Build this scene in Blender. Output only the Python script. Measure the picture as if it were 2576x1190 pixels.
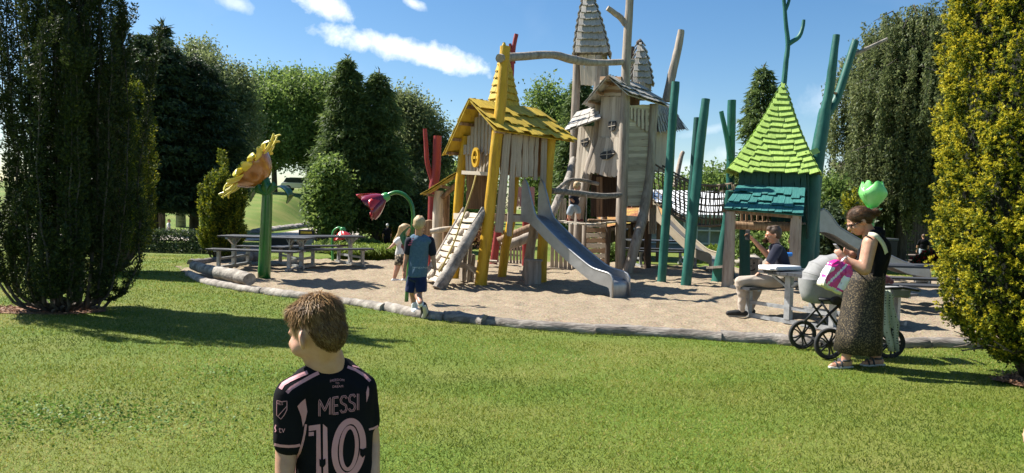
import bpy, bmesh, math, random
import numpy as np
from mathutils import Vector, Matrix, Euler, Quaternion, noise
from mathutils.bvhtree import BVHTree
R = math.radians
random.seed(7); RNG = np.random.default_rng(7)
scene = bpy.context.scene
for o in list(bpy.data.objects): bpy.data.objects.remove(o)
COL = scene.collection

# ---------------------------------------------------------------- camera
CAM_Z, PITCH, ROLL, FPX = 1.55, R(2.24), R(1.5), 1786.0      # FPX: focal length in pixels of a 2576 px wide picture
cd = bpy.data.cameras.new('camera'); cd.sensor_width = 36; cd.lens = FPX/2576*36
cd.clip_start = .05; cd.clip_end = 4000
cam = bpy.data.objects.new('camera', cd); COL.objects.link(cam); scene.camera = cam
_f = Vector((0, math.cos(PITCH), -math.sin(PITCH))); _r0 = Vector((1,0,0)); _u0 = _r0.cross(_f)
_r = _r0*math.cos(ROLL) + _u0*math.sin(ROLL); _u = -_r0*math.sin(ROLL) + _u0*math.cos(ROLL)
CLOC = Vector((0,0,CAM_Z))
cam.matrix_world = Matrix((( _r.x,_u.x,-_f.x,0),(_r.y,_u.y,-_f.y,0),(_r.z,_u.z,-_f.z,CAM_Z),(0,0,0,1)))
def ray(px, py): return (_f + _r*((px-1288)/FPX) - _u*((py-595)/FPX))
def at(px, py, Y):                      # the point at distance Y (metres ahead) that is seen there
    d = ray(px, py); return CLOC + d*(Y/d.y)
def G(px, py, z=0.0):                   # the point of the ground seen there
    d = ray(px, py); return CLOC + d*((z-CAM_Z)/d.z)
def mp(Y): return Y/FPX                 # metres per pixel at that distance

# ---------------------------------------------------------------- sun and sky
SUN_EL, SUN_AZ = R(49), R(68)           # azimuth from +Y towards -X
sdir = Vector((-math.sin(SUN_AZ)*math.cos(SUN_EL), math.cos(SUN_AZ)*math.cos(SUN_EL), math.sin(SUN_EL)))
sl = bpy.data.lights.new('sun', 'SUN'); sl.energy = 5.0; sl.angle = R(.53); sl.color = (1,.95,.87)
so = bpy.data.objects.new('sun', sl); COL.objects.link(so)
so.rotation_euler = (-sdir).to_track_quat('-Z','Y').to_euler(); so.location = (-20,15,30)
world = bpy.data.worlds.new('World'); scene.world = world; world.use_nodes = True
SKY_STRENGTH = .068
def build_sky():
    nt = world.node_tree; nt.nodes.clear(); N = nt.nodes.new; L = nt.links.new
    out = N('ShaderNodeOutputWorld'); bg = N('ShaderNodeBackground'); bg.inputs['Strength'].default_value = SKY_STRENGTH
    sky = N('ShaderNodeTexSky'); sky.sky_type = 'NISHITA'; sky.sun_disc = False
    sky.sun_elevation = SUN_EL; sky.sun_rotation = -SUN_AZ; sky.altitude = 30
    sky.air_density = 1.0; sky.dust_density = .5; sky.ozone_density = 1.6
    tc = N('ShaderNodeTexCoord'); sep = N('ShaderNodeSeparateXYZ'); L(tc.outputs['Generated'], sep.inputs[0])
    def m(op, a, b=None, c=None, clamp=False):
        n = N('ShaderNodeMath'); n.operation = op; n.use_clamp = clamp
        for i, v in enumerate((a,b,c)):
            if v is None: continue
            if isinstance(v, (int,float)): n.inputs[i].default_value = v
            else: L(v, n.inputs[i])
        return n.outputs[0]
    az = m('ARCTAN2', sep.outputs[0], sep.outputs[1]); el = m('ARCSINE', sep.outputs[2])
    cmb = N('ShaderNodeCombineXYZ'); L(az, cmb.inputs[0]); L(el, cmb.inputs[1])
    def nz(scale, det, rough=.6, dist=.3):
        n = N('ShaderNodeTexNoise'); n.inputs['Scale'].default_value = scale; n.inputs['Detail'].default_value = det
        n.inputs['Roughness'].default_value = rough; n.inputs['Distortion'].default_value = dist
        L(cmb.outputs[0], n.inputs['Vector']); return n.outputs['Fac']
    n1 = nz(16, 9, .62); n2 = nz(46, 7, .6); n3 = nz(5, 4)
    # px, py, half width, half height (pixels), tilt, strength
    C = [(1000,122,200,34,9,1.0),(1120,150,120,32,10,1.05),(818,10,92,34,12,1.0),(590,8,45,20,15,.45),(1040,8,35,14,20,.6),
         (1735,425,110,26,-5,.34),(1830,390,70,30,0,.25),(2090,255,60,50,0,.2),(2105,430,60,60,0,.25),(1790,325,90,12,-14,.22),
         (-500,200,300,70,5,.9),(3300,100,340,80,-6,.9),(1500,-900,420,130,5,.9),(300,-700,330,120,12,.8)]
    tot = None
    for px,py,w,h,t,s in C:
        d = ray(px,py).normalized(); a0 = math.atan2(d.x,d.y); e0 = math.asin(d.z); t = R(t)
        da = m('SUBTRACT', az, a0); de = m('SUBTRACT', el, e0)
        u = m('MULTIPLY', m('SUBTRACT', m('MULTIPLY', da, math.cos(t)), m('MULTIPLY', de, math.sin(t))), FPX/w)
        v = m('MULTIPLY', m('ADD', m('MULTIPLY', da, math.sin(t)), m('MULTIPLY', de, math.cos(t))), FPX/h)
        r2 = m('ADD', m('MULTIPLY', u, u), m('MULTIPLY', v, v))
        k = m('SUBTRACT', 1.0, m('SQRT', r2))
        k = m('ADD', k, m('MULTIPLY', m('SUBTRACT', n1, .5), 1.7)); k = m('ADD', k, m('MULTIPLY', m('SUBTRACT', n2, .5), .9))
        k = m('MULTIPLY', m('MULTIPLY', k, 1.25, clamp=True), s)
        tot = k if tot is None else m('MAXIMUM', tot, k)
    veil = m('MULTIPLY', m('SUBTRACT', n3, .55), .18, clamp=True)
    tot = m('MAXIMUM', tot, veil)
    tot = m('MINIMUM', tot, .96)
    shade = N('ShaderNodeMix'); shade.data_type = 'RGBA'; L(n2, shade.inputs['Factor'])
    shade.inputs['A'].default_value = (8.0,8.4,9.0,1); shade.inputs['B'].default_value = (11.8,11.8,11.7,1)
    hsv = N('ShaderNodeHueSaturation'); L(sky.outputs[0], hsv.inputs['Color']); hsv.inputs['Saturation'].default_value = 1.3; hsv.inputs['Value'].default_value = 1.0
    mix = N('ShaderNodeMix'); mix.data_type = 'RGBA'; L(tot, mix.inputs['Factor']); L(hsv.outputs[0], mix.inputs['A']); L(shade.outputs['Result'], mix.inputs['B'])
    L(mix.outputs['Result'], bg.inputs['Color']); L(bg.outputs[0], out.inputs[0])
build_sky()
world.cycles.sampling_method = 'MANUAL'; world.cycles.sample_map_resolution = 256
vs = scene.view_settings; vs.view_transform = 'Standard'; vs.look = 'None'; vs.gamma = 1; vs.use_curve_mapping = False; vs.exposure = 1.13
scene.cycles.max_bounces = 6; scene.cycles.transparent_max_bounces = 8; scene.cycles.use_denoising = True

# ---------------------------------------------------------------- materials
MATS = {}
def _ramp(nt, fac, stops):
    r = nt.nodes.new('ShaderNodeValToRGB'); nt.links.new(fac, r.inputs[0])
    e = r.color_ramp.elements
    while len(e) < len(stops): e.new(.5)
    for el, (p, c) in zip(e, stops): el.position = p; el.color = (*c, 1)
    return r.outputs[0]
def mat(name, cols, rough=.7, scale=6, stretch=(1,1,1), bump=.15, bscale=40, metal=0, spec=.4, objvar=.0, coat=0, detail=5, rvar=.1, dist=0, contrast=(.3,.7), sheen=0, sss=0, bdist=.01):
    """Procedural: noise between two or three colours, fine bump, per-object variation."""
    if name in MATS: return MATS[name]
    m = bpy.data.materials.new(name); m.use_nodes = True; nt = m.node_tree; N = nt.nodes.new; L = nt.links.new
    b = nt.nodes['Principled BSDF']; tc = N('ShaderNodeTexCoord'); oi = N('ShaderNodeObjectInfo')
    add = N('ShaderNodeVectorMath'); add.operation = 'MULTIPLY_ADD'
    cx = N('ShaderNodeCombineXYZ'); L(oi.outputs['Random'], cx.inputs[0]); L(oi.outputs['Random'], cx.inputs[1]); L(oi.outputs['Random'], cx.inputs[2])
    L(cx.outputs[0], add.inputs[0]); add.inputs[1].default_value = (13,29,7); L(tc.outputs['Object'], add.inputs[2])
    mp_ = N('ShaderNodeMapping'); mp_.inputs['Scale'].default_value = stretch; L(add.outputs[0], mp_.inputs['Vector'])
    nz = N('ShaderNodeTexNoise'); nz.inputs['Scale'].default_value = scale; nz.inputs['Detail'].default_value = detail; nz.inputs['Roughness'].default_value = .65; nz.inputs['Distortion'].default_value = dist
    L(mp_.outputs[0], nz.inputs['Vector'])
    if not isinstance(cols[0], (tuple,list)): cols = [cols]
    if len(cols) == 1: c = cols[0]; cols = [tuple(v*.8 for v in c), tuple(min(1,v*1.15) for v in c)]
    k = len(cols); lo, hi = contrast
    col = _ramp(nt, nz.outputs['Fac'], [(lo+(hi-lo)*i/(k-1), c) for i, c in enumerate(cols)])
    if objvar:
        hs = N('ShaderNodeHueSaturation'); L(col, hs.inputs['Color'])
        mr = N('ShaderNodeMapRange'); mr.inputs['To Min'].default_value = 1-objvar; mr.inputs['To Max'].default_value = 1+objvar
        L(oi.outputs['Random'], mr.inputs['Value']); L(mr.outputs[0], hs.inputs['Value']); col = hs.outputs[0]
    L(col, b.inputs['Base Color'])
    mr2 = N('ShaderNodeMapRange'); mr2.inputs['To Min'].default_value = max(0,rough-rvar); mr2.inputs['To Max'].default_value = min(1,rough+rvar); L(nz.outputs['Fac'], mr2.inputs['Value']); L(mr2.outputs[0], b.inputs['Roughness'])
    b.inputs['Metallic'].default_value = metal; b.inputs['Specular IOR Level'].default_value = spec
    b.inputs['Coat Weight'].default_value = coat; b.inputs['Coat Roughness'].default_value = .15
    if sheen: b.inputs['Sheen Weight'].default_value = sheen
    if sss: b.inputs['Subsurface Weight'].default_value = sss; b.inputs['Subsurface Radius'].default_value = (.012,.005,.003); b.inputs['Subsurface Scale'].default_value = 1.0
    if bump:
        n2 = N('ShaderNodeTexNoise'); n2.inputs['Scale'].default_value = bscale; n2.inputs['Detail'].default_value = 4; L(mp_.outputs[0], n2.inputs['Vector'])
        bp = N('ShaderNodeBump'); bp.inputs['Strength'].default_value = bump; bp.inputs['Distance'].default_value = bdist; L(n2.outputs['Fac'], bp.inputs['Height']); L(bp.outputs[0], b.inputs['Normal'])
    MATS[name] = m; return m
def leafmat(name, stops, transl=.3, rough=.55, spec=.25):
    """Foliage: colour by a random number kept on every leaf (attribute rnd)."""
    if name in MATS: return MATS[name]
    m = bpy.data.materials.new(name); m.use_nodes = True; nt = m.node_tree; N = nt.nodes.new; L = nt.links.new
    b = nt.nodes['Principled BSDF']; a = N('ShaderNodeAttribute'); a.attribute_name = 'rnd'
    col = _ramp(nt, a.outputs['Fac'], stops); L(col, b.inputs['Base Color']); b.inputs['Roughness'].default_value = rough; b.inputs['Specular IOR Level'].default_value = spec
    t = N('ShaderNodeBsdfTranslucent'); hs = N('ShaderNodeHueSaturation'); hs.inputs['Value'].default_value = 1.5; hs.inputs['Hue'].default_value = .485; L(col, hs.inputs['Color']); L(hs.outputs[0], t.inputs['Color'])
    mx = N('ShaderNodeMixShader'); mx.inputs[0].default_value = transl; L(b.outputs[0], mx.inputs[1]); L(t.outputs[0], mx.inputs[2])
    L(mx.outputs[0], nt.nodes['Material Output'].inputs[0]); MATS[name] = m; return m

# ---------------------------------------------------------------- objects
PINV = {}; I4 = Matrix.Identity(4)
def link(o, parent=None):
    COL.objects.link(o)
    if parent is not None:
        o.parent = parent; o.matrix_parent_inverse = PINV.get(parent.name, I4)
    return o
def tag(o, label=None, cat=None, group=None, kind=None):
    if label: o['label'] = label
    if cat: o['category'] = cat
    if group: o['group'] = group
    if kind: o['kind'] = kind
    return o
def thing(name, label, cat, loc=(0,0,0), group=None, rotz=None):
    """Empty at a thing's base. Without rotz its parts are given in world coordinates, with rotz in its own."""
    o = bpy.data.objects.new(name, None); COL.objects.link(o); o.empty_display_size = .2; o.location = loc
    if rotz is None: PINV[o.name] = Matrix.Translation(Vector(loc)).inverted()
    else: o.rotation_euler = (0,0,rotz)
    return tag(o, label, cat, group)
def copy_tree(o, parent=None):
    c = o.copy(); COL.objects.link(c); c.parent = parent
    for ch in [x for x in bpy.data.objects if x.parent == o]: copy_tree(ch, c)
    return c
class MB:
    """Collects shapes; build() links them as one mesh object."""
    def __init__(s): s.v = []; s.f = []
    def add(s, vs, fs):
        b = len(s.v); s.v += [tuple(v) for v in vs]; s.f += [tuple(i+b for i in f) for f in fs]; return s
    def box(s, c, size, rot=None, taper=1.0):
        x,y,z = (q/2 for q in size); vs = []
        for dz in (-1,1):
            k = taper if dz > 0 else 1
            for dx,dy in ((-1,-1),(1,-1),(1,1),(-1,1)):
                p = Vector((dx*x*k, dy*y*k, dz*z)); vs.append((rot @ p if rot else p) + Vector(c))
        return s.add(vs, [(3,2,1,0),(4,5,6,7),(0,1,5,4),(1,2,6,5),(2,3,7,6),(3,0,4,7)])
    def bar(s, a, b, w, h=None, up=(0,0,1)):
        """A rectangular bar from a to b, w wide and h high."""
        a, b = Vector(a), Vector(b); h = h or w; d = (b-a).normalized(); up = Vector(up)
        if abs(d.dot(up)) > .98: up = Vector((0,1,0))
        sd = d.cross(up).normalized()*w/2; u = sd.cross(d).normalized()*h/2
        vs = [a-sd-u,a+sd-u,a+sd+u,a-sd+u,b-sd-u,b+sd-u,b+sd+u,b-sd+u]
        return s.add(vs, [(0,1,2,3),(7,6,5,4),(1,0,4,5),(2,1,5,6),(3,2,6,7),(0,3,7,4)])
    def tube(s, pts, rad, n=10, rough=0., cap=True, flat=None, seed=0):
        pts = [Vector(p) for p in pts]; m = len(pts)
        if isinstance(rad, (int,float)): rad = [rad]*m
        t0 = (pts[1]-pts[0]).normalized(); ref = Vector((0,0,1)) if abs(t0.z) < .9 else Vector((1,0,0))
        x = t0.cross(ref).normalized(); rows = []
        for i, p in enumerate(pts):
            t = ((pts[min(i+1,m-1)]-pts[max(i-1,0)])).normalized(); x = (x - t*x.dot(t)).normalized(); y = t.cross(x); row = []
            for k in range(n):
                a = 2*math.pi*k/n; rr = rad[i]
                if rough: rr *= 1+rough*noise.noise(Vector((math.cos(a)*1.3+seed*7, math.sin(a)*1.3+i*.9, seed*3+i*.35)))
                row.append(p + x*math.cos(a)*rr + y*math.sin(a)*rr*(flat or 1))
            rows.append(row)
        vs = [v for r_ in rows for v in r_]
        fs = [(i*n+k, i*n+(k+1)%n, (i+1)*n+(k+1)%n, (i+1)*n+k) for i in range(m-1) for k in range(n)]
        if cap: fs += [tuple(reversed(range(n))), tuple((m-1)*n+k for k in range(n))]
        return s.add(vs, fs)
    def prism(s, outline, dirv):
        """Planar outline (world points) thickened along dirv."""
        n = len(outline); o = [Vector(p) for p in outline]; d = Vector(dirv)
        fs = [tuple(reversed(range(n))), tuple(range(n,2*n))] + [(i,(i+1)%n,n+(i+1)%n,n+i) for i in range(n)]
        return s.add(o+[p+d for p in o], fs)
    def sheet(s, rows):
        m, n = len(rows), len(rows[0])
        return s.add([p for r_ in rows for p in r_], [(i*n+k, i*n+k+1, (i+1)*n+k+1, (i+1)*n+k) for i in range(m-1) for k in range(n-1)])
    def lathe(s, c, prof, n=16, axis=(0,0,1)):
        q = Vector((0,0,1)).rotation_difference(Vector(axis)); c = Vector(c)
        rows = [[c + q @ Vector((r_*math.cos(2*math.pi*k/n), r_*math.sin(2*math.pi*k/n), z)) for k in range(n)] for r_, z in prof]
        m = len(rows)
        return s.add([p for r_ in rows for p in r_], [(i*n+k, i*n+(k+1)%n, (i+1)*n+(k+1)%n, (i+1)*n+k) for i in range(m-1) for k in range(n)] + [tuple(reversed(range(n))), tuple((m-1)*n+k for k in range(n))])
    def ell(s, c, r, rot=None, n=14, m=9):
        c = Vector(c); rows = []
        for i in range(1, m):
            ph = math.pi*i/m
            rows.append([(rot @ v if rot else v)+c for v in (Vector((r[0]*math.sin(ph)*math.cos(2*math.pi*k/n), r[1]*math.sin(ph)*math.sin(2*math.pi*k/n), -r[2]*math.cos(ph))) for k in range(n))])
        vs = [p for r_ in rows for p in r_]; b, t = Vector((0,0,-r[2])), Vector((0,0,r[2]))
        vs += [(rot @ b if rot else b)+c, (rot @ t if rot else t)+c]; k0 = len(vs)-2; q = m-2
        fs = [(i*n+k, i*n+(k+1)%n, (i+1)*n+(k+1)%n, (i+1)*n+k) for i in range(q) for k in range(n)]
        fs += [(k0,(k+1)%n,k) for k in range(n)] + [(k0+1, q*n+k, q*n+(k+1)%n) for k in range(n)]
        return s.add(vs, fs)
    def limb(s, a, b, ra, rb, n=14):
        """Rounded cone."""
        a, b = Vector(a), Vector(b); d = b-a; L = d.length
        if L < 1e-5: return s.ell(a, (ra,)*3)
        d /= L; prof = []
        for i in range(5): ph = math.pi/2*i/4; prof.append((max(1e-4,ra*math.sin(ph)), -ra*math.cos(ph)))
        for i in range(1,4): prof.append((ra+(rb-ra)*i/4, L*i/4))
        for i in range(5): ph = math.pi/2*i/4; prof.append((max(1e-4,rb*math.cos(ph)), L+rb*math.sin(ph)))
        return s.lathe(a, prof, n, d)
    def mesh(s, name):
        me = bpy.data.meshes.new(name); me.from_pydata(s.v, [], s.f); me.update(); return me
    def build(s, name, m, parent=None, smooth=False, label=None, bevel=0):
        me = s.mesh(name); me.materials.append(m)
        if smooth: me.polygons.foreach_set('use_smooth', [True]*len(me.polygons)); 
        o = bpy.data.objects.new(name, me); link(o, parent)
        if smooth == 'auto':
            try: me.set_sharp_from_angle(angle=R(40))
            except Exception: pass
        if bevel:
            bv = o.modifiers.new('bevel','BEVEL'); bv.width = bevel; bv.segments = 2; bv.limit_method = 'ANGLE'
        if label: o['label'] = label
        return o
def rbox_mesh(name, wob=.0, seed=0, seg=5, bev=.06, endwob=0):
    """Unit board (x across, y thick, z along 0..1) with uneven edges."""
    r_ = random.Random(seed); vs = []; fs = []
    prof = [(-.5+bev,-.5),(.5-bev,-.5),(.5,-.5+bev*2),(.5,.5-bev*2),(.5-bev,.5),(-.5+bev,.5),(-.5,.5-bev*2),(-.5,-.5+bev*2)]
    for i in range(seg+1):
        w0 = 1+r_.uniform(-wob,wob); sh = r_.uniform(-wob,wob)*.5; z = i/seg
        for x,y in prof: vs.append((x*w0+sh, y, z + (x*endwob*r_.choice((-1,1)) if i in (0,seg) else 0)))
    n = 8
    for i in range(seg):
        for k in range(n): fs.append((i*n+k, i*n+(k+1)%n, (i+1)*n+(k+1)%n, (i+1)*n+k))
    fs += [tuple(reversed(range(n))), tuple(seg*n+k for k in range(n))]
    me = bpy.data.meshes.new(name); me.from_pydata(vs, [], fs); me.update(); return me
_UNIT = {}
def unit(kind, m, i):
    key = (kind, m.name, i)
    if key not in _UNIT:
        me = {'board': lambda: rbox_mesh('board', .12, 11+i, 5, .05, .02), 'plain': lambda: rbox_mesh('plain', .015, 91+i, 1, .03), 'shingle': lambda: rbox_mesh('shingle', .03, 51+i, 1, .05, .10)}[kind]()
        me.materials.append(m); _UNIT[key] = me
    return _UNIT[key]
def piece(name, p0, p1, w, t, m, parent, nrm=(0,-1,0), kind='board', var=None):
    """One board, slat or shingle from p0 to p1, its own object with a shared mesh."""
    p0, p1 = Vector(p0), Vector(p1); z = p1-p0; L = z.length; z /= L; y = Vector(nrm); y = y - z*y.dot(z)
    if y.length < 1e-4: y = z.orthogonal()
    y.normalize(); x = y.cross(z)
    o = bpy.data.objects.new(name, unit(kind, m, random.randrange(5) if var is None else var))
    M = Matrix(((x.x*w,y.x*t,z.x*L,p0.x),(x.y*w,y.y*t,z.y*L,p0.y),(x.z*w,y.z*t,z.z*L,p0.z),(0,0,0,1)))
    link(o, parent); o.matrix_basis = M; return o
def log(name, pts, rad, m, parent=None, n=12, rough=.12, seed=None, sub=4, smooth='auto'):
    """A natural log: smooth curve through the points, uneven round section."""
    pts = [Vector(p) for p in pts]
    if isinstance(rad, (int,float)): rad = [rad]*len(pts)
    P, Q = spline(pts, rad, sub)
    return MB().tube(P, Q, n, rough, seed=seed if seed is not None else random.randrange(99)).build(name, m, parent, smooth=smooth)
def spline(pts, rad, sub=4):
    P = []; Q = []; n = len(pts)
    for i in range(n-1):
        a = pts[max(i-1,0)]; b = pts[i]; c = pts[i+1]; d = pts[min(i+2,n-1)]
        for k in range(sub):
            t = k/sub; P.append(.5*((2*b)+(c-a)*t+(2*a-5*b+4*c-d)*t*t+(3*b-a-3*c+d)*t**3)); Q.append(rad[i]+(rad[i+1]-rad[i])*t)
    return P+[pts[-1]], Q+[rad[-1]]
def lerp(a, b, t): return a + (b-a)*t
# --- people: closed rounded shapes fused into one skin
class Body(MB):
    def fuse(s, name, m, parent, vox=.014, it=6, label=None):
        me = s.mesh('tmp'); o = bpy.data.objects.new('tmp', me); COL.objects.link(o)
        md = o.modifiers.new('r','REMESH'); md.mode = 'VOXEL'; md.voxel_size = vox; md.use_smooth_shade = True
        sm = o.modifiers.new('s','SMOOTH'); sm.factor = .5; sm.iterations = it
        dg = bpy.context.evaluated_depsgraph_get(); m2 = bpy.data.meshes.new_from_object(o.evaluated_get(dg))
        bpy.data.objects.remove(o); bpy.data.meshes.remove(me)
        m2.name = name; m2.materials.clear(); m2.materials.append(m); m2.polygons.foreach_set('use_smooth', [True]*len(m2.polygons))
        ob = bpy.data.objects.new(name, m2); link(ob, parent)
        if label: ob['label'] = label
        return ob
    def rings(s, R_, yaw=0., n=22):
        """Closed tube through elliptic rings (centre, rx, ry)."""
        P, _ = spline([Vector(r_[0]) for r_ in R_], [1]*len(R_), 3); A, X = spline([Vector((r_[1],r_[2],0)) for r_ in R_], [1]*len(R_), 3); rows = []; M_ = Matrix.Rotation(yaw,3,'Z')
        for p,a in zip(P,A): rows.append([p+M_@Vector((a.x*math.cos(2*math.pi*k/n), a.y*math.sin(2*math.pi*k/n), 0)) for k in range(n)])
        m_ = len(rows); return s.add([v for r_ in rows for v in r_], [(i*n+k, i*n+(k+1)%n, (i+1)*n+(k+1)%n, (i+1)*n+k) for i in range(m_-1) for k in range(n)]+[tuple(reversed(range(n))), tuple((m_-1)*n+k for k in range(n))])
    def chain(s, pts, rad):
        for i in range(len(pts)-1): s.limb(pts[i], pts[i+1], rad[i], rad[i+1])
        return s
# --- foliage from numpy arrays
def soup(name, V, rnd, m, parent=None, kind=None):
    """V: (n,k,3) separate faces of k corners; rnd: one number per face or (n,k) per corner."""
    V = np.asarray(V, np.float32); n, k, _ = V.shape; me = bpy.data.meshes.new(name)
    me.vertices.add(n*k); me.vertices.foreach_set('co', V.reshape(-1)); me.loops.add(n*k); me.loops.foreach_set('vertex_index', np.arange(n*k, dtype=np.int32))
    me.polygons.add(n); me.polygons.foreach_set('loop_start', np.arange(0, n*k, k, dtype=np.int32)); me.update(calc_edges=True)
    a = me.attributes.new('rnd','FLOAT','POINT'); r_ = np.asarray(rnd, np.float32)
    if r_.ndim == 1: r_ = np.repeat(r_, k)
    a.data.foreach_set('value', r_.reshape(-1)); me.materials.append(m)
    o = bpy.data.objects.new(name, me); link(o, parent)
    if kind: o['kind'] = kind
    return o
def unitv(a): return a/np.maximum(np.linalg.norm(a, axis=-1, keepdims=True), 1e-6)
def leaves(P, D, L, W, quad=True):
    """P base points, D directions, L lengths, W widths."""
    n = len(P); D = unitv(D); s = unitv(np.cross(D, RNG.normal(size=(n,3)))); L = np.broadcast_to(L, n)[:,None]; W = np.broadcast_to(W, n)[:,None]
    if quad: return np.stack([P, P+D*L*.5+s*W*.5, P+D*L, P+D*L*.5-s*W*.5], 1)
    return np.stack([P-s*W*.5, P+s*W*.5, P+D*L], 1)
# ================================================================ the ground
def sstep(a, b, x): t = np.clip((np.asarray(x, float)-a)/(b-a), 0, 1); return t*t*(3-2*t)
def terrain(x, y):
    x = np.asarray(x, float); y = np.asarray(y, float)
    edge = np.where(x > -9.5, 31+(x+9.5)*3.2, 31.0)                # foot of the hill behind the path
    edge = np.where(x > -9.5, 31+np.abs(x+9.5)*0, edge)
    rb = np.interp(y, [31,46,60,90], [-.375,-.285,-.25,-.2]); side = 1-sstep(-.06, 0., x/np.maximum(y,1)-rb)   # the hill lies left of the bend of the path
    hill = (2.0*sstep(31, 58, y) + 1.3*sstep(40, 90, y)*sstep(12, 30, -x))*side
    dip = -.75*sstep(21, 31, y)*sstep(6, 12, x)
    far = .6*sstep(60,140,y)
    return hill+dip+far
SAND = [G(*p) for p in [(468,690),(520,713),(600,731),(700,744),(800,757),(900,770),(960,779),(1040,795),(1100,804),(1150,809),(1230,819),(1340,828),(1450,836),(1600,843),(1750,852),(1900,862),(1990,868),(2150,872),(2390,872),(2640,876)]]
SAND += [Vector(p+(0,)) for p in [(9,9.6),(13,10.5),(15,14),(13.5,18.5),(10.5,19.2),(8.5,20.5),(6,21),(3.5,21.2),(0.5,21.5),(-1.5,20.6),(-4,19.7),(-5.5,19.6),(-7.6,18.3),(-7.9,16.6)]]
SX = np.array([p.x for p in SAND]); SY = np.array([p.y for p in SAND])
def in_sand(x, y, grow=0.):
    x = np.asarray(x, float); y = np.asarray(y, float); ins = np.zeros(x.shape, bool); n = len(SX); dmin = np.full(x.shape, 1e9)
    for i in range(n):
        x0,y0,x1,y1 = SX[i],SY[i],SX[(i+1)%n],SY[(i+1)%n]
        c = ((y0 > y) != (y1 > y)) & (x < (x1-x0)*(y-y0)/((y1-y0) if y1 != y0 else 1e-9)+x0); ins ^= c
        dx,dy = x1-x0,y1-y0; t = np.clip(((x-x0)*dx+(y-y0)*dy)/(dx*dx+dy*dy), 0, 1); dmin = np.minimum(dmin, np.hypot(x-x0-t*dx, y-y0-t*dy))
    sd = np.where(ins, -dmin, dmin); return sd                       # signed distance, negative inside
def grid_mesh(name, xs, ys, zf, m, keep=None):
    X, Y = np.meshgrid(xs, ys); Z = zf(X, Y); ny, nx = X.shape
    V = np.stack([X,Y,Z], -1).reshape(-1,3).astype(np.float32); i = np.arange(nx*ny).reshape(ny,nx)
    F = np.stack([i[:-1,:-1], i[:-1,1:], i[1:,1:], i[1:,:-1]], -1).reshape(-1,4)
    if keep is not None:
        k = keep(X,Y).reshape(-1); F = F[k[F].all(1)]
    me = bpy.data.meshes.new(name); me.vertices.add(len(V)); me.vertices.foreach_set('co', V.reshape(-1)); n = len(F)
    me.loops.add(n*4); me.loops.foreach_set('vertex_index', F.reshape(-1).astype(np.int32)); me.polygons.add(n); me.polygons.foreach_set('loop_start', np.arange(0,n*4,4,dtype=np.int32))
    me.update(calc_edges=True); me.polygons.foreach_set('use_smooth', np.ones(n, bool)); me.materials.append(m)
    o = bpy.data.objects.new(name, me); COL.objects.link(o); return o
def lawn_mat():
    m = bpy.data.materials.new('lawn'); m.use_nodes = True; nt = m.node_tree; N = nt.nodes.new; L = nt.links.new; b = nt.nodes['Principled BSDF']
    tc = N('ShaderNodeTexCoord')
    def nz(s, d=5, st=(1,1,1)):
        mp_ = N('ShaderNodeMapping'); mp_.inputs['Scale'].default_value = st; L(tc.outputs['Object'], mp_.inputs[0])
        n = N('ShaderNodeTexNoise'); n.inputs['Scale'].default_value = s; n.inputs['Detail'].default_value = d; L(mp_.outputs[0], n.inputs['Vector']); return n.outputs['Fac']
    a = _ramp(nt, nz(60,4), [(.3,(.055,.10,.010)),(.55,(.12,.185,.022)),(.75,(.21,.26,.045))])
    p = _ramp(nt, nz(.55,6,(1,1.3,1)), [(.42,(0,0,0)),(.68,(1,1,1))])
    mx = N('ShaderNodeMix'); mx.data_type = 'RGBA'; L(p, mx.inputs['Factor']); L(a, mx.inputs['A']); mx.inputs['B'].default_value = (.24,.22,.06,1)
    f = N('ShaderNodeMath'); f.operation = 'MULTIPLY'; L(p, f.inputs[0]); f.inputs[1].default_value = .6; L(f.outputs[0], mx.inputs['Factor'])
    L(mx.outputs['Result'], b.inputs['Base Color']); b.inputs['Roughness'].default_value = .8; b.inputs['Specular IOR Level'].default_value = .2
    bp = N('ShaderNodeBump'); bp.inputs['Strength'].default_value = .8; bp.inputs['Distance'].default_value = .03; L(nz(90,3), bp.inputs['Height']); L(bp.outputs[0], b.inputs['Normal'])
    return m
LAWN = lawn_mat()
_xs = np.concatenate([np.linspace(-400,-45,14), np.arange(-40,40.1,.55), np.linspace(45,400,14)]); _ys = np.concatenate([np.linspace(-60,-1,8), np.arange(0,70,.55), np.linspace(74,900,30)])
def lawn_z(X, Y):
    sd = in_sand(X, Y); return terrain(X,Y) - .25*(1-sstep(-.75,-.25,sd)) + np.where(sd>.3, .012*np.sin(X*1.3+Y*.7)*np.cos(Y*1.1), 0)
tag(grid_mesh('lawn', _xs, _ys, lawn_z, LAWN), kind='structure')
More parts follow.
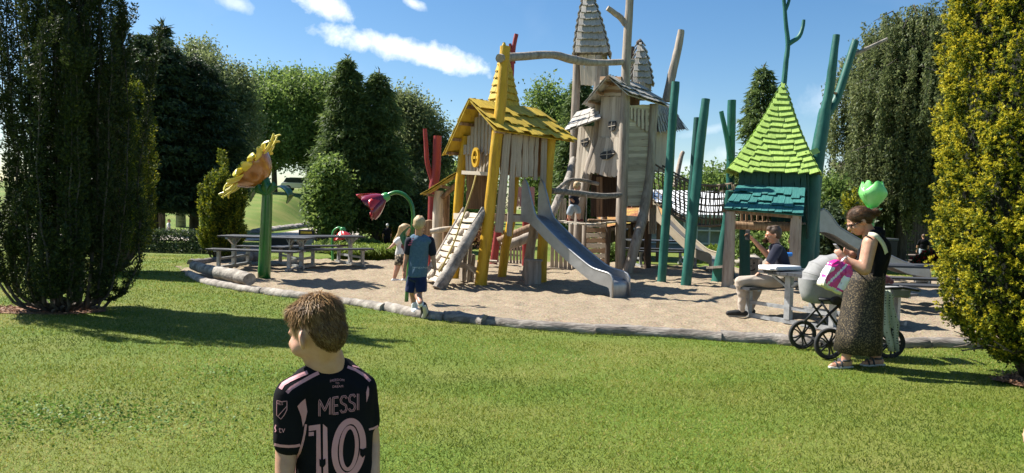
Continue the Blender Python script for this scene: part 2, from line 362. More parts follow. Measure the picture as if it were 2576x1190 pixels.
# --- gravel sand of the play area, trodden uneven
def sand_mat():
    m = bpy.data.materials.new('sand'); m.use_nodes = True; nt = m.node_tree; N = nt.nodes.new; L = nt.links.new; b = nt.nodes['Principled BSDF']; tc = N('ShaderNodeTexCoord')
    def nz(s, d=4):
        n = N('ShaderNodeTexNoise'); n.inputs['Scale'].default_value = s; n.inputs['Detail'].default_value = d; L(tc.outputs['Object'], n.inputs['Vector']); return n.outputs['Fac']
    vo = N('ShaderNodeTexVoronoi'); vo.inputs['Scale'].default_value = 70; L(tc.outputs['Object'], vo.inputs['Vector'])
    c1 = _ramp(nt, nz(35,5), [(.3,(.24,.185,.125)),(.5,(.385,.305,.212)),(.72,(.50,.42,.315))])
    mx = N('ShaderNodeMix'); mx.data_type = 'RGBA'; mx.blend_type = 'MULTIPLY'; mx.inputs['Factor'].default_value = .25; L(c1, mx.inputs['A']); L(vo.outputs['Color'], mx.inputs['B'])
    hs = N('ShaderNodeHueSaturation'); hs.inputs['Saturation'].default_value = .95; hs.inputs['Value'].default_value = 1.0; L(mx.outputs['Result'], hs.inputs['Color'])
    hs2 = N('ShaderNodeMix'); hs2.data_type = 'RGBA'; hs2.blend_type = 'MULTIPLY'; hs2.inputs['Factor'].default_value = .5
    L(hs.outputs[0], hs2.inputs['A']); L(_ramp(nt, nz(2.2,4), [(.35,(.72,.70,.68)),(.65,(1,1,1))]), hs2.inputs['B'])
    sc = N('ShaderNodeVectorMath'); sc.operation = 'MULTIPLY'; sc.inputs[1].default_value = (.93,.925,.885); L(hs2.outputs['Result'], sc.inputs[0])
    L(sc.outputs[0], b.inputs['Base Color']); b.inputs['Roughness'].default_value = .95; b.inputs['Specular IOR Level'].default_value = .15
    bp = N('ShaderNodeBump'); bp.inputs['Strength'].default_value = .9; bp.inputs['Distance'].default_value = .02; L(nz(60,4), bp.inputs['Height']); L(bp.outputs[0], b.inputs['Normal'])
    return m
def sand_z(X, Y):
    z = np.zeros(X.shape); f = X.reshape(-1); g = Y.reshape(-1)
    zz = np.array([noise.noise((a*2.2,b*2.2,3))*.022+noise.noise((a*5.0,b*5.0,9))*.04+noise.noise((a*10,b*10,1))*.02+noise.noise((a*.5,b*.5,5))*.03 for a,b in zip(f,g)])
    return zz.reshape(X.shape)+.005
tag(grid_mesh('play_sand', np.arange(-8.2,15.2,.082), np.arange(8,21.8,.1), sand_z, sand_mat(), keep=lambda X,Y: in_sand(X,Y) < .03), kind='structure')
# --- path and low stone edge
def ribbon(name, pts, w, m, z=.012, steps=6):
    P, W = spline([Vector(p+(0,)) for p in pts], [w]*len(pts), steps); mb = MB(); rows = []
    for i, p in enumerate(P):
        t = (P[min(i+1,len(P)-1)]-P[max(i-1,0)]).normalized(); s = Vector((t.y,-t.x,0)); row = []
        for k in range(7):
            q = p + s*(k/6-.5)*2*W[i]*.5; row.append((q.x,q.y,float(terrain(q.x,q.y))+z+.02))
        rows.append(row)
    return mb.sheet(rows).build(name, m, smooth=True)
PATHM = mat('path_gravel', [(.36,.31,.26),(.50,.45,.39)], .95, 3, bump=.3, bscale=60, spec=.1)
tag(ribbon('path', [(-24,26.0),(-17,27.8),(-12,29.2),(-9.9,32.5),(-9.9,38),(-10.9,46),(-11.5,56),(-11,66)], 4.0, PATHM), kind='structure')
STONE = mat('field_stone', [(.10,.09,.08),(.28,.25,.22),(.40,.37,.33)], .9, 5, bump=.6, bscale=18)
def stone(name, c, r, m, parent=None, label=None, cat=None, group=None, seed=0):
    bm = bmesh.new(); bmesh.ops.create_icosphere(bm, subdivisions=3, radius=1)
    for v in bm.verts:
        k = 1+.35*noise.noise(v.co*1.1+Vector((seed*3.1,seed,0)))+.12*noise.noise(v.co*3+Vector((seed,0,seed)))
        v.co = Vector((v.co.x*r[0], v.co.y*r[1], v.co.z*r[2]))*k
    me = bpy.data.meshes.new(name); bm.to_mesh(me); bm.free(); me.materials.append(m); me.polygons.foreach_set('use_smooth',[True]*len(me.polygons))
    o = bpy.data.objects.new(name, me); link(o, parent); o.location = c; o.rotation_euler = (0,0,seed*1.7)
    if label: tag(o, label, cat, group)
    return o
ew = thing('stone_edging', 'low dark edging of field stones along the far side of the pale path', 'edging', (-10.2,44,0))
for i in range(26):
    y = 35+i*.62; x = float(np.interp(y,[31,46,60],[-.385,-.292,-.262]))*y
    stone('stone', (x-PINV[ew.name].inverted().translation.x*0, y, float(terrain(x,y))+.05), (.30,.28,.17), STONE, ew, seed=i)

# ================================================================ border logs round the sand
LOGM = mat('weathered_log', [(.07,.06,.05),(.26,.23,.195),(.46,.42,.36)], .9, 5, (1,1,1), .7, 22, bdist=.02)
LOGD = mat('dark_log', [(.07,.06,.05),(.20,.175,.15),(.34,.31,.27)], .9, 6, (.6,2.5,3), .7, 16, bdist=.02)
def border(pts, r, m, label, z=.02, extra=0):
    P = [Vector((p.x, p.y, z)) for p in (G(*q) for q in pts)]
    c = sum(P, Vector())/len(P)
    rr = [r*(1+random.uniform(-.14,.14)) for _ in P]
    o = log('border_log', P, rr, m, None, 14, .2, sub=6)
    return tag(o, label, 'log', 'logs edging the sand')
border([(476,692),(515,711),(560,722),(610,731),(660,738)], .085, LOGM, 'pale border log lying flat below the two raised logs at the sand corner')
border([(664,738),(720,746),(780,753),(838,762)], .085, LOGM, 'pale border log on the grass edge in front of the sunflower')
border([(842,760),(880,765),(925,772),(968,781)], .085, LOGM, 'pale border log left of the tall bent red flower')
border([(972,779),(1020,790),(1070,799),(1118,804)], .09, LOGM, 'pale border log under the feet of the boy in the blue shirt')
border([(1120,802),(1150,806),(1190,811),(1222,816)], .095, LOGD, 'short dark border log with pale sawn end beyond the blue shirt boy')
border([(1226,814),(1290,822),(1360,828),(1430,832),(1500,837)], .085, LOGD, 'long grey border log in front of the steel slide')
border([(1495,837),(1580,839),(1660,845),(1740,850),(1815,856)], .09, LOGD, 'grey border log between the slide and the seated man')
border([(1812,854),(1890,860),(1945,862),(2000,868),(2060,872)], .095, LOGD, 'dark grey border log beside the pram wheels')
border([(2064,871),(2150,873),(2240,873),(2330,872)], .09, LOGD, 'dark border log behind the skirt of the woman')
border([(2334,871),(2400,872),(2480,874),(2580,877)], .09, LOGD, 'dark border log running behind the golden yew')
border([(480,665),(520,661),(560,657),(610,655)], .11, LOGD, 'dark border log on the far side of the sand corner behind the raised logs')
tag(log('raised_log', [G(482,690)+Vector((0,.1,.17)), G(520,700)+Vector((0,.05,.165)), G(566,712)+Vector((0,0,.16))], [.10,.105,.10], LOGM, None, 14, .2), 'pale round log raised on the border log at the sand corner', 'log')
tag(log('raised_log', [G(545,710)+Vector((0,0,.19)), G(590,716)+Vector((0,0,.17)), G(628,724)+Vector((0,0,.15))], [.115,.12,.12], LOGM, None, 14, .22), 'thick pale log with dark sawn end resting on the border log', 'log')

# ================================================================ buildings far behind
WHITEP = mat('white_panel', [(.74,.75,.75),(.85,.86,.86)], .5, 1.5, bump=0); GREYW = mat('grey_wall', [(.26,.27,.30),(.34,.35,.38)], .8, 2)
GLASS = mat('greenhouse_glass', [(.16,.19,.17),(.36,.40,.38)], .12, .9, bump=0, spec=.7, rvar=.06); STEELW = mat('white_frame', [(.6,.62,.62),(.72,.74,.74)], .5, 3, bump=0)
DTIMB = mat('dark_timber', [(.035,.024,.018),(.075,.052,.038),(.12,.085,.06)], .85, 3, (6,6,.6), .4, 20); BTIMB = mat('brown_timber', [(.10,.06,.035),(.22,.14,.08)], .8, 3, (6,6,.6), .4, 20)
FLATB = mat('flat_black', [(.012,.012,.013),(.022,.022,.024)], .6, 4, bump=.1)
gh = thing('greenhouse', 'low grey building with white roof and glazed window row behind the net bridge', 'building', at(1745,620,31))
Yg = 31.0
x0, x1 = at(1560,560,Yg).x, at(1850,560,Yg).x; zt = at(1745,546,Yg).z; zw = at(1745,612,Yg).z; zr = at(1745,487,Yg).z
MB().box(((x0+x1)/2, Yg+2.05, (zw-.9)/2+.02), (x1-x0, 4, zw+.9)).build('wall', GREYW, gh)
MB().prism([Vector((x0-.3,Yg-.3,zt)), Vector((x1+.3,Yg-.3,zt)), Vector((x1+.3,Yg+3,zr+.1)), Vector((x0-.3,Yg+3,zr+.1))], (0,0,.12)).build('roof', WHITEP, gh)
nW = 9
for i in range(nW):
    for j in range(2):
        a = x0+(x1-x0)*i/nW+.04; b = x0+(x1-x0)*(i+1)/nW-.04; c = zw+(zt-zw)*j/2+.03; d = zw+(zt-zw)*(j+1)/2-.03
        MB().box(((a+b)/2, Yg+.06, (c+d)/2), (b-a,.03,d-c)).build('pane', GLASS, gh)
fr = MB()
for i in range(nW+1): fr.box((x0+(x1-x0)*i/nW, Yg, (zw+zt)/2), (.07,.1,zt-zw))
for j in range(3): fr.box(((x0+x1)/2, Yg-.012, zw+(zt-zw)*j/2), (x1-x0,.1,.07))
fr.build('window_frame', STEELW, gh)
MB().box(((x0+x1)/2, Yg+2.1, (zw+zt)/2), (x1-x0,3.8,zt-zw-.01)).build('interior_core', mat('dim_inside',[(.08,.10,.08),(.2,.23,.19)],.9,2,bump=0), gh)
# hut with a sedum roof, right behind the castle tower
SEDUM = mat('sedum_red', [(.16,.055,.025),(.30,.115,.045),(.36,.22,.06),(.42,.36,.06)], .95, 1.7, bump=1, bscale=12, bdist=.08, contrast=(.28,.72))
hut = thing('sedum_hut', 'low timber hut with red and yellow sedum growing on its sloping roof', 'building', at(1570,640,23))
A = at(1512,572,22.4); B = at(1668,548,22.4); C_ = at(1672,510,25.5); D = at(1500,528,25.5)
MB().sheet([[lerp(lerp(A,B,i/24), lerp(D,C_,i/24), j/12)+Vector((0,0,.05*noise.noise(Vector((i*.6,j*.6,0))))) for i in range(25)] for j in range(13)]).build('sedum_turf', SEDUM, hut, smooth=True)
MB().prism([A-Vector((0,0,.07)),B-Vector((0,0,.07)),C_-Vector((0,0,.07)),D-Vector((0,0,.07))], (0,0,-.1)).build('roof_board', BTIMB, hut)
MB().box(((A.x+B.x)/2, 24.2, .45), (B.x-A.x-.5, 2.4, .95)).build('wall', DTIMB, hut)
for t in (.03,.5,.97): p = lerp(A,B,t); log('post', [(p.x,22.6,-.1),(p.x,22.6,p.z-.15)], .09, BTIMB, hut)
# dark timber barn under the weeping birch
barn = thing('timber_barn', 'dark brown board barn shaded by the weeping birch at the right', 'building', at(2290,640,38))
bx0, bx1 = at(2160,600,38).x, at(2480,600,38).x
MB().box(((bx0+bx1)/2, 41, 1.2), (bx1-bx0, 5.8, 4.2)).build('wall', DTIMB, barn)
for i in range(44):
    x = bx0+(bx1-bx0)*(i+.5)/44
    if abs(x-at(2208,600,38).x) < .75: continue
    piece('board', (x,38,-.9), (x,38,3.3), (bx1-bx0)/44*.86, .05, DTIMB, barn, kind='plain')
MB().box((at(2208,600,38).x, 38.02, .3), (1.35,.06,2.5)).build('door', FLATB, barn)
MB().prism([(bx0-.4,37.4,3.2),(bx1+.4,37.4,3.2),(bx1+.4,41,4.6),(bx0-.4,41,4.6)], (0,0,.12)).build('roof', DTIMB, barn)
# parked vehicles beyond the hill crest, mostly hidden
TYRE = mat('tyre', [(.018,.018,.018),(.04,.04,.04)], .8, 30, bump=.2); CARG = mat('car_glass', [(.03,.035,.04),(.06,.07,.08)], .1, 2, bump=0)
def car(px, py, Y, colr, label, rot=0, s=1.0):
    p = at(px,py,Y); r_ = thing('parked_car', label, 'car', (p.x,p.y,float(terrain(p.x,p.y))), 'cars parked far behind', rotz=rot)
    cm = mat('car_paint_'+label.split()[0], [tuple(c*.9 for c in colr), colr], .3, 2, bump=0, coat=.6)
    L_, W_ = 4.3*s, 1.75
    MB().prism([(-L_/2,-W_/2,.35),(L_/2,-W_/2,.35),(L_/2,-W_/2,.75),(L_/2-.9,-W_/2,.92),(-L_/2+.15,-W_/2,.95),(-L_/2,-W_/2,.7)], (0,W_,0)).build('body', cm, r_, bevel=.06)
    MB().prism([(-L_/2+.25,-W_/2+.08,.94),(L_/2-1.1,-W_/2+.08,.94),(L_/2-1.75,-W_/2+.2,1.45),(-L_/2+.55,-W_/2+.2,1.47)], (0,W_-.3,0)).build('cabin', CARG, r_, bevel=.05)
    MB().box((-.3,0,1.49), (1.9*s,W_-.4,.05)).build('roof', cm, r_, bevel=.02)
    for sx in (-1,1):
        for sy in (-1,1):
            MB().lathe((sx*L_*.31, sy*(W_/2-.09)-.1, .32), [(.18,-.001),(.32,0),(.32,.2),(.18,.201)], 18, (0,1,0)).build('wheel', TYRE, r_)
car(760,490,78,(.72,.73,.75),'white car parked beyond the hill crest right of the sunflower leaf', .1)
car(1012,545,52,(.68,.69,.70),'pale car parked far behind the birch stems', .3)
car(1140,548,50,(.03,.06,.16),'blue car parked far behind the small yellow lean-to roof', .1)
car(1105,548,56,(.30,.31,.33),'grey car parked far left of the small yellow lean-to roof', .1)
POLEM = mat('galvanised_pole', [(.42,.44,.46),(.56,.58,.60)], .45, 6, metal=.6, bump=0)
for px, y, t, b_ in ((1033,40,478,548),(1122,38,490,552)):
    p = at(px,b_,y); q = at(px+1,t,y); o = log('lamp_pole', [(p.x,p.y,0),(q.x,q.y,q.z)], .05, POLEM, None, 8, 0); tag(o, 'thin grey pole far behind '+('the tall red flower' if px < 1100 else 'the yellow lean-to'), 'pole', 'thin poles far behind')
# ================================================================ foliage
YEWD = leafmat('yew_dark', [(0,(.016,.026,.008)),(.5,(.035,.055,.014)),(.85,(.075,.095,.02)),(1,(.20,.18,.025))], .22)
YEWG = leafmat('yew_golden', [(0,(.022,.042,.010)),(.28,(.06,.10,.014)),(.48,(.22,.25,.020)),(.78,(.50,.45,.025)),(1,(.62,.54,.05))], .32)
CONIF = leafmat('conifer', [(0,(.015,.029,.013)),(.6,(.042,.07,.027)),(1,(.11,.15,.05))], .25)
CONIB = leafmat('conifer_light', [(0,(.028,.05,.016)),(.6,(.095,.15,.042)),(1,(.24,.30,.09))], .36)
BROAD = leafmat('broadleaf', [(0,(.045,.082,.02)),(.6,(.125,.20,.045)),(1,(.25,.32,.09))], .45)
BIRCH = leafmat('birch_leaf', [(0,(.06,.085,.034)),(.6,(.14,.18,.068)),(1,(.27,.31,.15))], .45)
WEEPM = leafmat('weeping_leaf', [(0,(.05,.072,.028)),(.6,(.13,.165,.058)),(1,(.26,.29,.13))], .45)
LIME = leafmat('lime_foliage', [(0,(.08,.13,.02)),(.6,(.20,.28,.04)),(1,(.40,.46,.10))], .35)
BARK = mat('bark', [(.035,.028,.022),(.085,.07,.055),(.14,.12,.10)], .95, 4, (3,3,.7), .8, 14, bdist=.03); BARKB = mat('birch_bark', [(.12,.11,.10),(.42,.40,.37)], .9, 3, (1,1,3), .3, 20)
def rdir(n): return unitv(RNG.normal(size=(n,3)))
def blur_rnd(n, k=1.0): return np.clip(RNG.beta(2,2.2,n)*k, 0, 1)
def sleeve(pts, rad, dens, L, W, up=.75, out=.9, tipbias=0., core=.0):
    """Leaf tufts round a stem through pts (k,3); rad (k). Returns faces and colour numbers."""
    pts = np.asarray(pts, float); seg = np.linalg.norm(np.diff(pts, axis=0), axis=1); tot = seg.sum(); n = max(8, int(tot*dens)); cum = np.concatenate([[0],np.cumsum(seg)])/tot
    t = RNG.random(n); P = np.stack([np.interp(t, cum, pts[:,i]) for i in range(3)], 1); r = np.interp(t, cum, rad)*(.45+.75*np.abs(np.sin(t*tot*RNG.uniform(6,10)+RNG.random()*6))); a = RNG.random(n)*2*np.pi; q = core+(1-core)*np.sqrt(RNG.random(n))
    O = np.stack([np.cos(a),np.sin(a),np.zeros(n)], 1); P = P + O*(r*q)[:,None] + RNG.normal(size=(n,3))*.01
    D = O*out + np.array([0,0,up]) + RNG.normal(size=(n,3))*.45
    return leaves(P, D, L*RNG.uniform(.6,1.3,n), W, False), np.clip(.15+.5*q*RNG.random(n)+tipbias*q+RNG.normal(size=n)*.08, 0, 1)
def stem_yew(name, label, base, H, Rw, nst, leafm, dens, L, W, trunk_h=.5, tipbias=.1, top_spread=.6, low=.25, seed=1, skirt=1.0, r0=.12, sr=(.10,.17)):
    """Upright many-stemmed yew: stems flare from the foot and rise side by side, each with a sleeve of needles."""
    rg = np.random.default_rng(seed); root = thing(name, label, 'tree', base); b = np.array(base); V = []; Cn = []; st = MB()
    for i in range(nst):
        a = i*2.39996+rg.normal()*.2; rr = Rw*math.sqrt((i+.5)/nst)
        h = H*(1-.35*(rr/Rw)**2)*rg.uniform(.85,1.08); ca, sa = math.cos(a), math.sin(a)
        rr *= rg.uniform(.8,1.12); p0 = b+[ca*.12*rr/Rw, sa*.12*rr/Rw, .02]; p1 = b+[ca*rr*.6, sa*rr*.6, trunk_h*rg.uniform(.6,1.1)]; p2 = b+[ca*rr*.95, sa*rr*.95, trunk_h+rr*.6]
        p3 = b+[ca*rr*1.0+rg.normal()*.06, sa*rr*1.0+rg.normal()*.06, trunk_h+.5*(h-trunk_h)]; p4 = b+[ca*rr*top_spread+rg.normal()*.1, sa*rr*top_spread+rg.normal()*.1, h]
        pts, _ = spline([Vector(p) for p in (p0,p1,p2,p3,p4)], [1]*5, 4); pts = [np.array(p)+rg.normal(size=3)*.015 for p in pts]
        st.tube([Vector(p) for p in pts], list(np.linspace(.032,.006,len(pts))*(1.3 if i < nst*.4 else .8)), 5, cap=False)
        z0 = (low+.3*rg.random())*skirt + (0 if rr > Rw*.6 else .5); sub = np.array([p for p in pts if p[2]-b[2] > z0])
        if len(sub) < 3: continue
        rad = rg.uniform(*sr)*np.interp(np.linspace(0,1,len(sub)), [0,.15,.8,1], [.55,1,.95,.35])
        f, c = sleeve(sub, rad, dens, L, W, tipbias=tipbias); V.append(f); Cn.append(c)
        for _ in range(int(len(sub)*.8)):                         # side shoots, upright too
            q = sub[rg.integers(len(sub))]; aa = rg.random()*6.28; e = q+np.array([math.cos(aa)*.13, math.sin(aa)*.13, .14]); e2 = e+[math.cos(aa)*.03, math.sin(aa)*.03, rg.uniform(.15,.35)]
            f, c = sleeve(np.array([q,e,e2]), np.array([.05,.07,.03]), dens*.7, L, W, tipbias=tipbias+.1); V.append(f); Cn.append(c)
    st.build('trunk', BARK, root, smooth=True)
    soup('crown', np.concatenate(V), np.concatenate(Cn), leafm, root); return root
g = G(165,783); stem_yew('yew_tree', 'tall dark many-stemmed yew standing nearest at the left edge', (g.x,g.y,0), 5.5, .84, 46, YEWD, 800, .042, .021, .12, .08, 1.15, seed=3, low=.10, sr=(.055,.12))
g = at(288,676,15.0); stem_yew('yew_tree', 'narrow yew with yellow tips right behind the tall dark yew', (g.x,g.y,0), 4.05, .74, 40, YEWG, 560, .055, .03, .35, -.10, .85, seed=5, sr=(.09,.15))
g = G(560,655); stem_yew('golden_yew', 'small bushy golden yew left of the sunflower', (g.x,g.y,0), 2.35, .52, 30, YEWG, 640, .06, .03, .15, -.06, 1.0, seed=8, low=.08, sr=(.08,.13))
# near golden yew on the right: tufts of flat needles on upright sprays
def near_yew():
    base = G(2612,958); root = thing('golden_yew', 'large golden yew filling the right edge of the picture', 'tree', (base.x,base.y,0)); rg = np.random.default_rng(11)
    b = np.array(base); H = 5.2; n = 6200; z = .16+rg.random(n)**1.05*(H-.3); a = rg.random(n)*2*np.pi; kk = (np.cos(a-math.atan2(-base.y,-base.x)) > -.2) | (rg.random(n) < .35); z, a = z[kk], a[kk]; n = len(z)
    def Rad(z, a): 
        e = np.interp(z, [.12,.3,.5,.9,1.5,2.6,4.2,5.2], [.22,.62,.86,.97,1.0,1.02,.95,.3])
        return .84*e*(1+.06*np.sin(a*11+1.3*np.sin(z*1.7))+.04*np.sin(a*19+z*2.1)+.04*np.sin(z*9+a*7))
    d = (-1.0)**rg.integers(0,2,n)*0
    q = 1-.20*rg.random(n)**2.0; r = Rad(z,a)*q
    S = np.stack([b[0]+np.cos(a)*r, b[1]+np.sin(a)*r, z], 1); O = np.stack([np.cos(a),np.sin(a),np.zeros(n)],1)
    # each spray is an upright twig of 14-20 tufts
    V = []; Cn = []; k = 16
    ln = rg.uniform(.08,.20,n); lean = O*rg.uniform(.25,.75,n)[:,None]+np.array([0,0,.9])+rg.normal(size=(n,3))*.28; lean = unitv(lean)
    for j in range(k):
        t = (j+1)/k; P = S+lean*(ln*t)[:,None]+rg.normal(size=(n,3))*.026*(1.2-t*.7)
        D0 = unitv(lean*.55+O*.35+rg.normal(size=(n,3))*.55)
        for s in range(6):
            D = unitv(D0+rg.normal(size=(n,3))*.55); L = .024+.014*rg.random(n)
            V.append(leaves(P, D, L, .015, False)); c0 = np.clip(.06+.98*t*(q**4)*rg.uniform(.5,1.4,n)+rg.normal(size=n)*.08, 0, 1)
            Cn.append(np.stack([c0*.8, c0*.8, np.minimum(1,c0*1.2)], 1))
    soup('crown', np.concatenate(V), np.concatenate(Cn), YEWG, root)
    st = MB()
    for i in range(26):
        aa = i*2.4; rr = .52*math.sqrt((i+.5)/26)
        st.tube([Vector(b)+Vector((math.cos(aa)*.07,math.sin(aa)*.07,0)), Vector(b)+Vector((math.cos(aa)*rr*.6,math.sin(aa)*rr*.6,.45)), Vector(b)+Vector((math.cos(aa)*rr,math.sin(aa)*rr,1.2)), Vector(b)+Vector((math.cos(aa)*rr,math.sin(aa)*rr,4.4))], [.07,.05,.04,.02], 6)
    for i in range(30):                                            # bare lower twigs
        aa = RNG.random()*6.28; e = Vector((math.cos(aa),math.sin(aa),0))*RNG.uniform(.5,.95)
        st.tube([Vector(b)+Vector((0,0,.3)), Vector(b)+e*.6+Vector((0,0,.32)), Vector(b)+e+Vector((0,0,RNG.uniform(.22,.5)))], [.016,.010,.004], 5)
    st.build('trunk', BARK, root, smooth=True)
    zz = np.linspace(.35,4.9,26); MB().lathe((b[0],b[1],0), [(float(np.interp(v,[.2,.5,.9,1.5,2.6,4.2,5.2],[.12,.48,.66,.72,.74,.66,.1])),float(v)) for v in zz], 22).build('shade_core', mat('shade_core',[(.006,.008,.004),(.016,.018,.008)],.95,9,bump=.8,bscale=14,bdist=.05), root, smooth=True)  # solid dark core added inside the crown to block light
near_yew()
def clusters(cent, nleaf, spread, L, W, quad=False, D=None, drop=0.):
    n = len(cent)*nleaf; P = np.repeat(cent, nleaf, 0)+RNG.normal(size=(n,3))*spread; Dd = rdir(n)+np.array([0,0,-drop])
    return leaves(P, Dd, L*RNG.uniform(.6,1.4,n), W*RNG.uniform(.7,1.3,n), quad)
def broad_tree(name, label, base, H, rx, z0, leafm, ncl=420, nl=60, spread=.38, L=.2, W=.13, seed=2, barkm=None, lobes=9, group=None, tw=.05, ry=None):
    """Trunk, limbs to every lobe of the crown, and leaf clumps on the lobes; gaps stay between them."""
    rg = np.random.default_rng(seed); base = np.array(base, float); root = thing(name, label, 'tree', tuple(base), group); st = MB(); tr = H*tw*.45+.05; ry = ry or rx
    top = base+[0,0,H*.86]; st.tube([Vector(base-[0,0,.3]), Vector(lerp(base,top,.4)+[rg.normal()*.12,0,0]), Vector(top)], [tr,tr*.7,tr*.15], 8)
    cent = []; cr = []
    for i in range(lobes):
        a = i*2.4+rg.normal()*.3; t = (i+.5)/lobes; zc = z0+(H-z0)*(.15+.75*t); prof = math.sin(min(1,max(.12,(zc-z0)/(H-z0)))*math.pi)**.6; r = .62*prof
        c = base+[math.cos(a)*r*rx, math.sin(a)*r*ry, zc]; cent.append(c); cr.append((.42+.18*rg.random())*min(rx,H-z0)*(1.05-.35*t))
        q = lerp(base,top,max(.2,min(.85,(zc-.2*(H-z0))/H))); st.tube([Vector(q), Vector(lerp(q,c,.55)+[0,0,.1]), Vector(c)], [tr*.4,tr*.22,.02], 6)
    st.build('trunk', barkm or BARK, root, smooth=True)
    n = ncl; li = rg.integers(0,lobes,n); cc = np.array(cent)[li]; rr = np.array(cr)[li]
    q = rdir(n); q[:,2] = q[:,2]*.9+.08; rad = rr*(.55+.5*rg.random(n)); P = cc+q*rad[:,None]*np.array([1,ry/rx if ry<rx else 1,.95])
    P[:,2] = np.maximum(P[:,2], base[2]+z0*.8); V = clusters(P, nl, spread, L, W)
    soup('crown', V, np.clip(np.repeat(rg.beta(2,2,n),nl)*.45+RNG.random(n*nl)*.55, 0, 1), leafm, root); return root
def conifer(name, label, base, H, rbase, z0, leafm, seed=3, whorls=26, per=9, dens=60, L=.22, W=.07, droop=.35, round_=.8, tops=1, group=None, trunk_r=.2, lo=.5):
    """Trunk with whorls of drooping branches, each carrying hanging sprays."""
    rg = np.random.default_rng(seed); base = np.array(base, float); root = thing(name, label, 'tree', tuple(base), group); st = MB(); V = []; Cn = []
    for tp in range(tops):
        off = np.array([(tp-(tops-1)/2)*rbase*.75, .2*tp, 0]); h = H*(1-.06*tp); b = base+off
        st.tube([Vector(b-[0,0,.3]), Vector(b+[0,0,h*.5]), Vector(b+[0,0,h])], [trunk_r,trunk_r*.6,.02], 8)
        for w in range(whorls):
            t = w/whorls; z = z0+(h-z0)*t**.92; R_ = rbase*((1-t)**round_*(lo+(1-lo)*min(1,t*4)))+.12
            for k in range(per):
                a = rg.random()*6.28; r = R_*rg.uniform(.72,1.12); ca, sa = math.cos(a), math.sin(a); m_ = 6
                s = np.linspace(.12,1,m_); path = b+np.stack([ca*r*s, sa*r*s, z+.12*r*s-droop*r*s**2], 1)
                n = max(10,int(dens*r)); u = rg.random(n)**.7; P = np.stack([np.interp(u, s, path[:,i]) for i in range(3)],1)
                sw = .28*r*(1-u*.6)+.04; P += np.stack([-sa*rg.normal(size=n)*sw, ca*rg.normal(size=n)*sw, -np.abs(rg.normal(size=n))*.10], 1)
                D = np.stack([ca*np.ones(n)*.8, sa*np.ones(n)*.8, -.45*np.ones(n)],1)+rg.normal(size=(n,3))*.45
                V.append(leaves(P, D, L*rg.uniform(.6,1.4,n), W, False)); Cn.append(np.clip(.12+.55*u*rg.random(n)+.25*rg.random(n)*rg.random()+.1*rg.random(), 0, 1))
        n = 60; V.append(leaves(b+np.stack([rg.normal(size=n)*.06, rg.normal(size=n)*.06, h-.9*rg.random(n)],1), rdir(n)+[0,0,.6], L, W, False)); Cn.append(rg.random(n)*.7)
    st.build('trunk', BARK, root, smooth=True); soup('crown', np.concatenate(V), np.concatenate(Cn), leafm, root); return root
def gz(p): return (p.x, p.y, float(terrain(p.x,p.y)))
def topz(px, py, Y): return at(px,py,Y).z
# big dark conifers left (two trunks under one mass)
for px, sd, tp, lab in ((385,21,95,'broad dark conifer with low branches over the lawn, left trunk'),(488,22,150,'dark broad conifer standing behind the small golden yew')):
    p = at(px,600,25.0 if px < 400 else 26.2); b = gz(p); conifer('conifer_tree', lab, b, topz(px+8,tp,p.y)-b[2]+.2, 2.05, 1.35, CONIF, sd, 32, 11, 115, .17, .06, .18, .45, lo=.75, trunk_r=.2, group='conifers by the path')
p = at(405,600,31); conifer('conifer_tree', 'slender conifer tip showing above the dark mass at the left', gz(p), topz(405,52,31), 1.6, 2, CONIF, 23, 24, 8, 40, .3, .1, .2, .8, group='conifers by the path')
p = at(455,600,36); b = gz(p); broad_tree('birch_tree', 'thin grey-green birch behind the dark conifers', b, topz(455,95,36)-b[2], 2.2, 2.5, BIRCH, 330, 75, .32, .15, .095, 31, BARKB, group='loose birches behind')
p = at(555,600,33); b = gz(p); broad_tree('birch_tree', 'loose feathery birch rising above the small golden yew', b, topz(552,128,33)-b[2], 1.75, 1.6, BIRCH, 480, 85, .28, .13, .085, 32, BARKB, 13, group='loose birches behind')
for px, y, tp, rx, sd, lab in ((690,70,185,4.2,41,'green broadleaf tree on the hill behind the sunflower tip'),(775,72,178,4.4,42,'tall green broadleaf tree left of the twin conifer'),(640,66,230,3.6,43,'rounded green tree on the hill just right of the birch'),(845,74,200,4.2,44,'green broadleaf tree peeping out behind the twin conifer')):
    p = at(px,560,y); b = gz(p); broad_tree('broadleaf_tree', lab, b, topz(px,tp,y)-b[2], rx, 2.6, BROAD, 480, 70, .52, .27, .18, sd, None, 15, group='broadleaf trees on the hill')
# twin conifer and its companions
p = at(905,612,25.5); b = gz(p); conifer('conifer_tree', 'tall twin-topped dark conifer behind the red flowers', b, topz(893,140,25.5), 1.45, 1.05, CONIB, 61, 34, 11, 115, .16, .052, .45, .62, 2, lo=.7, trunk_r=.15, group='conifers behind the play area')
p = at(822,612,23.5); b = gz(p); broad_tree('ivy_bush', 'tall loose green bush left of the twin conifer trunks', b, topz(815,395,23.5), .62, .35, BROAD, 260, 60, .17, .12, .09, 62, None, 12)
p = at(1035,600,30); b = gz(p); broad_tree('birch_tree', 'dark loose birch right of the twin conifer', b, topz(1040,228,30), 1.55, .9, BIRCH, 480, 85, .26, .125, .08, 63, BARKB, 13, group='loose birches behind')
p = at(990,600,27); b = gz(p); broad_tree('dark_shrub', 'dark leafy shrub behind the large red flower', b, 2.6, 1.3, .1, CONIF, 240, 60, .24, .15, .11, 64, None, 10)
p = at(1085,600,34); b = gz(p); broad_tree('dark_shrub', 'dark low tree behind the red forked post', b, 3.2, 1.5, .3, BROAD, 200, 55, .3, .18, .12, 65, None, 9)
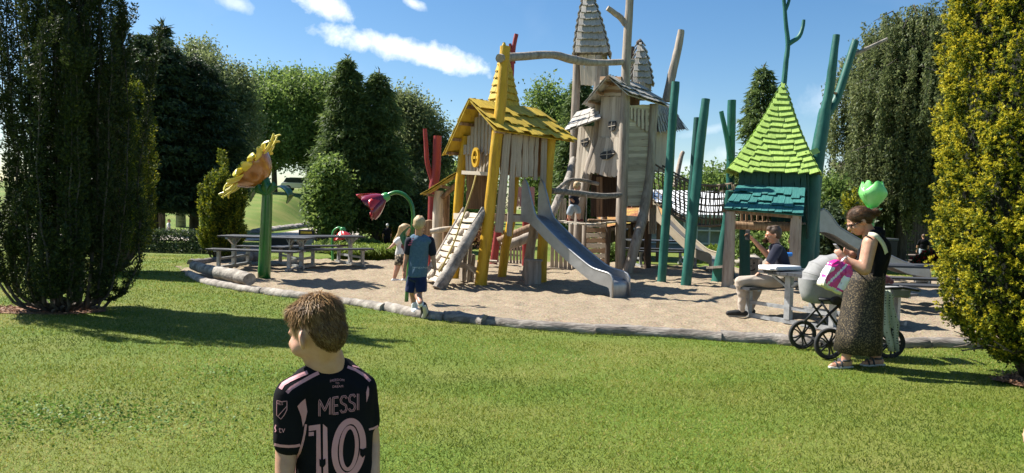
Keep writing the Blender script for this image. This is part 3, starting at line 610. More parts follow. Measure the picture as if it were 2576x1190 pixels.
for i,(px,y,tp,rx) in enumerate(((1130,62,415,2.6),(1185,70,440,3.0),(1060,70,420,3.4))):
    p = at(px,560,y); b = gz(p); broad_tree('far_tree', ['far green tree left of the yellow house','far green tree seen beside the yellow lean-to','far green tree behind the loose birch'][i], b, topz(px,tp,y)-b[2], rx, .5, BROAD, 150, 50, .5, .3, .2, 70+i, group='far trees')
# behind the castle and the bridge
p = at(1400,600,34); b = gz(p); broad_tree('broadleaf_tree', 'green tree filling the gap between the yellow house and the castle tower', b, topz(1405,215,34), 1.9, .8, BROAD, 480, 80, .30, .15, .10, 81, None, 13, group='trees behind the castle')
p = at(1448,600,31); b = gz(p); conifer('conifer_tree', 'dark conifer just left of the castle tower', b, topz(1455,185,31), 1.35, .6, CONIB, 82, 30, 10, 60, .25, .08, .3, .6, lo=.7, group='conifers behind the play area')
p = at(1905,600,27); b = gz(p); conifer('conifer_tree', 'slim dark conifer rising left of the lime green roof', b, topz(1922,162,27)-b[2], 1.15, .7, CONIB, 84, 34, 10, 66, .2, .065, .4, .55, lo=.75, group='conifers behind the play area')
for i,(px,y,tp,rx) in enumerate(((1700,62,455,3.4),(1775,48,432,2.2),(1835,50,440,2.2),(1640,64,450,3))):
    p = at(px,560,y); b = gz(p); broad_tree('far_tree', ['far tree behind the two tall green poles','far rounded tree behind the net bridge','far rounded tree left of the green house','far tree behind the castle wall'][i], b, topz(px,tp,y)-b[2], rx, .3, BROAD, 170, 55, .42, .26, .18, 90+i, group='far trees')
# weeping birch
def weeping(base, H, rx, label, seed, leafm=WEEPM, nbr=46, strands=15, zlow=1.4, cx=0.):
    rg = np.random.default_rng(seed); base = np.array(base); root = thing('weeping_birch', label, 'tree', tuple(base)); st = MB(); V = []; Cn = []
    st.tube([Vector(base-[0,0,.3]), Vector(base+[.1,0,H*.4]), Vector(base+[0,.1,H*.92])], [.22,.17,.04], 10)
    for i in range(nbr):
        t = (i+.5)/nbr; z = H*(.36+.62*t); a = i*2.4; r = rx*(.35+.65*math.sqrt(max(.03,1-t**2.2)))*rg.uniform(.6,1.08); ca, sa = math.cos(a), math.sin(a)
        P = [base+[0,0,z-.3], base+[ca*r*.5, sa*r*.5, z+.35], base+[ca*r, sa*r, z-.1]]; st.tube([Vector(p) for p in P], [.04,.025,.008], 5)
        for k in range(strands):
            u = rg.uniform(.15,1.05); q = lerp(P[0],P[1],u*2) if u < .5 else lerp(P[1],P[2],(u-.5)*2); q = q+rg.normal(size=3)*[.22,.22,.05]
            ln = min(q[2]-base[2]-zlow*rg.uniform(.6,1.5), rg.uniform(.8,2.6))
            if ln < .3: continue
            n = int(ln*70); s = rg.random(n); sway = np.array([rg.normal()*.1, rg.normal()*.1, 0]); Pt = q+np.outer(s, [0,0,-ln])+np.outer(s**2, sway)+rg.normal(size=(n,3))*[.055,.055,.02]
            V.append(leaves(Pt, rg.normal(size=(n,3))*.6+[0,0,-.8], .11*rg.uniform(.6,1.3,n), .062, False)); Cn.append(np.clip(rg.random()*.4+rg.random(n)*.6,0,1))
            st.tube([Vector(q), Vector(q+[0,0,-ln*.95]+sway)], [.004,.002], 3, cap=False)
    st.build('trunk', BARK, root, smooth=True); soup('crown', np.concatenate(V), np.concatenate(Cn), leafm, root)
p = at(2262,640,25); weeping(gz(p), 9.0, 2.9, 'large weeping birch with hanging curtains of leaves at the right', 101, nbr=84, strands=18, zlow=1.6)
p = at(2440,640,24); weeping(gz(p), 9.6, 2.6, 'second weeping birch half hidden behind the large golden yew', 102, nbr=46, strands=14, zlow=2.0)
# hedge trees between the green house and the barn
for i,(px,y,tp,rx,h_m) in enumerate(((2075,24,450,1.0,BROAD),(2135,26,440,1.2,WEEPM),(2195,27,455,1.1,WEEPM),(2110,21,540,.8,CONIF))):
    p = at(px,620,y); b = gz(p); broad_tree('hedge_tree', ['leafy hedge tree right of the green house post','leafy hedge tree behind the green tulip','leafy hedge tree right of the green tulip','dark low hedge shrub under the second slide'][i], b, topz(px,tp,y)-b[2], rx, .15, h_m, 300, 60, .2, .13, .09, 110+i, None, 12, group='hedge trees at the right')
p = at(2140,640,20.5); g = gz(p); stem_yew('golden_shrub', 'slim yellow shrub behind the head of the woman', g, topz(2140,498,20.5)-g[2], .32, 16, YEWG, 330, .08, .04, .1, .12, .8, seed=15, low=.1, sr=(.08,.12))
p = at(2330,640,46); b = gz(p); broad_tree('broadleaf_tree', 'tall tree behind the timber barn', b, 10, 4, 1, BROAD, 200, 50, .6, .34, .24, 120, None, 10)
p = at(2420,640,33); b = gz(p); broad_tree('dark_shrub', 'green shrub beside the barn wall at the far right', b, 1.7, .9, .1, BROAD, 160, 50, .2, .13, .1, 121, None, 8)
# low clipped hedge left
def box_foliage(name, label, c, size, leafm, n, L, W, cat='hedge', kind=None, rot=0, up=.3):
    q = RNG.random((n,3))-.5; f = RNG.integers(0,3,n); s = np.sign(q[np.arange(n),f]); q[np.arange(n),f] = s*(.5-.12*RNG.random(n)**2); q[:,2] = np.abs(q[:,2]) if False else q[:,2]
    P = q*np.array(size); cr, sr = math.cos(rot), math.sin(rot); P = np.stack([P[:,0]*cr-P[:,1]*sr, P[:,0]*sr+P[:,1]*cr, P[:,2]],1)+np.array(c); P += RNG.normal(size=P.shape)*.03
    o = soup(name, leaves(P, rdir(n)+[0,0,up], L*RNG.uniform(.6,1.3,n), W), RNG.random(n), leafm); return tag(o, label, cat, None, kind)
p = G(420,636); box_foliage('clipped_hedge', 'low dark clipped hedge under the conifers left of the golden yew', (p.x-.2,p.y+.5,.30), (3.6,.9,.62), CONIF, 15000, .07, .045)
# ornamental grass, flower beds
def blades(P, H, W, lean=.35, leafm=None):
    n = len(P); D = np.stack([RNG.normal(size=n)*lean, RNG.normal(size=n)*lean, np.ones(n)],1); return leaves(P, D, H, W, False)
def grass_clump(c, rx, ry, n, H, leafm, label, name='grass_clump', arch=.5):
    a = RNG.random(n)*6.28; r = np.sqrt(RNG.random(n)); P = np.stack([c[0]+np.cos(a)*r*rx, c[1]+np.sin(a)*r*ry, np.full(n,c[2])],1)
    D = np.stack([np.cos(a)*r*arch+RNG.normal(size=n)*.3, np.sin(a)*r*arch+RNG.normal(size=n)*.3, np.ones(n)*.9],1); h = H*RNG.uniform(.6,1.15,n)
    Du = unitv(D); mid = P+Du*(h*.65)[:,None]; s = unitv(np.cross(Du, RNG.normal(size=(n,3))))*.014
    tip = mid+unitv(Du*[1,1,.1]+[0,0,-.35])*(h*.4)[:,None]; V1 = np.stack([P-s,P+s,mid+s,mid-s],1); V2 = np.stack([mid-s,mid+s,tip,tip],1)
    V2[:,3] = tip+s*.2
    c1 = np.clip(.25+.6*RNG.random(n),0,1); o = soup(name, np.concatenate([V1,V2]), np.concatenate([c1*.8,c1]), leafm); return tag(o, label, 'plant')
g = G(905,652); grass_clump((g.x,g.y+.35,0), .85, .5, 4200, .62, LIME, 'bright green ornamental grass clump on the left of the pair at the sand edge')
g = G(965,651); grass_clump((g.x,g.y+.45,0), .65, .5, 3400, .58, LIME, 'bright green ornamental grass clump right behind the running girl')
def flower_bed(name, c, rx, ry, n, L, leafm, label, h=.35):
    a = RNG.random(n)*6.28; r = np.sqrt(RNG.random(n)); P = np.stack([c[0]+np.cos(a)*r*rx, c[1]+np.sin(a)*r*ry, c[2]+h*np.sqrt(np.maximum(0,1-r**2))*RNG.uniform(.4,1.1,n)],1)
    return tag(soup(name, leaves(P, rdir(n)+[0,0,.5], L*RNG.uniform(.6,1.4,n), L*.7), RNG.random(n), leafm), label, 'plant')
REDF = leafmat('red_flowers', [(0,(.03,.06,.02)),(.5,(.06,.10,.03)),(.56,(.45,.03,.02)),(1,(.62,.07,.04))], .2); YELF = leafmat('yellow_flowers', [(0,(.12,.17,.03)),(.45,(.30,.33,.04)),(.55,(.55,.46,.05)),(1,(.62,.56,.14))], .25)
RUST = leafmat('rusty_sedum', [(0,(.10,.05,.025)),(.5,(.22,.11,.05)),(1,(.36,.26,.07))], .2)
g = at(880,622,22.5); flower_bed('bed_plants', (g.x,g.y,0), 1.3, .6, 2600, .13, BROAD, 'dark green low plants beside the small red flower', .45)
g = at(985,607,26); flower_bed('flowering_shrub', (g.x,g.y,0), .8, .5, 1800, .13, YELF, 'yellow-green flowering shrub between the conifer trunks and the girl', .75)
g = at(820,612,24); flower_bed('flowering_shrub', (g.x,g.y,0), .6, .5, 1100, .13, YELF, 'yellow-green shrub left of the small red flower', .6)
for i,(px,py,y,rx,m_) in enumerate(((1085,585,27,1.0,RUST),(1130,583,30,1.1,YELF),(1095,572,33,1.3,YELF),(1165,590,28,1.0,RUST),(1230,600,27,1.2,RUST))):
    g = at(px,py,y); flower_bed('sedum_mound', (g.x,g.y,0), rx, .8, 1500, .14, m_, ['rusty sedum mound behind the blue shirt boy','yellow sedum mound right of the red forked post','yellow sedum mound far behind the red forked post','rusty sedum mound under the yellow lean-to','rusty sedum mound behind the climbing ramp'][i], .75)
g = at(2352,660,26); flower_bed('red_flower_bed', (g.x,g.y,float(terrain(g.x,g.y))), .9, .5, 2200, .13, REDF, 'bed of red flowers beside the far walking woman', .75)
g = at(1800,640,22.5); flower_bed('bed_plants', (g.x,g.y,0), .7, .4, 1300, .12, LIME, 'fresh green plants left of the face bin', .5)
g = at(1915,640,21.5); flower_bed('bed_plants', (g.x,g.y,0), .9, .5, 1700, .12, BROAD, 'leafy plants seen under the green house', 1.0)
g = at(1540,650,22); flower_bed('bed_plants', (g.x,g.y,0), .5, .4, 900, .12, BROAD, 'grey-green plants behind the castle posts', .5)
# stones in the beds
for i,(px,py,y,r_) in enumerate(((1895,665,21,.35),(1940,650,20.6,.3),(1868,668,21.3,.28),(2255,640,27,.6),(612,650,18.4,.28),(640,652,18.8,.33))):
    p = at(px,py,y); stone('boulder', (p.x,p.y,float(terrain(p.x,p.y))+r_*.4), (r_,r_*.8,r_*.7), mat('pale_boulder',[(.20,.175,.14),(.38,.34,.285)],.9,5,bump=.7,bscale=12), None, ['pale boulder under the green house','large pale boulder behind the phone of the seated man','small boulder left of the face bin','rounded boulder near the far picnic table','pale boulder under the left picnic bench','pale boulder beside the sunflower under the bench'][i], 'boulder', 'pale boulders', seed=i+3)

# ================================================================ grass of the near lawn
GRASS = leafmat('grass_blades', [(0,(.04,.072,.010)),(.35,(.092,.142,.014)),(.62,(.172,.212,.024)),(.82,(.275,.27,.052)),(1,(.42,.375,.15))], .35, .6, .1)
def lawn_blades():
    P = []; Hh = []; Wd = []
    for y0,y1,d,h,w in ((2.5,4.2,5200,.024,.0046),(4.2,6.5,3800,.026,.0058),(6.5,9.5,2200,.026,.007),(9.5,14,1000,.03,.0105),(14,20,420,.034,.016)):
        n = int(.78*(y1*y1-y0*y0)*d); y = np.sqrt(RNG.random(n)*(y1*y1-y0*y0)+y0*y0); x = (RNG.random(n)*2-1)*.78*y; k = in_sand(x,y) > .02; x,y = x[k],y[k]
        P.append(np.stack([x,y,lawn_z(x,y)],1)); Hh.append(np.full(len(x),h)*RNG.uniform(.5,1.4,len(x))); Wd.append(np.full(len(x),w))
    P = np.concatenate(P); Hh = np.concatenate(Hh); Wd = np.concatenate(Wd); n = len(P)
    pn = np.array([noise.noise((a*.55,b*.72,0))+.6*noise.noise((a*2.1,b*2.6,4))+.55*noise.noise((a*17,b*17,8)) for a,b in P[:,:2]])
    D = np.stack([RNG.normal(size=n)*.85, RNG.normal(size=n)*.85, np.ones(n)],1)
    c = np.clip(.50+.40*pn+RNG.normal(size=n)*.24, 0, 1)
    tag(soup('grass', leaves(P, D, Hh, Wd, False), c, GRASS), 'short sunlit lawn grass with dry yellowish patches', 'grass', None, 'stuff')
lawn_blades()
CLOV = leafmat('clover', [(0,(.05,.11,.016)),(.6,(.10,.20,.03)),(1,(.17,.28,.06))], .3)
n = 1700; g0 = G(190,1050); u = RNG.normal(size=(n,2))*[.55,.26]; u = np.concatenate([u, RNG.normal(size=(260,2))*[.25,.2]+[.55,1.35]]); n = len(u)
Pc = np.stack([g0.x+u[:,0], g0.y+u[:,1], .022+.012*RNG.random(n)],1)
tag(soup('clover', leaves(Pc, RNG.normal(size=(n,3))*[1,1,.2]+[0,0,.15], .022*RNG.uniform(.6,1.4,n), .018), RNG.random(n), CLOV), 'darker patches of clover leaves in the lawn at the lower left', 'clover', None, 'stuff')
# bare soil and bark litter under the two near yews
SOIL = mat('bark_litter', [(.09,.05,.03),(.22,.12,.07),(.38,.24,.15)], .95, 18, bump=1, bscale=50, bdist=.02)
for px, py, r_ in ((105,783,(.85,.36)),(2640,966,(.5,.28))):
    g = G(px,py); rows = []
    for j in range(6):
        rows.append([(g.x+math.cos(a)*r_[0]*j/5*(1+.18*noise.noise(Vector((math.cos(a)*2,math.sin(a)*2,j*.2)))), g.y+math.sin(a)*r_[1]*j/5*(1+.2*noise.noise(Vector((math.cos(a)*2,math.sin(a)*2,3)))), .03-.012*(j/5)**2) for a in np.linspace(0,2*math.pi,33)])
    tag(MB().sheet(rows).build('bare_soil', SOIL, smooth=True), kind='structure')
    n = 900; a = RNG.random(n)*6.28; rr = np.sqrt(RNG.random(n)); P = np.stack([g.x+np.cos(a)*rr*r_[0], g.y+np.sin(a)*rr*r_[1], np.full(n,.034)],1)
    tag(soup('fallen_needles', leaves(P, rdir(n)*[1,1,.2], .05*RNG.uniform(.5,1.3,n), .016), RNG.random(n), leafmat('dry_needles',[(0,(.10,.05,.03)),(1,(.42,.24,.14))],.1)), 'reddish dry needles and bark under the '+('left' if px < 1000 else 'right')+' yew', 'litter', None, 'stuff')
# ================================================================ play structures
YEL = mat('yellow_paint', [(.36,.20,.012),(.56,.325,.012),(.62,.39,.03)], .55, 3, (3,3,.6), .5, 14, objvar=.05, bdist=.02)
YELR = mat('yellow_shingle', [(.27,.18,.03),(.49,.335,.026),(.57,.42,.06)], .7, 3, (3,1,.6), .4, 9, objvar=.15)
WOOD = mat('grey_wood', [(.16,.125,.092),(.37,.31,.24),(.51,.44,.355)], .85, 4, (5,2,.5), .45, 9, objvar=.14, bdist=.006)
WOODL = mat('pale_wood', [(.31,.26,.195),(.50,.43,.34),(.62,.55,.45)], .85, 4, (5,2,.5), .4, 9, objvar=.12, bdist=.006)
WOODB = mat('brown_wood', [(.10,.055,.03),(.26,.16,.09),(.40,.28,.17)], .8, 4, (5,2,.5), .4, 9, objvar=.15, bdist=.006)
POSTM = mat('grey_post', [(.17,.135,.105),(.31,.26,.21),(.42,.37,.31)], .85, 3, (4,4,.5), .5, 12, bdist=.012)
POSTL = mat('tan_post', [(.24,.18,.13),(.40,.32,.245),(.50,.42,.33)], .85, 3, (4,4,.5), .5, 12, bdist=.012)
GREYSH = mat('grey_shingle', [(.22,.20,.175),(.39,.365,.325),(.52,.49,.445)], .85, 3, (4,1,.5), .4, 9, objvar=.12)
GRN = mat('bluegreen_paint', [(.009,.07,.054),(.016,.11,.085),(.028,.145,.11)], .5, 3, (2,2,.8), .3, 14, objvar=.06, bdist=.012)
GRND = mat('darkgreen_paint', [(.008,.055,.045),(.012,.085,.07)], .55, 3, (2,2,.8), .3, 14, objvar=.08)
LIMESH = mat('lime_shingle', [(.20,.32,.06),(.31,.46,.085),(.38,.53,.12)], .65, 3, (3,1,.6), .3, 9, objvar=.10)
TEALSH = mat('teal_shingle', [(.016,.115,.105),(.027,.155,.14),(.05,.21,.185)], .65, 3, (3,1,.6), .3, 9, objvar=.10)
REDP = mat('red_paint', [(.16,.018,.018),(.26,.03,.028),(.32,.05,.04)], .5, 3, (2,2,.8), .3, 14, bdist=.012)
STEEL = mat('slide_steel', [(.30,.30,.295),(.42,.42,.415)], .45, 5, (1,1,1), .08, 30, metal=.7, rvar=.12)
STEELI = mat('slide_bed_steel', [(.27,.27,.27),(.40,.40,.40)], .42, 4, (1,6,1), .05, 30, metal=.75, rvar=.1)
GALV = mat('galvanised', [(.24,.25,.26),(.37,.385,.395),(.45,.465,.47)], .5, 9, bump=.1, metal=.55)
ROPEY = mat('yellow_rope', [(.30,.22,.06),(.50,.40,.14)], .9, 60, bump=.8, bscale=120); ROPEB = mat('brown_rope', [(.10,.08,.055),(.24,.19,.13)], .95, 60, bump=.8, bscale=120)
BLACKP = mat('black_plastic', [(.012,.012,.013),(.03,.03,.032)], .45, 8, bump=.05); CHAIN = mat('chain_steel', [(.30,.27,.30),(.45,.42,.45)], .45, 20, metal=.7)
def quadlerp(A, B, C_, D, u, v): return lerp(lerp(A,B,u), lerp(D,C_,u), v)   # A B ridge, D C eave
def slope(A, B, C_, D, rows, wid, m, parent, t=.018, over=.16, lift=.02, jag=.05, name='shingle', under=None):
    """Courses of single shingles on a roof slope."""
    n = (B-A).cross(D-A).normalized(); n = n if n.z > 0 else -n
    for r_ in range(rows):
        v0 = max(0, r_/rows-.02); v1 = (r_+1)/rows; L0 = quadlerp(A,B,C_,D,0,v1); R0 = quadlerp(A,B,C_,D,1,v1); W_ = (R0-L0).length; k = max(1,int(W_/wid)); xs = [0]; 
        while xs[-1] < 1: xs.append(xs[-1]+random.uniform(.75,1.25)/k)
        xs[-1] = 1
        if len(xs) > 2 and xs[-1]-xs[-2] < .35/k: xs.pop(-2)
        for a, b in zip(xs, xs[1:]):
            u = (a+b)/2; e = random.uniform(-jag,jag)/rows*2
            p0 = quadlerp(A,B,C_,D,u,v0) + n*(.012); p1 = quadlerp(A,B,C_,D,u,min(1.06,v1+over/rows+e)) + n*(.012+lift+random.uniform(0,.008))
            piece(name, p0, p1, W_*(b-a)*.985, t, m, parent, n, 'shingle')
    mb = MB().prism([A-n*.01,B-n*.01,C_-n*.01,D-n*.01], -n*.02); return mb.build(name.replace('shingle','roof_deck'), under or m, parent)
def pyramid(base4, apex, rows, wid, m, parent, bulge=.12, t=.02, faces=(0,1,2,3), lift=.02, jag=.05, topcut=.06, name='shingle'):
    cen = sum(base4, Vector())/4
    def P(i, t_):
        s = (1-t_)-bulge*4*t_*(1-t_)*.5; q = lerp(cen, apex, t_); return Vector((q.x+(base4[i].x-cen.x)*s, q.y+(base4[i].y-cen.y)*s, lerp(base4[i].z, apex.z, t_)))
    for f in faces:
        i, j = f, (f+1)%4
        for r_ in range(rows):
            t0 = r_/rows*(1-topcut); t1 = (r_+1.0)/rows*(1-topcut)
            a0, b0, a1, b1 = P(i,t0), P(j,t0), P(i,t1), P(j,t1); n = (b0-a0).cross(a1-a0).normalized()
            if n.dot(a0-cen) < 0: n = -n
            W_ = (b0-a0).length; k = max(1, round(W_/wid)); xs = [0]
            while xs[-1] < 1: xs.append(xs[-1]+random.uniform(.75,1.25)/k)
            xs[-1] = 1
            if len(xs) > 2 and xs[-1]-xs[-2] < .4/k: xs.pop(-2)
            for a, b in zip(xs, xs[1:]):
                u = (a+b)/2; e = random.uniform(-jag,jag)*.5*(a1-a0).length; dn = (lerp(a0,b0,u)-lerp(a1,b1,u))
                hi = lerp(a1,b1,u)+n*.004; lo = lerp(a0,b0,u)+n*lift + dn*(.12)+dn.normalized()*e
                ww = W_*(b-a)*.5+ (b1-a1).length*(b-a)*.5
                piece(name, hi, lo, ww*1.02, t, m, parent, n, 'shingle')
    rows_ = [[P(i,t_)*.0 + lerp(lerp(cen,apex,t_), P(i,t_), .97) for i in (0,1,2,3,0)] for t_ in [k/8*.985 for k in range(9)]]
    return MB().sheet(rows_).build('roof_core', m, parent)  # shell added beneath the shingles to block light
def planks(p0, p1, q0, q1, n, m, parent, t=.03, nrm=(0,-1,0), gap=.12, name='plank', kind='board', jit=0., skip=()):
    """n boards side by side between line p0-p1 (one end) and q0-q1 (other end)."""
    for i in range(n):
        if i in skip: continue
        u = (i+.5)/n; a = lerp(p0,p1,u); b = lerp(q0,q1,u); d = (b-a).normalized(); w = ((p1-p0).length+(q1-q0).length)/2/n*(1-gap)*random.uniform(.92,1.04)
        piece(name, a+d*random.uniform(-jit,jit), b+d*random.uniform(-jit,jit), w, t, m, parent, nrm, kind)

# ---------------------------------------------------------------- yellow house
yh = thing('yellow_playhouse', 'crooked wooden play house on yellow posts with yellow shingle roof and spire', 'playhouse', (-.3,15.1,0))
log('post', [at(1208,724,14.05), at(1228,560,14.03), at(1252,330,14.0), at(1262,240,14.0), at(1271,117,14.0)], [.125,.115,.108,.105,.10], YEL, yh, 12, .10)
log('post', [at(1143,700,15.3), at(1150,560,15.25), at(1158,450,15.2), at(1172,342,15.1)], [.10,.10,.10,.09], YEL, yh, 12, .12)
log('post', [at(1362,716,15.05), at(1366,600,15.05), at(1376,470,15.05), at(1387,346,15.05)], [.11,.11,.105,.10], YEL, yh, 12, .12)
log('post', [at(1262,708,16.0), at(1272,620,16.0), at(1285,560,16.0), at(1296,430,16.0), at(1300,340,16.0)], [.10,.10,.10,.10,.09], YEL, yh, 12, .12)
rf = MB().bar(at(1186,258,14.4), at(1352,283,15.7), .07,.07).build('ridge_beam', WOODB, yh)
rA, rB, rC, rD = at(1181,249,14.25), at(1352,275,15.75), at(1447,356,15.35), at(1247,326,13.7)
roof = thing('tmp','x','y'); bpy.data.objects.remove(roof)
slope(rA, rB, rC, rD, 3, .17, YELR, rf, .02, .24, .05, .14)
lA, lB, lC, lD = at(1179,250,14.25), at(1350,276,15.75), at(1285,395,17.0), at(1119,384,15.2)
slope(lA, lB, lC, lD, 3, .17, YELR, rf, .016, .2, .022, .1)
for t in (.08,.38,.68,.95):                                                  # purlin ends under the left slope
    p = lerp(lA,lD,t); d = (lB-lA).normalized(); MB().bar(p+d*.03-Vector((0,0,.06)), p+d*1.2-Vector((0,0,.06)), .05,.06).build('purlin', WOODB, rf)
    p = lerp(rA,rD,t); MB().bar(p+d*.03-Vector((0,0,.06)), p+d*.3-Vector((0,0,.06)), .05,.06).build('purlin', WOODB, rf)
# spire on the ridge
sc_ = lerp(rA,rB,.50); ab = [at(1221,262,15.15), at(1262,283,14.75), at(1315,272,15.4), at(1272,262,15.8)]
zb = min(p.z for p in ab)-.12; ab = [Vector((p.x,p.y,zb)) for p in ab]
sp = pyramid(ab, at(1268,104,15.25), 11, .16, YELR, yh, -.02, .018, (0,1,2,3), .042, .12, .02); sp.name = 'spire'
# gable wall of boards, two layers
gl, gr = at(1172,432,15.0), at(1248,436,14.2)                                  # line above the door
def gtop(u): return lerp(at(1158,372,15.0), at(1184,268,14.6), min(1,u*2.0)) if u < .5 else lerp(at(1184,268,14.6), at(1247,330,14.15), (u-.5)*2)
for i in range(9):
    u = (i+.5)/9; b = lerp(gl,gr,u); tpp = gtop(u); w = (gr-gl).length/9
    x_ = lerp(at(1170,380,15.0), at(1250,382,14.2), u)
    tp = Vector((x_.x, x_.y, gtop(u).z-.03)); mid = Vector((x_.x,x_.y, x_.z - .16*abs(u-.5)))
    piece('plank', Vector((b.x,b.y,b.z)), lerp(mid,tp,.3), w*.96, .025, WOOD, yh, (-.85,-.5,0))
    piece('plank', mid+Vector((-.035,-.02,random.uniform(-.05,.05))), tp+Vector((-.03,-.02,0)), w*1.0, .025, WOOD, yh, (-.85,-.5,0))
piece('door_beam', gl+Vector((-.05,-.03,-.02))+(gl-gr)*.03, gr+Vector((-.05,-.03,-.02)), .075, .05, WOODL, yh, (-.85,-.5,0), 'plain')
# round window, a yellow ring with a cross
rc = at(1208,397,14.5)+Vector((-.07,-.05,0)); nrm = Vector((-.85,-.5,0)).normalized(); sx = nrm.cross(Vector((0,0,1))).normalized(); rx_, rz_ = .145, .20
win = MB(); ringp = [(math.cos(a),math.sin(a)) for a in np.linspace(0,2*math.pi,25)[:-1]]; rows = []
for kx,off in ((1,0),(1,.045),(.68,.045),(.68,0),(1,0)): rows.append([rc+sx*c*rx_*kx+Vector((0,0,s*rz_*kx))+nrm*off for c,s in ringp+ringp[:1]])
win.sheet(rows); win.bar(rc-sx*rx_*.75+nrm*.02, rc+sx*rx_*.75+nrm*.02, .03,.055); win.bar(rc-Vector((0,0,rz_*.75))+nrm*.022, rc+Vector((0,0,rz_*.75))+nrm*.022, .03,.05)
wo = win.build('round_window', YEL, yh, smooth='auto')
MB().prism([rc+sx*c*rx_*.7+Vector((0,0,s*rz_*.7))+nrm*.004 for c,s in ringp], nrm*.006).build('pane', FLATB, wo)
# long wall: tall boards at both ends, short ones over the slide
for (x0,y0,x1,y1,d0,d1,w) in ((1277,344,1255,583,14.1,14.1,.19),(1294,346,1281,592,14.25,14.2,.125),(1307,347,1303,445,14.35,14.35,.13),(1323,347,1320,446,14.5,14.5,.145),(1338,349,1334,444,14.65,14.65,.125),(1351,350,1346,452,14.75,14.75,.09),(1370,350,1362,560,14.9,14.9,.16)):
    piece('plank', at(x1,y1,d1), at(x0,y0-8,d0), w, .03, WOOD, yh, (.55,-.83,0))
# back walls so that the inside is dim
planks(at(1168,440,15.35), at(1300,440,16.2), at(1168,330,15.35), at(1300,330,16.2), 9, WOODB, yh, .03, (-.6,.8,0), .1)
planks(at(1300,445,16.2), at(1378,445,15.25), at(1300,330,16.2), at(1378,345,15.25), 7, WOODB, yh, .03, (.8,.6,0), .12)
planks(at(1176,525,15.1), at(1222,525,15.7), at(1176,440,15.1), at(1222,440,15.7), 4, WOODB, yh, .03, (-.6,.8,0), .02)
# platform
pf = [Vector((p.x,p.y,1.42)) for p in (at(1150,540,15.2), at(1228,540,14.15), at(1372,540,15.0), at(1290,540,16.0))]
planks(pf[0], pf[1], pf[3], pf[2], 8, WOODB, yh, .04, (0,0,1), .05, 'floor_board')
MB().bar(lerp(pf[1],pf[2],-.02)-Vector((0,0,.07))+Vector((.03,-.05,0)), lerp(pf[1],pf[2],1.02)-Vector((0,0,.07))+Vector((.03,-.05,0)), .06,.13).build('floor_beam', WOODL, yh)
MB().bar(pf[0]-Vector((0.05,.03,.06)), pf[1]-Vector((.05,.03,.06)), .06,.13).build('floor_beam', WOODL, yh)
# low boards behind the ramp
for px,pb,pt in ((1168,708,600),(1178,712,610),(1186,716,640),(1160,706,590)): piece('plank', at(px,pb,14.6), at(px+6,pt,14.6), .10, .03, WOOD, yh, (-.8,-.6,0))
piece('cross_board', at(1150,662,14.45), at(1203,682,14.15), .11, .035, WOOD, yh, (-.5,-.85,0))
# round stump housing next to the post
MB().lathe(G(1340,716), [(.17,-.05),(.175,.2),(.165,.48),(.19,.485),(.19,.52)], 16).build('stump', POSTM, yh, smooth='auto')
log('support_log', [at(1325,705,15.4), at(1338,600,15.3), at(1345,555,15.2)], [.12,.10,.08], POSTM, yh, 12, .15)
# beam from the yellow post to the castle tower
tag(log('sky_beam', [at(1256,147,13.86), at(1300,143,14.5), at(1390,138,15.7), at(1440,150,16.4), at(1500,158,17.1), at(1592,155,18.35)], [.085,.085,.085,.10,.075,.07], POSTM, None, 12, .15), 'long grey log spanning high from the yellow post to the tall castle post', 'log')
# lean-to with a small yellow roof at the left of the house
lt = thing('lean_to', 'small yellow-roofed lean-to stall on log posts left of the yellow house', 'stall', at(1095,690,16))
A_, B_, C2, D2 = at(1153,432,15.6), at(1160,436,17.0), at(1078,486,17.2), at(1063,489,15.6)
slope(A_, B_, C2, D2, 3, .17, YELR, lt, .016, .15, .015, .06)
for t in (.12,.5,.88): q = lerp(A_,D2,t); MB().bar(q+Vector((.02,.02,-.07)), q+Vector((.1,1.3,-.07)), .055,.06).build('purlin', WOODB, lt)
log('post', [at(1098,688,15.9), at(1099,600,15.9), at(1104,480,15.9)], [.13,.12,.10], WOODL, lt, 12, .12)
log('post', [at(1120,680,17.0), at(1122,490,17.0)], .09, WOODB, lt, 10, .12)
log('brace', [at(1112,498,15.8), at(1150,462,15.7)], .055, WOODB, lt, 8, .1); log('counter_rail', [at(1083,583,15.3), at(1110,578,15.3), at(1142,574,15.4)], [.055,.06,.05], WOODL, lt, 10, .2)
MB().lathe(at(1080,573,16.3), [(.001,-.03),(.17,-.03),(.19,0),(.17,.03),(.001,.03)], 18, (0,-1,.1)).build('play_wheel', WOODB, lt)
# ---------------------------------------------------------------- climbing ramp
cr = thing('climbing_ramp', 'sloping board ramp with wooden climbing holds leaning on the yellow house', 'climbing ramp', G(1085,722))
b0, b1 = G(1062,712), G(1102,728); t0, t1 = at(1169,524,14.75), at(1220,526,14.05)
log('rail', [b0+Vector((0,0,.02)), lerp(b0,t0,.5), t0], [.06,.05,.05], POSTM, cr, 10, .15); log('rail', [b1+Vector((0,0,.0)), lerp(b1,t1,.5)-Vector((0,0,.02)), t1], [.12,.105,.08], LOGM, cr, 12, .2)
rn = (b1-b0).cross(t0-b0).normalized(); rn = rn if rn.z > 0 else -rn
for i in range(12):
    v = .05+.9*(i+.5)/12+random.uniform(-.006,.006); piece('slat', lerp(b0,t0,v)+rn*.01, lerp(b1,t1,v)+rn*.01, (t0-b0).length*.9/12*.80, .035, WOODL, cr, rn)
for u,v in ((.3,.11),(.42,.14),(.62,.25),(.22,.33),(.66,.45),(.3,.56),(.62,.68),(.25,.8),(.40,.9)):
    p = lerp(lerp(b0,t0,v), lerp(b1,t1,v), u)+rn*.05; MB().lathe(p-rn*.03, [(.085,0),(.08,.04),(.06,.06)], 8, rn).build('climbing_hold', WOOD, cr)
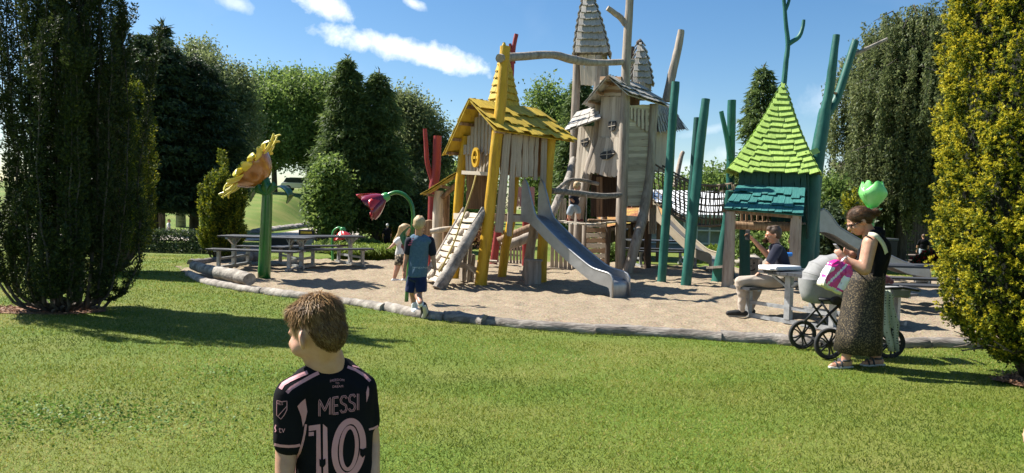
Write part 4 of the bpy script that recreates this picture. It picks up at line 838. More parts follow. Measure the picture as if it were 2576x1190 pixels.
rp = [at(1197,442,14.3), at(1187,480,14.1), at(1165,545,13.9), at(1140,615,13.8), at(1118,660,13.75), at(1104,684,13.75)]
tag(log('climbing_rope', rp, .018, ROPEY, None, 8, 0), 'twisted yellow climbing rope hanging over the ramp', 'rope')

# ---------------------------------------------------------------- steel slides
def slide(name, label, top, end, W_, ztop, zend, fin, mtb=STEELI, lipdrop=True, curve=.12, rail=STEEL):
    root = thing(name, label, 'slide', (end.x,end.y,0)); d = Vector((end.x-top.x,end.y-top.y,0)); L_ = d.length; d.normalize(); s = Vector((d.y,-d.x,0))
    prof = []; n = 30
    for i in range(n+1):
        t = i/n; x = L_*t
        if t < .10: z = ztop
        elif t < .82:
            u = (t-.10)/.72; z = lerp(ztop, zend+.06, u*.985); z += -.05*math.sin(u*math.pi)
        else: u = (t-.82)/.18; z = lerp(zend+.06,zend,u)
        prof.append((x,z))
    for _ in range(3): prof = [prof[0]]+[(prof[i][0],(prof[i-1][1]+2*prof[i][1]+prof[i+1][1])/4) for i in range(1,n)]+[prof[n]]
    B0 = Vector((top.x,top.y,0)); P = lambda x,z,o: B0+d*x+s*o+Vector((0,0,z))
    bed = MB(); rows = []
    for x,z in prof: rows.append([P(x,z+.03,-W_/2),P(x,z,-W_/2+.05),P(x,z-.004,0),P(x,z,W_/2-.05),P(x,z+.03,W_/2)])
    bed.sheet(rows); bed.sheet([[P(x,z-.03,-W_/2),P(x,z-.03,W_/2)] for x,z in prof])
    if lipdrop:
        x,z = prof[-1]; rows = [[P(x+dx,zz,-W_/2+.0),P(x+dx,zz,W_/2)] for dx,zz in ((0,z),(.05,z-.005),(.085,z-.03),(.10,z-.08),(.10,z-.2),(.09,.0))]; bed.sheet(rows)
    bed.build('slide_bed', mtb, root, smooth='auto')
    for sg in (-1,1):
        side = MB(); upper = []; lower = []
        for i,(x,z) in enumerate(prof):
            t = i/n; hgt = .15+fin*(1-float(sstep(.02,.20,t)))
            if t < .02: hgt = .15+fin*.8
            upper.append((x,z+hgt)); lower.append((x,z-.10))
        if lipdrop: x,z = prof[-1]; upper += [(x+.07,z+.12),(x+.12,z+.06),(x+.13,.02)]; lower += [(x+.04,z-.12),(x+.07,z-.2),(x+.08,.0)]
        o1 = sg*W_/2; o2 = sg*(W_/2+.02)
        rows = [[P(*lo,o1),P(*up,o1),P(*up,o2),P(*lo,o2),P(*lo,o1)] for lo,up in zip(lower,upper)]
        side.sheet(rows); side.build('side_wall', rail, root, smooth='auto')
        MB().tube([P(x,z,sg*(W_/2+.01)) for x,z in upper], .02, 8).build('hand_rail', rail, root, smooth=True)
    return root
tp_ = Vector((at(1332,560,14.45).x, 14.45, 0)); en_ = G(1553,752); en_ = en_ + Vector((0,.25,0))
slide('steel_slide', 'long stainless steel slide running down from the yellow house to the sand', tp_, en_, .46, 1.40, .30, .62)
MB().bar(at(1290,553,14.3), at(1350,562,14.75), .10,.10)
# ---------------------------------------------------------------- castle tower of grey wood
ct = thing('castle_tower', 'tall crooked castle tower of grey weathered wood with two shingled turrets', 'play tower', (3.0,18.8,0))
P1 = [at(1560,690,18.0), at(1562,560,18.0), at(1568,400,18.0), at(1572,270,18.0), at(1576,140,18.0), at(1583,20,18.0), at(1588,-60,18.0)]
log('post', P1, [.13,.135,.13,.12,.11,.10,.09], POSTM, ct, 14, .12)
log('branch', [at(1573,62,18.0), at(1562,45,18.0), at(1545,32,17.95), at(1528,20,17.9)], [.075,.075,.07,.065], POSTM, ct, 10, .12)
log('post', [at(1578,690,17.75), at(1600,610,17.9), at(1618,540,18.3), at(1634,440,18.6), at(1640,330,18.7), at(1645,262,18.7)], [.13,.13,.13,.125,.12,.11], POSTM, ct, 14, .12)
log('post', [at(1452,690,19.3), at(1456,570,19.2), at(1464,500,19.1), at(1486,410,19.0), at(1504,340,19.0), at(1508,240,19.0)], [.13,.13,.13,.13,.12,.11], POSTM, ct, 14, .12)
log('post', [at(1440,660,19.9), at(1440,520,19.8), at(1442,420,19.8), at(1446,310,19.8), at(1452,160,19.8)], [.10,.10,.10,.12,.11], POSTM, ct, 12, .12)
log('post', [at(1386,545,17.6), at(1406,500,18.0), at(1430,450,18.6), at(1442,400,19.2)], [.10,.10,.10,.09], LOGM, ct, 12, .12)
log('post', [at(1628,690,19.6), at(1630,600,19.6), at(1634,520,19.6)], [.10,.10,.10], DTIMB, ct, 12, .12)
log('post', [at(1518,700,19.8), at(1520,480,19.8), at(1522,160,19.8)], [.09,.09,.10], POSTM, ct, 10, .12)
log('post', [at(1676,255,19.8), at(1690,190,19.8), at(1706,120,19.8), at(1714,76,19.8)], [.12,.12,.11,.09], POSTM, ct, 12, .12)
log('post', [at(1698,470,20.2), at(1712,400,20.4), at(1718,383,20.5)], [.07,.065,.06], POSTM, ct, 10, .1)
# front-left wall: boards with windows, in two skirts
F = lambda x,y,k=0: at(x,y,lerp(19.25,17.98,(x-1450)/115)-k)                   # the wall plane, slightly turned
FN = Vector((-.76,-.65,0))
def skirt(cols, y0f, y1f, lab='plank', k=0):
    for (xa0,xb0,xa1,xb1) in cols:
        xm0, xm1 = (xa0+xb0)/2, (xa1+xb1)/2; w = ((xb0-xa0)+(xb1-xa1))/2*mp(18.4)*1.5
        piece(lab, F(xm1,y1f(xm1),k), F(xm0,y0f(xm0),k), w, .03, WOODL if random.random() < .35 else WOOD, ct, FN)
n_ = 8
def cols(a0,b0,a1,b1,n): return [(a0+(b0-a0)*i/n, a0+(b0-a0)*(i+1)/n, a1+(b1-a1)*i/n, a1+(b1-a1)*(i+1)/n) for i in range(n)]
skirt(cols(1514,1564,1505,1562,7), lambda x: 243, lambda x: 352, k=.02)
skirt(cols(1508,1562,1476,1560,8), lambda x: 346, lambda x: 440-5*math.sin((x-1470)/90*6.28), k=.05)
for i in range(6): piece('gable_plank', F(1510,241-i*8-4,.06), F(1563,241-i*8-4,.06), .085, .03, WOODB if i%2 else WOOD, ct, FN)
skirt(cols(1456,1500,1446,1474,5), lambda x: 318, lambda x: 460, k=-.25)
# windows
def blob_window(cx, cy, pts, k):
    c = F(cx,cy,k); o = [F(cx+dx,cy+dy,k) for dx,dy in pts]; w_ = MB().prism(o, FN*.03).build('window', FLATB, ct)
    xs = [p[0] for p in pts]; ys = [p[1] for p in pts]; b = MB()
    b.bar(F(cx+(min(xs)+max(xs))/2,cy+min(ys),k)+FN*.035, F(cx+(min(xs)+max(xs))/2-1,cy+max(ys),k)+FN*.035, .018,.012); b.bar(F(cx+min(xs),cy+(min(ys)+max(ys))/2+2,k)+FN*.036, F(cx+max(xs),cy+(min(ys)+max(ys))/2-2,k)+FN*.036, .018,.012); b.build('window_bar', WOODL, w_)
blob_window(1540,318,[(-7,-12),(10,-13),(10,0),(6,9),(0,12),(-6,7),(-8,0)],.06)
blob_window(1529,389,[(-18,6),(-17,-2),(-8,-8),(4,-9),(13,-13),(19,-9),(18,-1),(10,6),(0,12),(-12,12)],.09)
blob_window(1472,359,[(-9,-6),(9,-13),(9,0),(4,10),(-3,11),(-8,4)],-.2)
# right wall: level boards between the two front posts
Wp = lambda x,y: at(x,y,lerp(18.05,18.75,(x-1575)/65)); WN = Vector((.70,-.71,0)).normalized()
for i in range(29):
    y = 266+i*8.7; xe = 1640 if y < 440 else 1630; piece('wall_board', Wp(1578,y+4), Wp(xe,y+3+random.uniform(-1.5,1.5)), .094, .028, WOODL if random.random() < .5 else WOOD, ct, WN, 'board')
for x,yt,yb in ((1584,272,300),(1593,272,306),(1602,275,318),(1612,276,324),(1622,278,330)): piece('eave_board', Wp(x,yb)+WN*.05, Wp(x,yt)+WN*.05, .09, .03, WOODL, ct, WN)
# inner back so that the tower is not see-through
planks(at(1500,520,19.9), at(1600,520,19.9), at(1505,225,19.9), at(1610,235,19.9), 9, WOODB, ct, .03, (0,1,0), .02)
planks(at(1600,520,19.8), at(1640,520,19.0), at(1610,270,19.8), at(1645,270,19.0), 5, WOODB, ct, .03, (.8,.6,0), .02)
# lower room under the skirts: dark boards put in for its shaded interior
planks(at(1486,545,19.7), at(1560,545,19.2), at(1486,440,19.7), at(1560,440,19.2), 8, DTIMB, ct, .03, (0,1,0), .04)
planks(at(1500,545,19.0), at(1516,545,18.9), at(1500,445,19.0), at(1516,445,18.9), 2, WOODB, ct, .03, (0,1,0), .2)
for i in range(11): piece('climbing_board', at(1476,566+i*13,18.3), at(1524,566+i*13,18.05), .115, .03, WOODB if i%2 else WOOD, ct, (-.2,-1,0))
log('post', [at(1470,700,18.5), at(1474,560,18.5)], .09, POSTM, ct, 10, .12); log('post', [at(1526,705,18.0), at(1531,570,18.0)], .07, DTIMB, ct, 10, .12)
# floor and balusters
for p,q in ((at(1476,575,18.6), at(1640,512,18.6)),): pass
planks(Vector((at(1480,545,19.9).x,19.9,1.30)), Vector((at(1632,545,19.9).x,19.9,1.30)), Vector((at(1480,545,18.2).x,18.2,1.30)), Vector((at(1632,545,18.2).x,18.2,1.30)), 9, WOODB, ct, .05, (0,0,1), .03, 'floor_board')
MB().bar(at(1560,548,18.05), at(1620,552,18.4), .06,.14).build('floor_beam', WOODL, ct)
for x in (1590,1600,1612): piece('baluster', at(x,592,18.6), at(x,550,18.6), .10, .03, DTIMB, ct, WN)
for x in (1633,1638,1643,1648): piece('side_slat', at(x,588,19.2), at(x+1,515,19.2), .05, .04, WOOD, ct, WN)
for i,x in enumerate(range(1388,1470,11)): piece('fence_board', at(x,702,18.6), at(x+2,612,18.6), .095, .03, WOOD, ct, (0,-1,0))
piece('fence_rail', at(1372,677,18.5), at(1474,681,18.5), .08, .04, WOOD, ct, (0,-1,0))
# main gable roof
mA, mB, mC, mD = at(1529,190,17.7), at(1611,214,19.6), at(1683,268,19.0), at(1581,237,17.55)
rg_ = MB().bar(mA-Vector((0,0,.05)), mB-Vector((0,0,.05)), .07,.08).build('ridge_beam', WOODB, ct)
slope(mA, mB, mC, mD, 3, .16, GREYSH, rg_, .02, .24, .05, .14)
nA, nB, nC, nD = at(1528,190,17.7), at(1610,215,19.6), at(1545,290,20.6), at(1472,259,18.6)
slope(nA, nB, nC, nD, 3, .16, GREYSH, rg_, .016, .2, .02, .1)
for t in (.15,.5,.85): q = lerp(nA,nD,t); MB().bar(q+Vector((.02,.03,-.06)), q+Vector((.4,.5,-.06)), .06,.06).build('purlin', WOODB, rg_)
# left annex roof and right annex roof
l1 = MB().bar(at(1436,322,18.6), at(1492,300,18.6), .05,.07).build('annex_beam', WOODL, ct)
slope(at(1452,283,19.6), at(1502,268,19.3), at(1512,297,18.45), at(1420,330,18.5), 3, .15, GREYSH, l1, .016, .2, .02, .1)
l2 = MB().bar(at(1652,322,19.2), at(1700,318,20.0), .05,.07).build('annex_beam', WOODB, ct)
slope(at(1648,262,19.4), at(1690,268,20.8), at(1727,324,20.4), at(1654,331,19.0), 3, .15, GREYSH, l2, .016, .2, .02, .1)
planks(at(1648,432,19.4), at(1672,432,20.0), at(1650,328,19.4), at(1682,320,20.0), 5, WOODL, ct, .03, (.5,-.8,0), .06)
# turrets
def turret(cx, yb, wl, wr, bulge, ya, Y, rows, wid, parent, cxa):
    c = at(cx,yb,Y); hw = (wr-wl)/2*mp(Y)*1.0; ang = R(38); b4 = []
    for k in range(4): a = ang+k*math.pi/2-math.pi; b4.append(Vector((c.x+math.cos(a)*hw*1.06, c.y+math.sin(a)*hw*1.06, c.z)))
    return pyramid(b4, at(cxa,ya,Y), rows, wid, GREYSH, parent, bulge, .032, (0,1,2,3), .075, .12, .015)
tb = [at(1462,215,19.4), at(1497,216,19.2), at(1520,205,19.8)]
planks(at(1462,213,19.35), at(1498,215,19.15), at(1458,138,19.35), at(1498,138,19.15), 4, WOODL, ct, .03, (-.4,-.9,0), .02, 'turret_board')
planks(at(1498,215,19.15), at(1521,205,19.75), at(1498,138,19.15), at(1518,138,19.75), 3, WOOD, ct, .03, (.7,-.7,0), .02, 'turret_board')
log('post', [at(1500,260,19.2), at(1503,200,19.2), at(1506,140,19.2)], .10, POSTM, ct, 10, .1)
turret(1489,141,1434,1540,-.2,-34,19.6,10,.15,ct,1478)
turret(1614,214,1584,1645,-.32,98,20.2,7,.14,ct,1610)
planks(at(1594,250,20.0), at(1612,254,19.7), at(1594,205,20.0), at(1612,208,19.7), 3, WOOD, ct, .03, (-.5,-.8,0), .02, 'turret_board'); planks(at(1612,254,19.7), at(1636,250,20.1), at(1612,208,19.7), at(1636,205,20.1), 3, WOOD, ct, .03, (.5,-.8,0), .02, 'turret_board')
MB().ell(at(1609,108,20.2), (.10,.10,.09)).build('ball_finial', DTIMB, ct, smooth=True)
log('post', [at(1588,200,20.6), at(1590,118,20.6)], .08, DTIMB, ct, 10, .1)
# ---------------------------------------------------------------- plank bridge between the house and the castle
pb = thing('plank_bridge', 'short pale plank bridge on chains between the yellow house and the castle', 'bridge', (1.6,16.7,0))
L0 = Vector((at(1402,566,16.6).x,16.6,1.29)); L1 = Vector((at(1420,552,17.7).x,17.7,1.29)); R0 = Vector((at(1535,563,17.0).x,17.0,1.29)); R1 = Vector((at(1552,550,18.1).x,18.1,1.29))
for i in range(11):
    u = (i+.5)/11; sag = -.07*math.sin(u*math.pi); piece('bridge_plank', lerp(L0,R0,u)+Vector((0,0,sag)), lerp(L1,R1,u)+Vector((0,0,sag)), (R0-L0).length/11*.93, .035, WOODL, pb, (0,0,1))
log('rail', [at(1388,480,15.2), at(1450,486,16.4), at(1510,493,16.9), at(1560,491,17.7)], [.065,.07,.07,.065], LOGD, pb, 12, .15)
for a,b in (((1401,495),(1404,560)),((1476,490),(1474,562))): log('chain', [at(*a,16.45), at(*b,16.65)], .012, CHAIN, pb, 6, .3)
log('rail', [at(1400,478,17.9), at(1440,452,18.2), at(1505,463,18.6)], [.05,.05,.05], LOGM, pb, 10, .1)
for x in (1408,1414,1420): piece('baluster', at(x,560,17.9), at(x+3,500,17.9), .05,.03, WOOD, pb)
# ---------------------------------------------------------------- net bridge
nb = thing('net_bridge', 'sagging brown rope net bridge from the castle to the green house', 'net bridge', at(1750,690,17.3))
def npt(u, side, v): # v 0 top rope, 1 bottom
    x = lerp(1646,1842,u); Y = lerp(18.9,16.6,u)+side*.75; top = lerp(412,462,u)+26*math.sin(u*math.pi)*.9; bot = lerp(508,560,u)+30*math.sin(u*math.pi)
    p = at(x, lerp(top,bot,v), lerp(18.9,16.6,u)); return Vector((p.x+side*.35, p.y+side*.62, p.z - (.0 if v < 1 else 0)))
for side in (0,1):
    mb = MB()
    for j in range(7):
        v = j/6; pts = [npt(i/26, side, v) for i in range(27)]; mb.tube(pts, .026 if j in (0,6) else .015, 5)
    for i in range(19):
        mb.tube([npt(i/18, side, j/6)+Vector((.012*math.sin(j*2+i),0,0)) for j in range(7)], .015, 5)
    mb.build('rope_net', ROPEB, nb, smooth=True)
kn = MB()
for i in range(19): kn.tube([npt(i/18,0,1), lerp(npt(i/18,0,1),npt(i/18,1,1),.5)-Vector((0,0,.03)), npt(i/18,1,1)], .016, 5)
for j in range(1,5): kn.tube([lerp(npt(i/26,0,1),npt(i/26,1,1),j/5) for i in range(27)], .016, 5)
kn.build('net_floor', ROPEB, nb, smooth=True)
# ---------------------------------------------------------------- tall green poles
for pts, rad, m_, lab in (([(1664,712,15.9),(1672,600,15.9),(1684,430,15.9),(1692,300,15.9),(1700,206,15.9)],[.102,.098,.096,.092,.088],GRN,'tall leaning blue-green pole beside the castle wall'),
        ([(1725,719,15.2),(1738,600,15.2),(1752,460,15.2),(1764,340,15.2),(1776,249,15.2)],[.112,.108,.102,.098,.085],GRN,'thick blue-green pole in front of the net bridge'),
        ([(1727,705,16.8),(1735,560,16.8),(1744,440,16.8),(1755,296,16.8)],[.09,.09,.09,.085],GRND,'dark green pole just behind the thick blue-green pole'),
        ([(1838,708,17.5),(1836,600,17.5),(1838,400,17.5),(1841,252,17.5)],[.11,.10,.10,.10],GRN,'blue-green pole standing behind the green house left edge')):
    o = log('green_pole', [at(*p) for p in pts], rad, m_, None, 14, .10); tag(o, lab, 'pole', 'green play poles')
tag(log('green_branch', [at(1836,400,17.4), at(1828,345,17.4), at(1814,280,17.4)], [.06,.06,.055], GRN, None, 12, .08), 'slim blue-green branch forking left behind the green house', 'branch')
# ---------------------------------------------------------------- green house
gh2 = thing('green_playhouse', 'green play house with steep lime shingle roof and teal awning', 'playhouse', (5.8,15.9,0))
fl, fr_ = at(1832,430,15.65), at(2060,436,14.95); nn = Vector((.36,.93,0))
zb = (fl.z+fr_.z)/2; b4 = [Vector((fl.x,fl.y,fl.z)), Vector((fr_.x,fr_.y,fr_.z)), Vector((fr_.x,fr_.y,zb))+nn*1.95, Vector((fl.x,fl.y,zb))+nn*1.95]
pyramid(b4, at(1972,200,16.05), 16, .26, LIMESH, gh2, .16, .022, (0,1,2,3), .045, .12, .03)
log('branch', [at(1972,212,16.05), at(1978,150,16.05), at(1982,110,16.05), at(1977,60,16.05), at(1972,0,16.05), at(1966,-40,16.05)], [.06,.055,.05,.045,.04,.035], GRN, gh2, 10, .1)
log('branch', [at(1982,112,16.05), at(1994,104,16.05), at(2010,92,16.05), at(2019,70,16.05), at(2022,50,16.05)], [.055,.055,.05,.04,.035], GRN, gh2, 10, .1)
log('branch', [at(1976,25,16.05), at(1984,5,16.05), at(1990,-30,16.05)], [.04,.035,.03], GRN, gh2, 8, .1)
# walls of the upper room
w0, w1 = at(1858,430,15.75), at(2030,436,15.2)
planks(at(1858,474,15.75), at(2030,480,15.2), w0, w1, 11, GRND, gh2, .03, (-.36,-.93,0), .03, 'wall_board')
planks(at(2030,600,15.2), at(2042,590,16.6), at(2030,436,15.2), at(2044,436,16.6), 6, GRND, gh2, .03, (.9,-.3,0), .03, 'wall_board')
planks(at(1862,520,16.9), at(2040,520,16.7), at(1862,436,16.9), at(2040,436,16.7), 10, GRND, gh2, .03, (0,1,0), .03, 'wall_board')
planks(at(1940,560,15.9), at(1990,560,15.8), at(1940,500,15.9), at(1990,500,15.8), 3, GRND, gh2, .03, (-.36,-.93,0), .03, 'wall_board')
for x in (1866,1878,1892,1906,1920,1932): piece('slat', at(x,563,15.8), at(x,505,15.8), .05, .03, WOODB, gh2, (0,-1,0))
log('floor_log', [at(1850,566,15.3), at(1930,570,15.1), at(2005,572,14.9)], [.09,.09,.09], WOODB, gh2, 12, .12)
fz = at(1930,560,15.2).z; planks(Vector((w0.x,15.6,fz)), Vector((w1.x,15.1,fz)), Vector((w0.x+.5,17,fz)), Vector((w1.x+.4,16.7,fz)), 8, WOODB, gh2, .04, (0,0,1), .03, 'floor_board')
# teal awning
aA, aB, aC, aD = at(1856,468,15.6), at(2026,474,15.0), at(2021,541,14.35), at(1823,524,14.95)
aw = MB().bar(aD-Vector((0,-.12,.05)), aC-Vector((0,-.12,.05)), .06,.07).build('awning_beam', WOODB, gh2)
slope(aA, aB, aC, aD, 3, .145, TEALSH, aw, .02, .22, .045, .14)
log('post', [at(1830,722,15.0), at(1834,640,15.0), at(1838,532,15.0)], [.13,.115,.105], POSTL, gh2, 14, .12)
log('post', [at(1998,705,14.55), at(2000,620,14.55), at(2003,540,14.55)], [.11,.11,.105], POSTL, gh2, 14, .12)
log('post', [at(1805,715,16.2), at(1815,640,16.2), at(1828,560,16.2), at(1836,480,16.1)], [.15,.12,.10,.09], GRN, gh2, 14, .12)
log('post', [at(1875,705,16.4), at(1874,600,16.4), at(1876,470,16.4)], [.12,.12,.11], GRND, gh2, 14, .12)
log('post', [at(2025,690,15.6), at(2030,600,15.6), at(2040,520,15.6), at(2044,440,15.6)], [.17,.18,.17,.16], GRN, gh2, 14, .12)
MB().bar(at(1785,673,16.2), at(1830,670,15.9), .3,.05).build('seat_board', POSTM, gh2)
# forked green trunk right of the roof
fk = thing('forked_trunk', 'forked blue-green tree trunk rising right of the lime roof', 'post', (6.9,16.6,0))
log('trunk', [at(2040,690,16.5), at(2042,540,16.5), at(2050,440,16.5), at(2062,360,16.5), at(2076,275,16.5)], [.18,.18,.17,.16,.13], GRN, fk, 14, .12)
log('limb', [at(2070,300,16.5), at(2086,230,16.45), at(2095,160,16.4), at(2104,88,16.4)], [.11,.105,.09,.075], GRN, fk, 12, .12)
log('limb', [at(2072,300,16.55), at(2104,250,16.6), at(2128,180,16.6), at(2152,103,16.6)], [.10,.095,.09,.08], GRN, fk, 12, .12)
log('stub', [at(2146,138,16.6), at(2190,118,16.6), at(2232,98,16.6)], [.05,.045,.035], LOGM, fk, 10, .12)
for a,b in (((2080,232),(2112,236)),((2072,262),(2100,266))): log('rung', [at(*a,16.45), at(*b,16.6)], .03, WOODB, fk, 8, 0)
piece('lime_plate', at(2030,388,15.2), at(2058,378,15.9), .12,.03, LIMESH, fk, (0,-1,.3), 'plain')
# second slide, descending to the right behind the woman
s2t = at(2046,560,16.9); s2e = Vector((at(2310,690,17.2).x,17.2,0)); slide('steel_slide', 'steel slide running down to the right from the green house behind the woman', Vector((s2t.x,16.9,0)), s2e, .5, at(2046,572,16.9).z, .28, .30)
# yellow-sided slide of the castle behind the green poles
SANDY = mat('sandy_panel', [(.40,.33,.23),(.52,.45,.33)], .7, 3, bump=.1)
s3t = at(1652,540,20.6); s3e = at(1792,668,19.2); slide('panel_slide', 'slide with sand-coloured side panels behind the green poles', Vector((s3t.x,20.6,0)), Vector((s3e.x,19.2,0)), .5, at(1652,545,20.6).z, .35, .35, STEELI, True, .1, SANDY)
# face bin
fb = thing('face_bin', 'small grey wooden bin with a smiling face under the green house', 'bin', G(1882,702)); g = G(1882,702)
MB().box((g.x,g.y,.24), (.36,.34,.5), None, .98).build('bin_box', POSTM, fb, bevel=.01); MB().box((g.x,g.y,.505), (.42,.40,.035)).build('bin_rim', POSTM, fb, bevel=.008)
fy = g.y-.172
for dx in (-.07,.07): MB().lathe((g.x+dx,fy+.004,.40), [(.024,0),(.022,.012)], 12, (0,-1,0)).build('eye', FLATB, fb)
MB().prism([(g.x-.02,fy,.32),(g.x+.02,fy,.32),(g.x,fy,.355)], (0,-.012,0)).build('nose', FLATB, fb)
MB().tube([(g.x+math.cos(a)*.10,fy-.004,.29+math.sin(a)*.07) for a in np.linspace(math.pi*1.08,math.pi*1.92,11)], .014, 6).build('mouth', FLATB, fb)
# red posts
rp = thing('red_forked_post', 'red painted forked post left of the yellow house', 'post', at(1088,690,17.8))
log('trunk', [at(1086,690,17.8), at(1088,560,17.8), at(1090,480,17.8), at(1097,430,17.8), at(1101,342,17.8)], [.13,.125,.12,.11,.10], REDP, rp, 12, .1)
log('limb', [at(1088,455,17.8), at(1075,410,17.8), at(1072,370,17.8), at(1069,324,17.8)], [.07,.06,.055,.05], REDP, rp, 12, .1)
rt = thing('red_tower', 'red painted posts of a play tower hidden behind the yellow house', 'play tower', at(1300,680,20))
for pts, rad in (([(1240,672),(1250,600),(1262,520)],.11),([(1321,684),(1323,600),(1322,500)],.10),([(1283,300),(1287,200),(1291,130),(1299,86)],.06),([(1281,230),(1282,170),(1278,122)],.05),([(1294,160),(1287,130),(1283,110)],.04),([(1263,240),(1262,170),(1261,132)],.05)):
    log('post', [at(x,y,19.5) for x,y in pts], rad, REDP, rt, 10, .1)
planks(at(1286,520,19.6), at(1345,520,19.6), at(1286,470,19.6), at(1345,470,19.6), 6, mat('faded_pink',[(.35,.16,.14),(.48,.28,.25)],.8,4), rt, .03, (0,-1,0), .08)
planks(at(1240,690,20.2), at(1330,690,20.2), at(1240,620,20.2), at(1330,620,20.2), 11, WOOD, rt, .03, (0,-1,0), .3, 'fence_board')
log('log_roll', [at(1255,610,17.6), at(1300,590,17.6), at(1350,570,17.8)], [.13,.13,.13], WOODB, rt, 12, .1)
log('log_roll', [at(1265,622,17.4), at(1310,605,17.4), at(1352,588,17.6)], [.12,.12,.12], POSTM, rt, 12, .1)
MB().bar(at(1205,655,18.6), at(1250,658,18.6), .25,.05).build('seat_board', WOODL, rt)

# ---------------------------------------------------------------- flower sculptures
FYEL = mat('petal_yellow', [(.62,.52,.05),(.72,.62,.08)], .32, 2, bump=0, coat=.5); FBRN = mat('flower_brown', [(.20,.07,.015),(.36,.14,.025),(.40,.17,.035)], .22, 2.5, bump=0, coat=.8, dist=1)
FGRN = mat('stem_green', [(.008,.08,.012),(.02,.15,.02),(.05,.22,.035)], .28, 2, (5,5,.6), .05, 20, coat=.6); LEAFG = mat('leaf_green', [(.012,.085,.018),(.03,.15,.04)], .3, 3, bump=0, coat=.5)
LGRN = mat('light_stem_green', [(.05,.30,.07),(.10,.42,.12)], .35, 3, bump=0, coat=.4)
def flat_leaf(pts, w, t, m, name, parent, side=Vector((0,1,0)), fold=.25):
    P, W_ = spline([Vector(p) for p in pts], w, 5); mb = MB(); rows = []; rows2 = []
    for i,(p,ww) in enumerate(zip(P,W_)):
        d = (P[min(i+1,len(P)-1)]-P[max(i-1,0)]).normalized(); n = d.cross(side).normalized()
        rows.append([p-side*ww+n*fold*ww, p-side*ww*.5+n*fold*ww*.3, p, p+side*ww*.5+n*fold*ww*.3, p+side*ww+n*fold*ww, p+side*ww+n*(fold*ww-t), p-n*t, p-side*ww+n*(fold*ww-t), p-side*ww+n*fold*ww])
    return mb.sheet(rows).build(name, m, parent, smooth=True)
sf = thing('sunflower_sculpture', 'giant yellow sunflower sculpture on a thick green stem', 'sculpture', G(664,697)); Ys = 14.4
log('stem', [at(664,700,Ys), at(668,600,Ys), at(672,500,Ys), at(674,460,Ys)], [.13,.115,.105,.095], FGRN, sf, 20, .02, smooth=True)
hc = at(634,424,Ys); ax_img = (at(692,342,Ys)-at(556,500,Ys)).normalized(); axn = Vector((ax_img.z,0,-ax_img.x)).normalized()   # points down right, towards the stem
axn = (axn+Vector((0,.15,0))).normalized(); e1 = ax_img - axn*ax_img.dot(axn); e1.normalize(); e2 = axn.cross(e1)
for i in range(22):
    a = 2*math.pi*i/22; L_ = .86*random.uniform(.90,1.06); ring = i%2; dirv = e1*math.cos(a)+e2*math.sin(a); sd = -e1*math.sin(a)+e2*math.cos(a)
    k = -.02 if ring else .03; pts = [hc+dirv*.36-axn*(k), hc+dirv*(.36+(L_-.36)*.4)-axn*(k+.01), hc+dirv*(.36+(L_-.36)*.75)-axn*(k+.05), hc+dirv*L_-axn*(k+.10 if ring else k-.02)]
    P, W_ = spline(pts, [.10,.115,.09,.03], 4); mb = MB(); rows = []
    for p,w in zip(P,W_): rows.append([p+sd*w*math.cos(b)+axn*.02*math.sin(b) for b in np.linspace(0,2*math.pi,9)])
    mb.sheet(rows); mb.add(rows[-1][:-1], [tuple(range(8))]); mb.build('petal', FYEL, sf, smooth=True)
MB().lathe(hc-axn*.02, [(.50,-.05),(.50,0),(.44,.10),(.37,.20),(.28,.29),(.18,.35),(.08,.38)], 36, axn).build('seed_head', FBRN, sf, smooth='auto')
log('neck', [at(674,470,Ys), at(668,452,Ys), hc+axn*.33], [.085,.08,.06], LEAFG, sf, 12, 0)
for pts, w in (([(672,478),(660,468),(645,474),(634,490),(630,508)],[.04,.09,.11,.07,.015]),([(676,478),(694,470),(716,474),(728,492),(722,512)],[.04,.09,.13,.11,.015])):
    flat_leaf([at(*p,Ys-.02) for p in pts], w, .02, LEAFG, 'leaf', sf, Vector((.25,.95,.1)).normalized())
for pts in ([(672,490),(656,478),(648,462)],[(674,490),(684,476),(686,458)],[(672,486),(670,470),(664,452)]): flat_leaf([at(*p,Ys-.09) for p in pts], [.05,.12,.02], .02, LEAFG, 'leaf', sf, Vector((.9,.2,.3)).normalized())
CRIM = mat('petal_crimson', [(.13,.006,.016),(.23,.010,.026)], .28, 3, bump=0, coat=.7); REDPET = mat('petal_red', [(.42,.012,.012),(.60,.03,.022)], .3, 3, bump=0, coat=.6); ORANGE = mat('petal_orange', [(.50,.10,.015),(.62,.16,.03)], .3, 3, bump=0, coat=.5)
def bell_flower(root, c, axis, r, L_, n, mats, capm):
    """Petals flaring from the cap at c along axis."""
    axis = Vector(axis).normalized(); x = axis.cross(Vector((0,1,0.01))).normalized(); y = axis.cross(x)
    MB().lathe(c-axis*.10*r/.3, [(r*.20,0),(r*.30,r*.12),(r*.32,r*.42),(r*.26,r*.55)], 16, axis).build('calyx', capm, root, smooth='auto')
    for i in range(n):
        a = 2*math.pi*i/n; q = x*math.cos(a)+y*math.sin(a); sd = -x*math.sin(a)+y*math.cos(a); rows = []
        for t, rad, w in ((0,.20,.16),(.25,.48,.34),(.5,.68,.43),(.75,.84,.46),(.92,.98,.36),(1.0,1.06,.14)):
            p = c+axis*(L_*t*(1-.22*((i*7)%5)/5))+q*rad*r*(1+.14*((i*3)%4-1.5)/1.5*t); row = []
            for b in np.linspace(-1,1,7): row.append(p+sd*w*r*b-q*(.16*r*b*b)+q*(.02*(i%2)))
            rows.append(row)
        rows = [ [pp for pp in row]+[pp-q*.012 for pp in reversed(row)]+[row[0]] for row in rows]
        MB().sheet(rows).build('petal', mats[i%len(mats)], root, smooth=True)
rf_ = thing('red_flower_sculpture', 'large crimson flower sculpture hanging from a tall bent green pipe', 'sculpture', G(1022,762)); Yr = 11.4
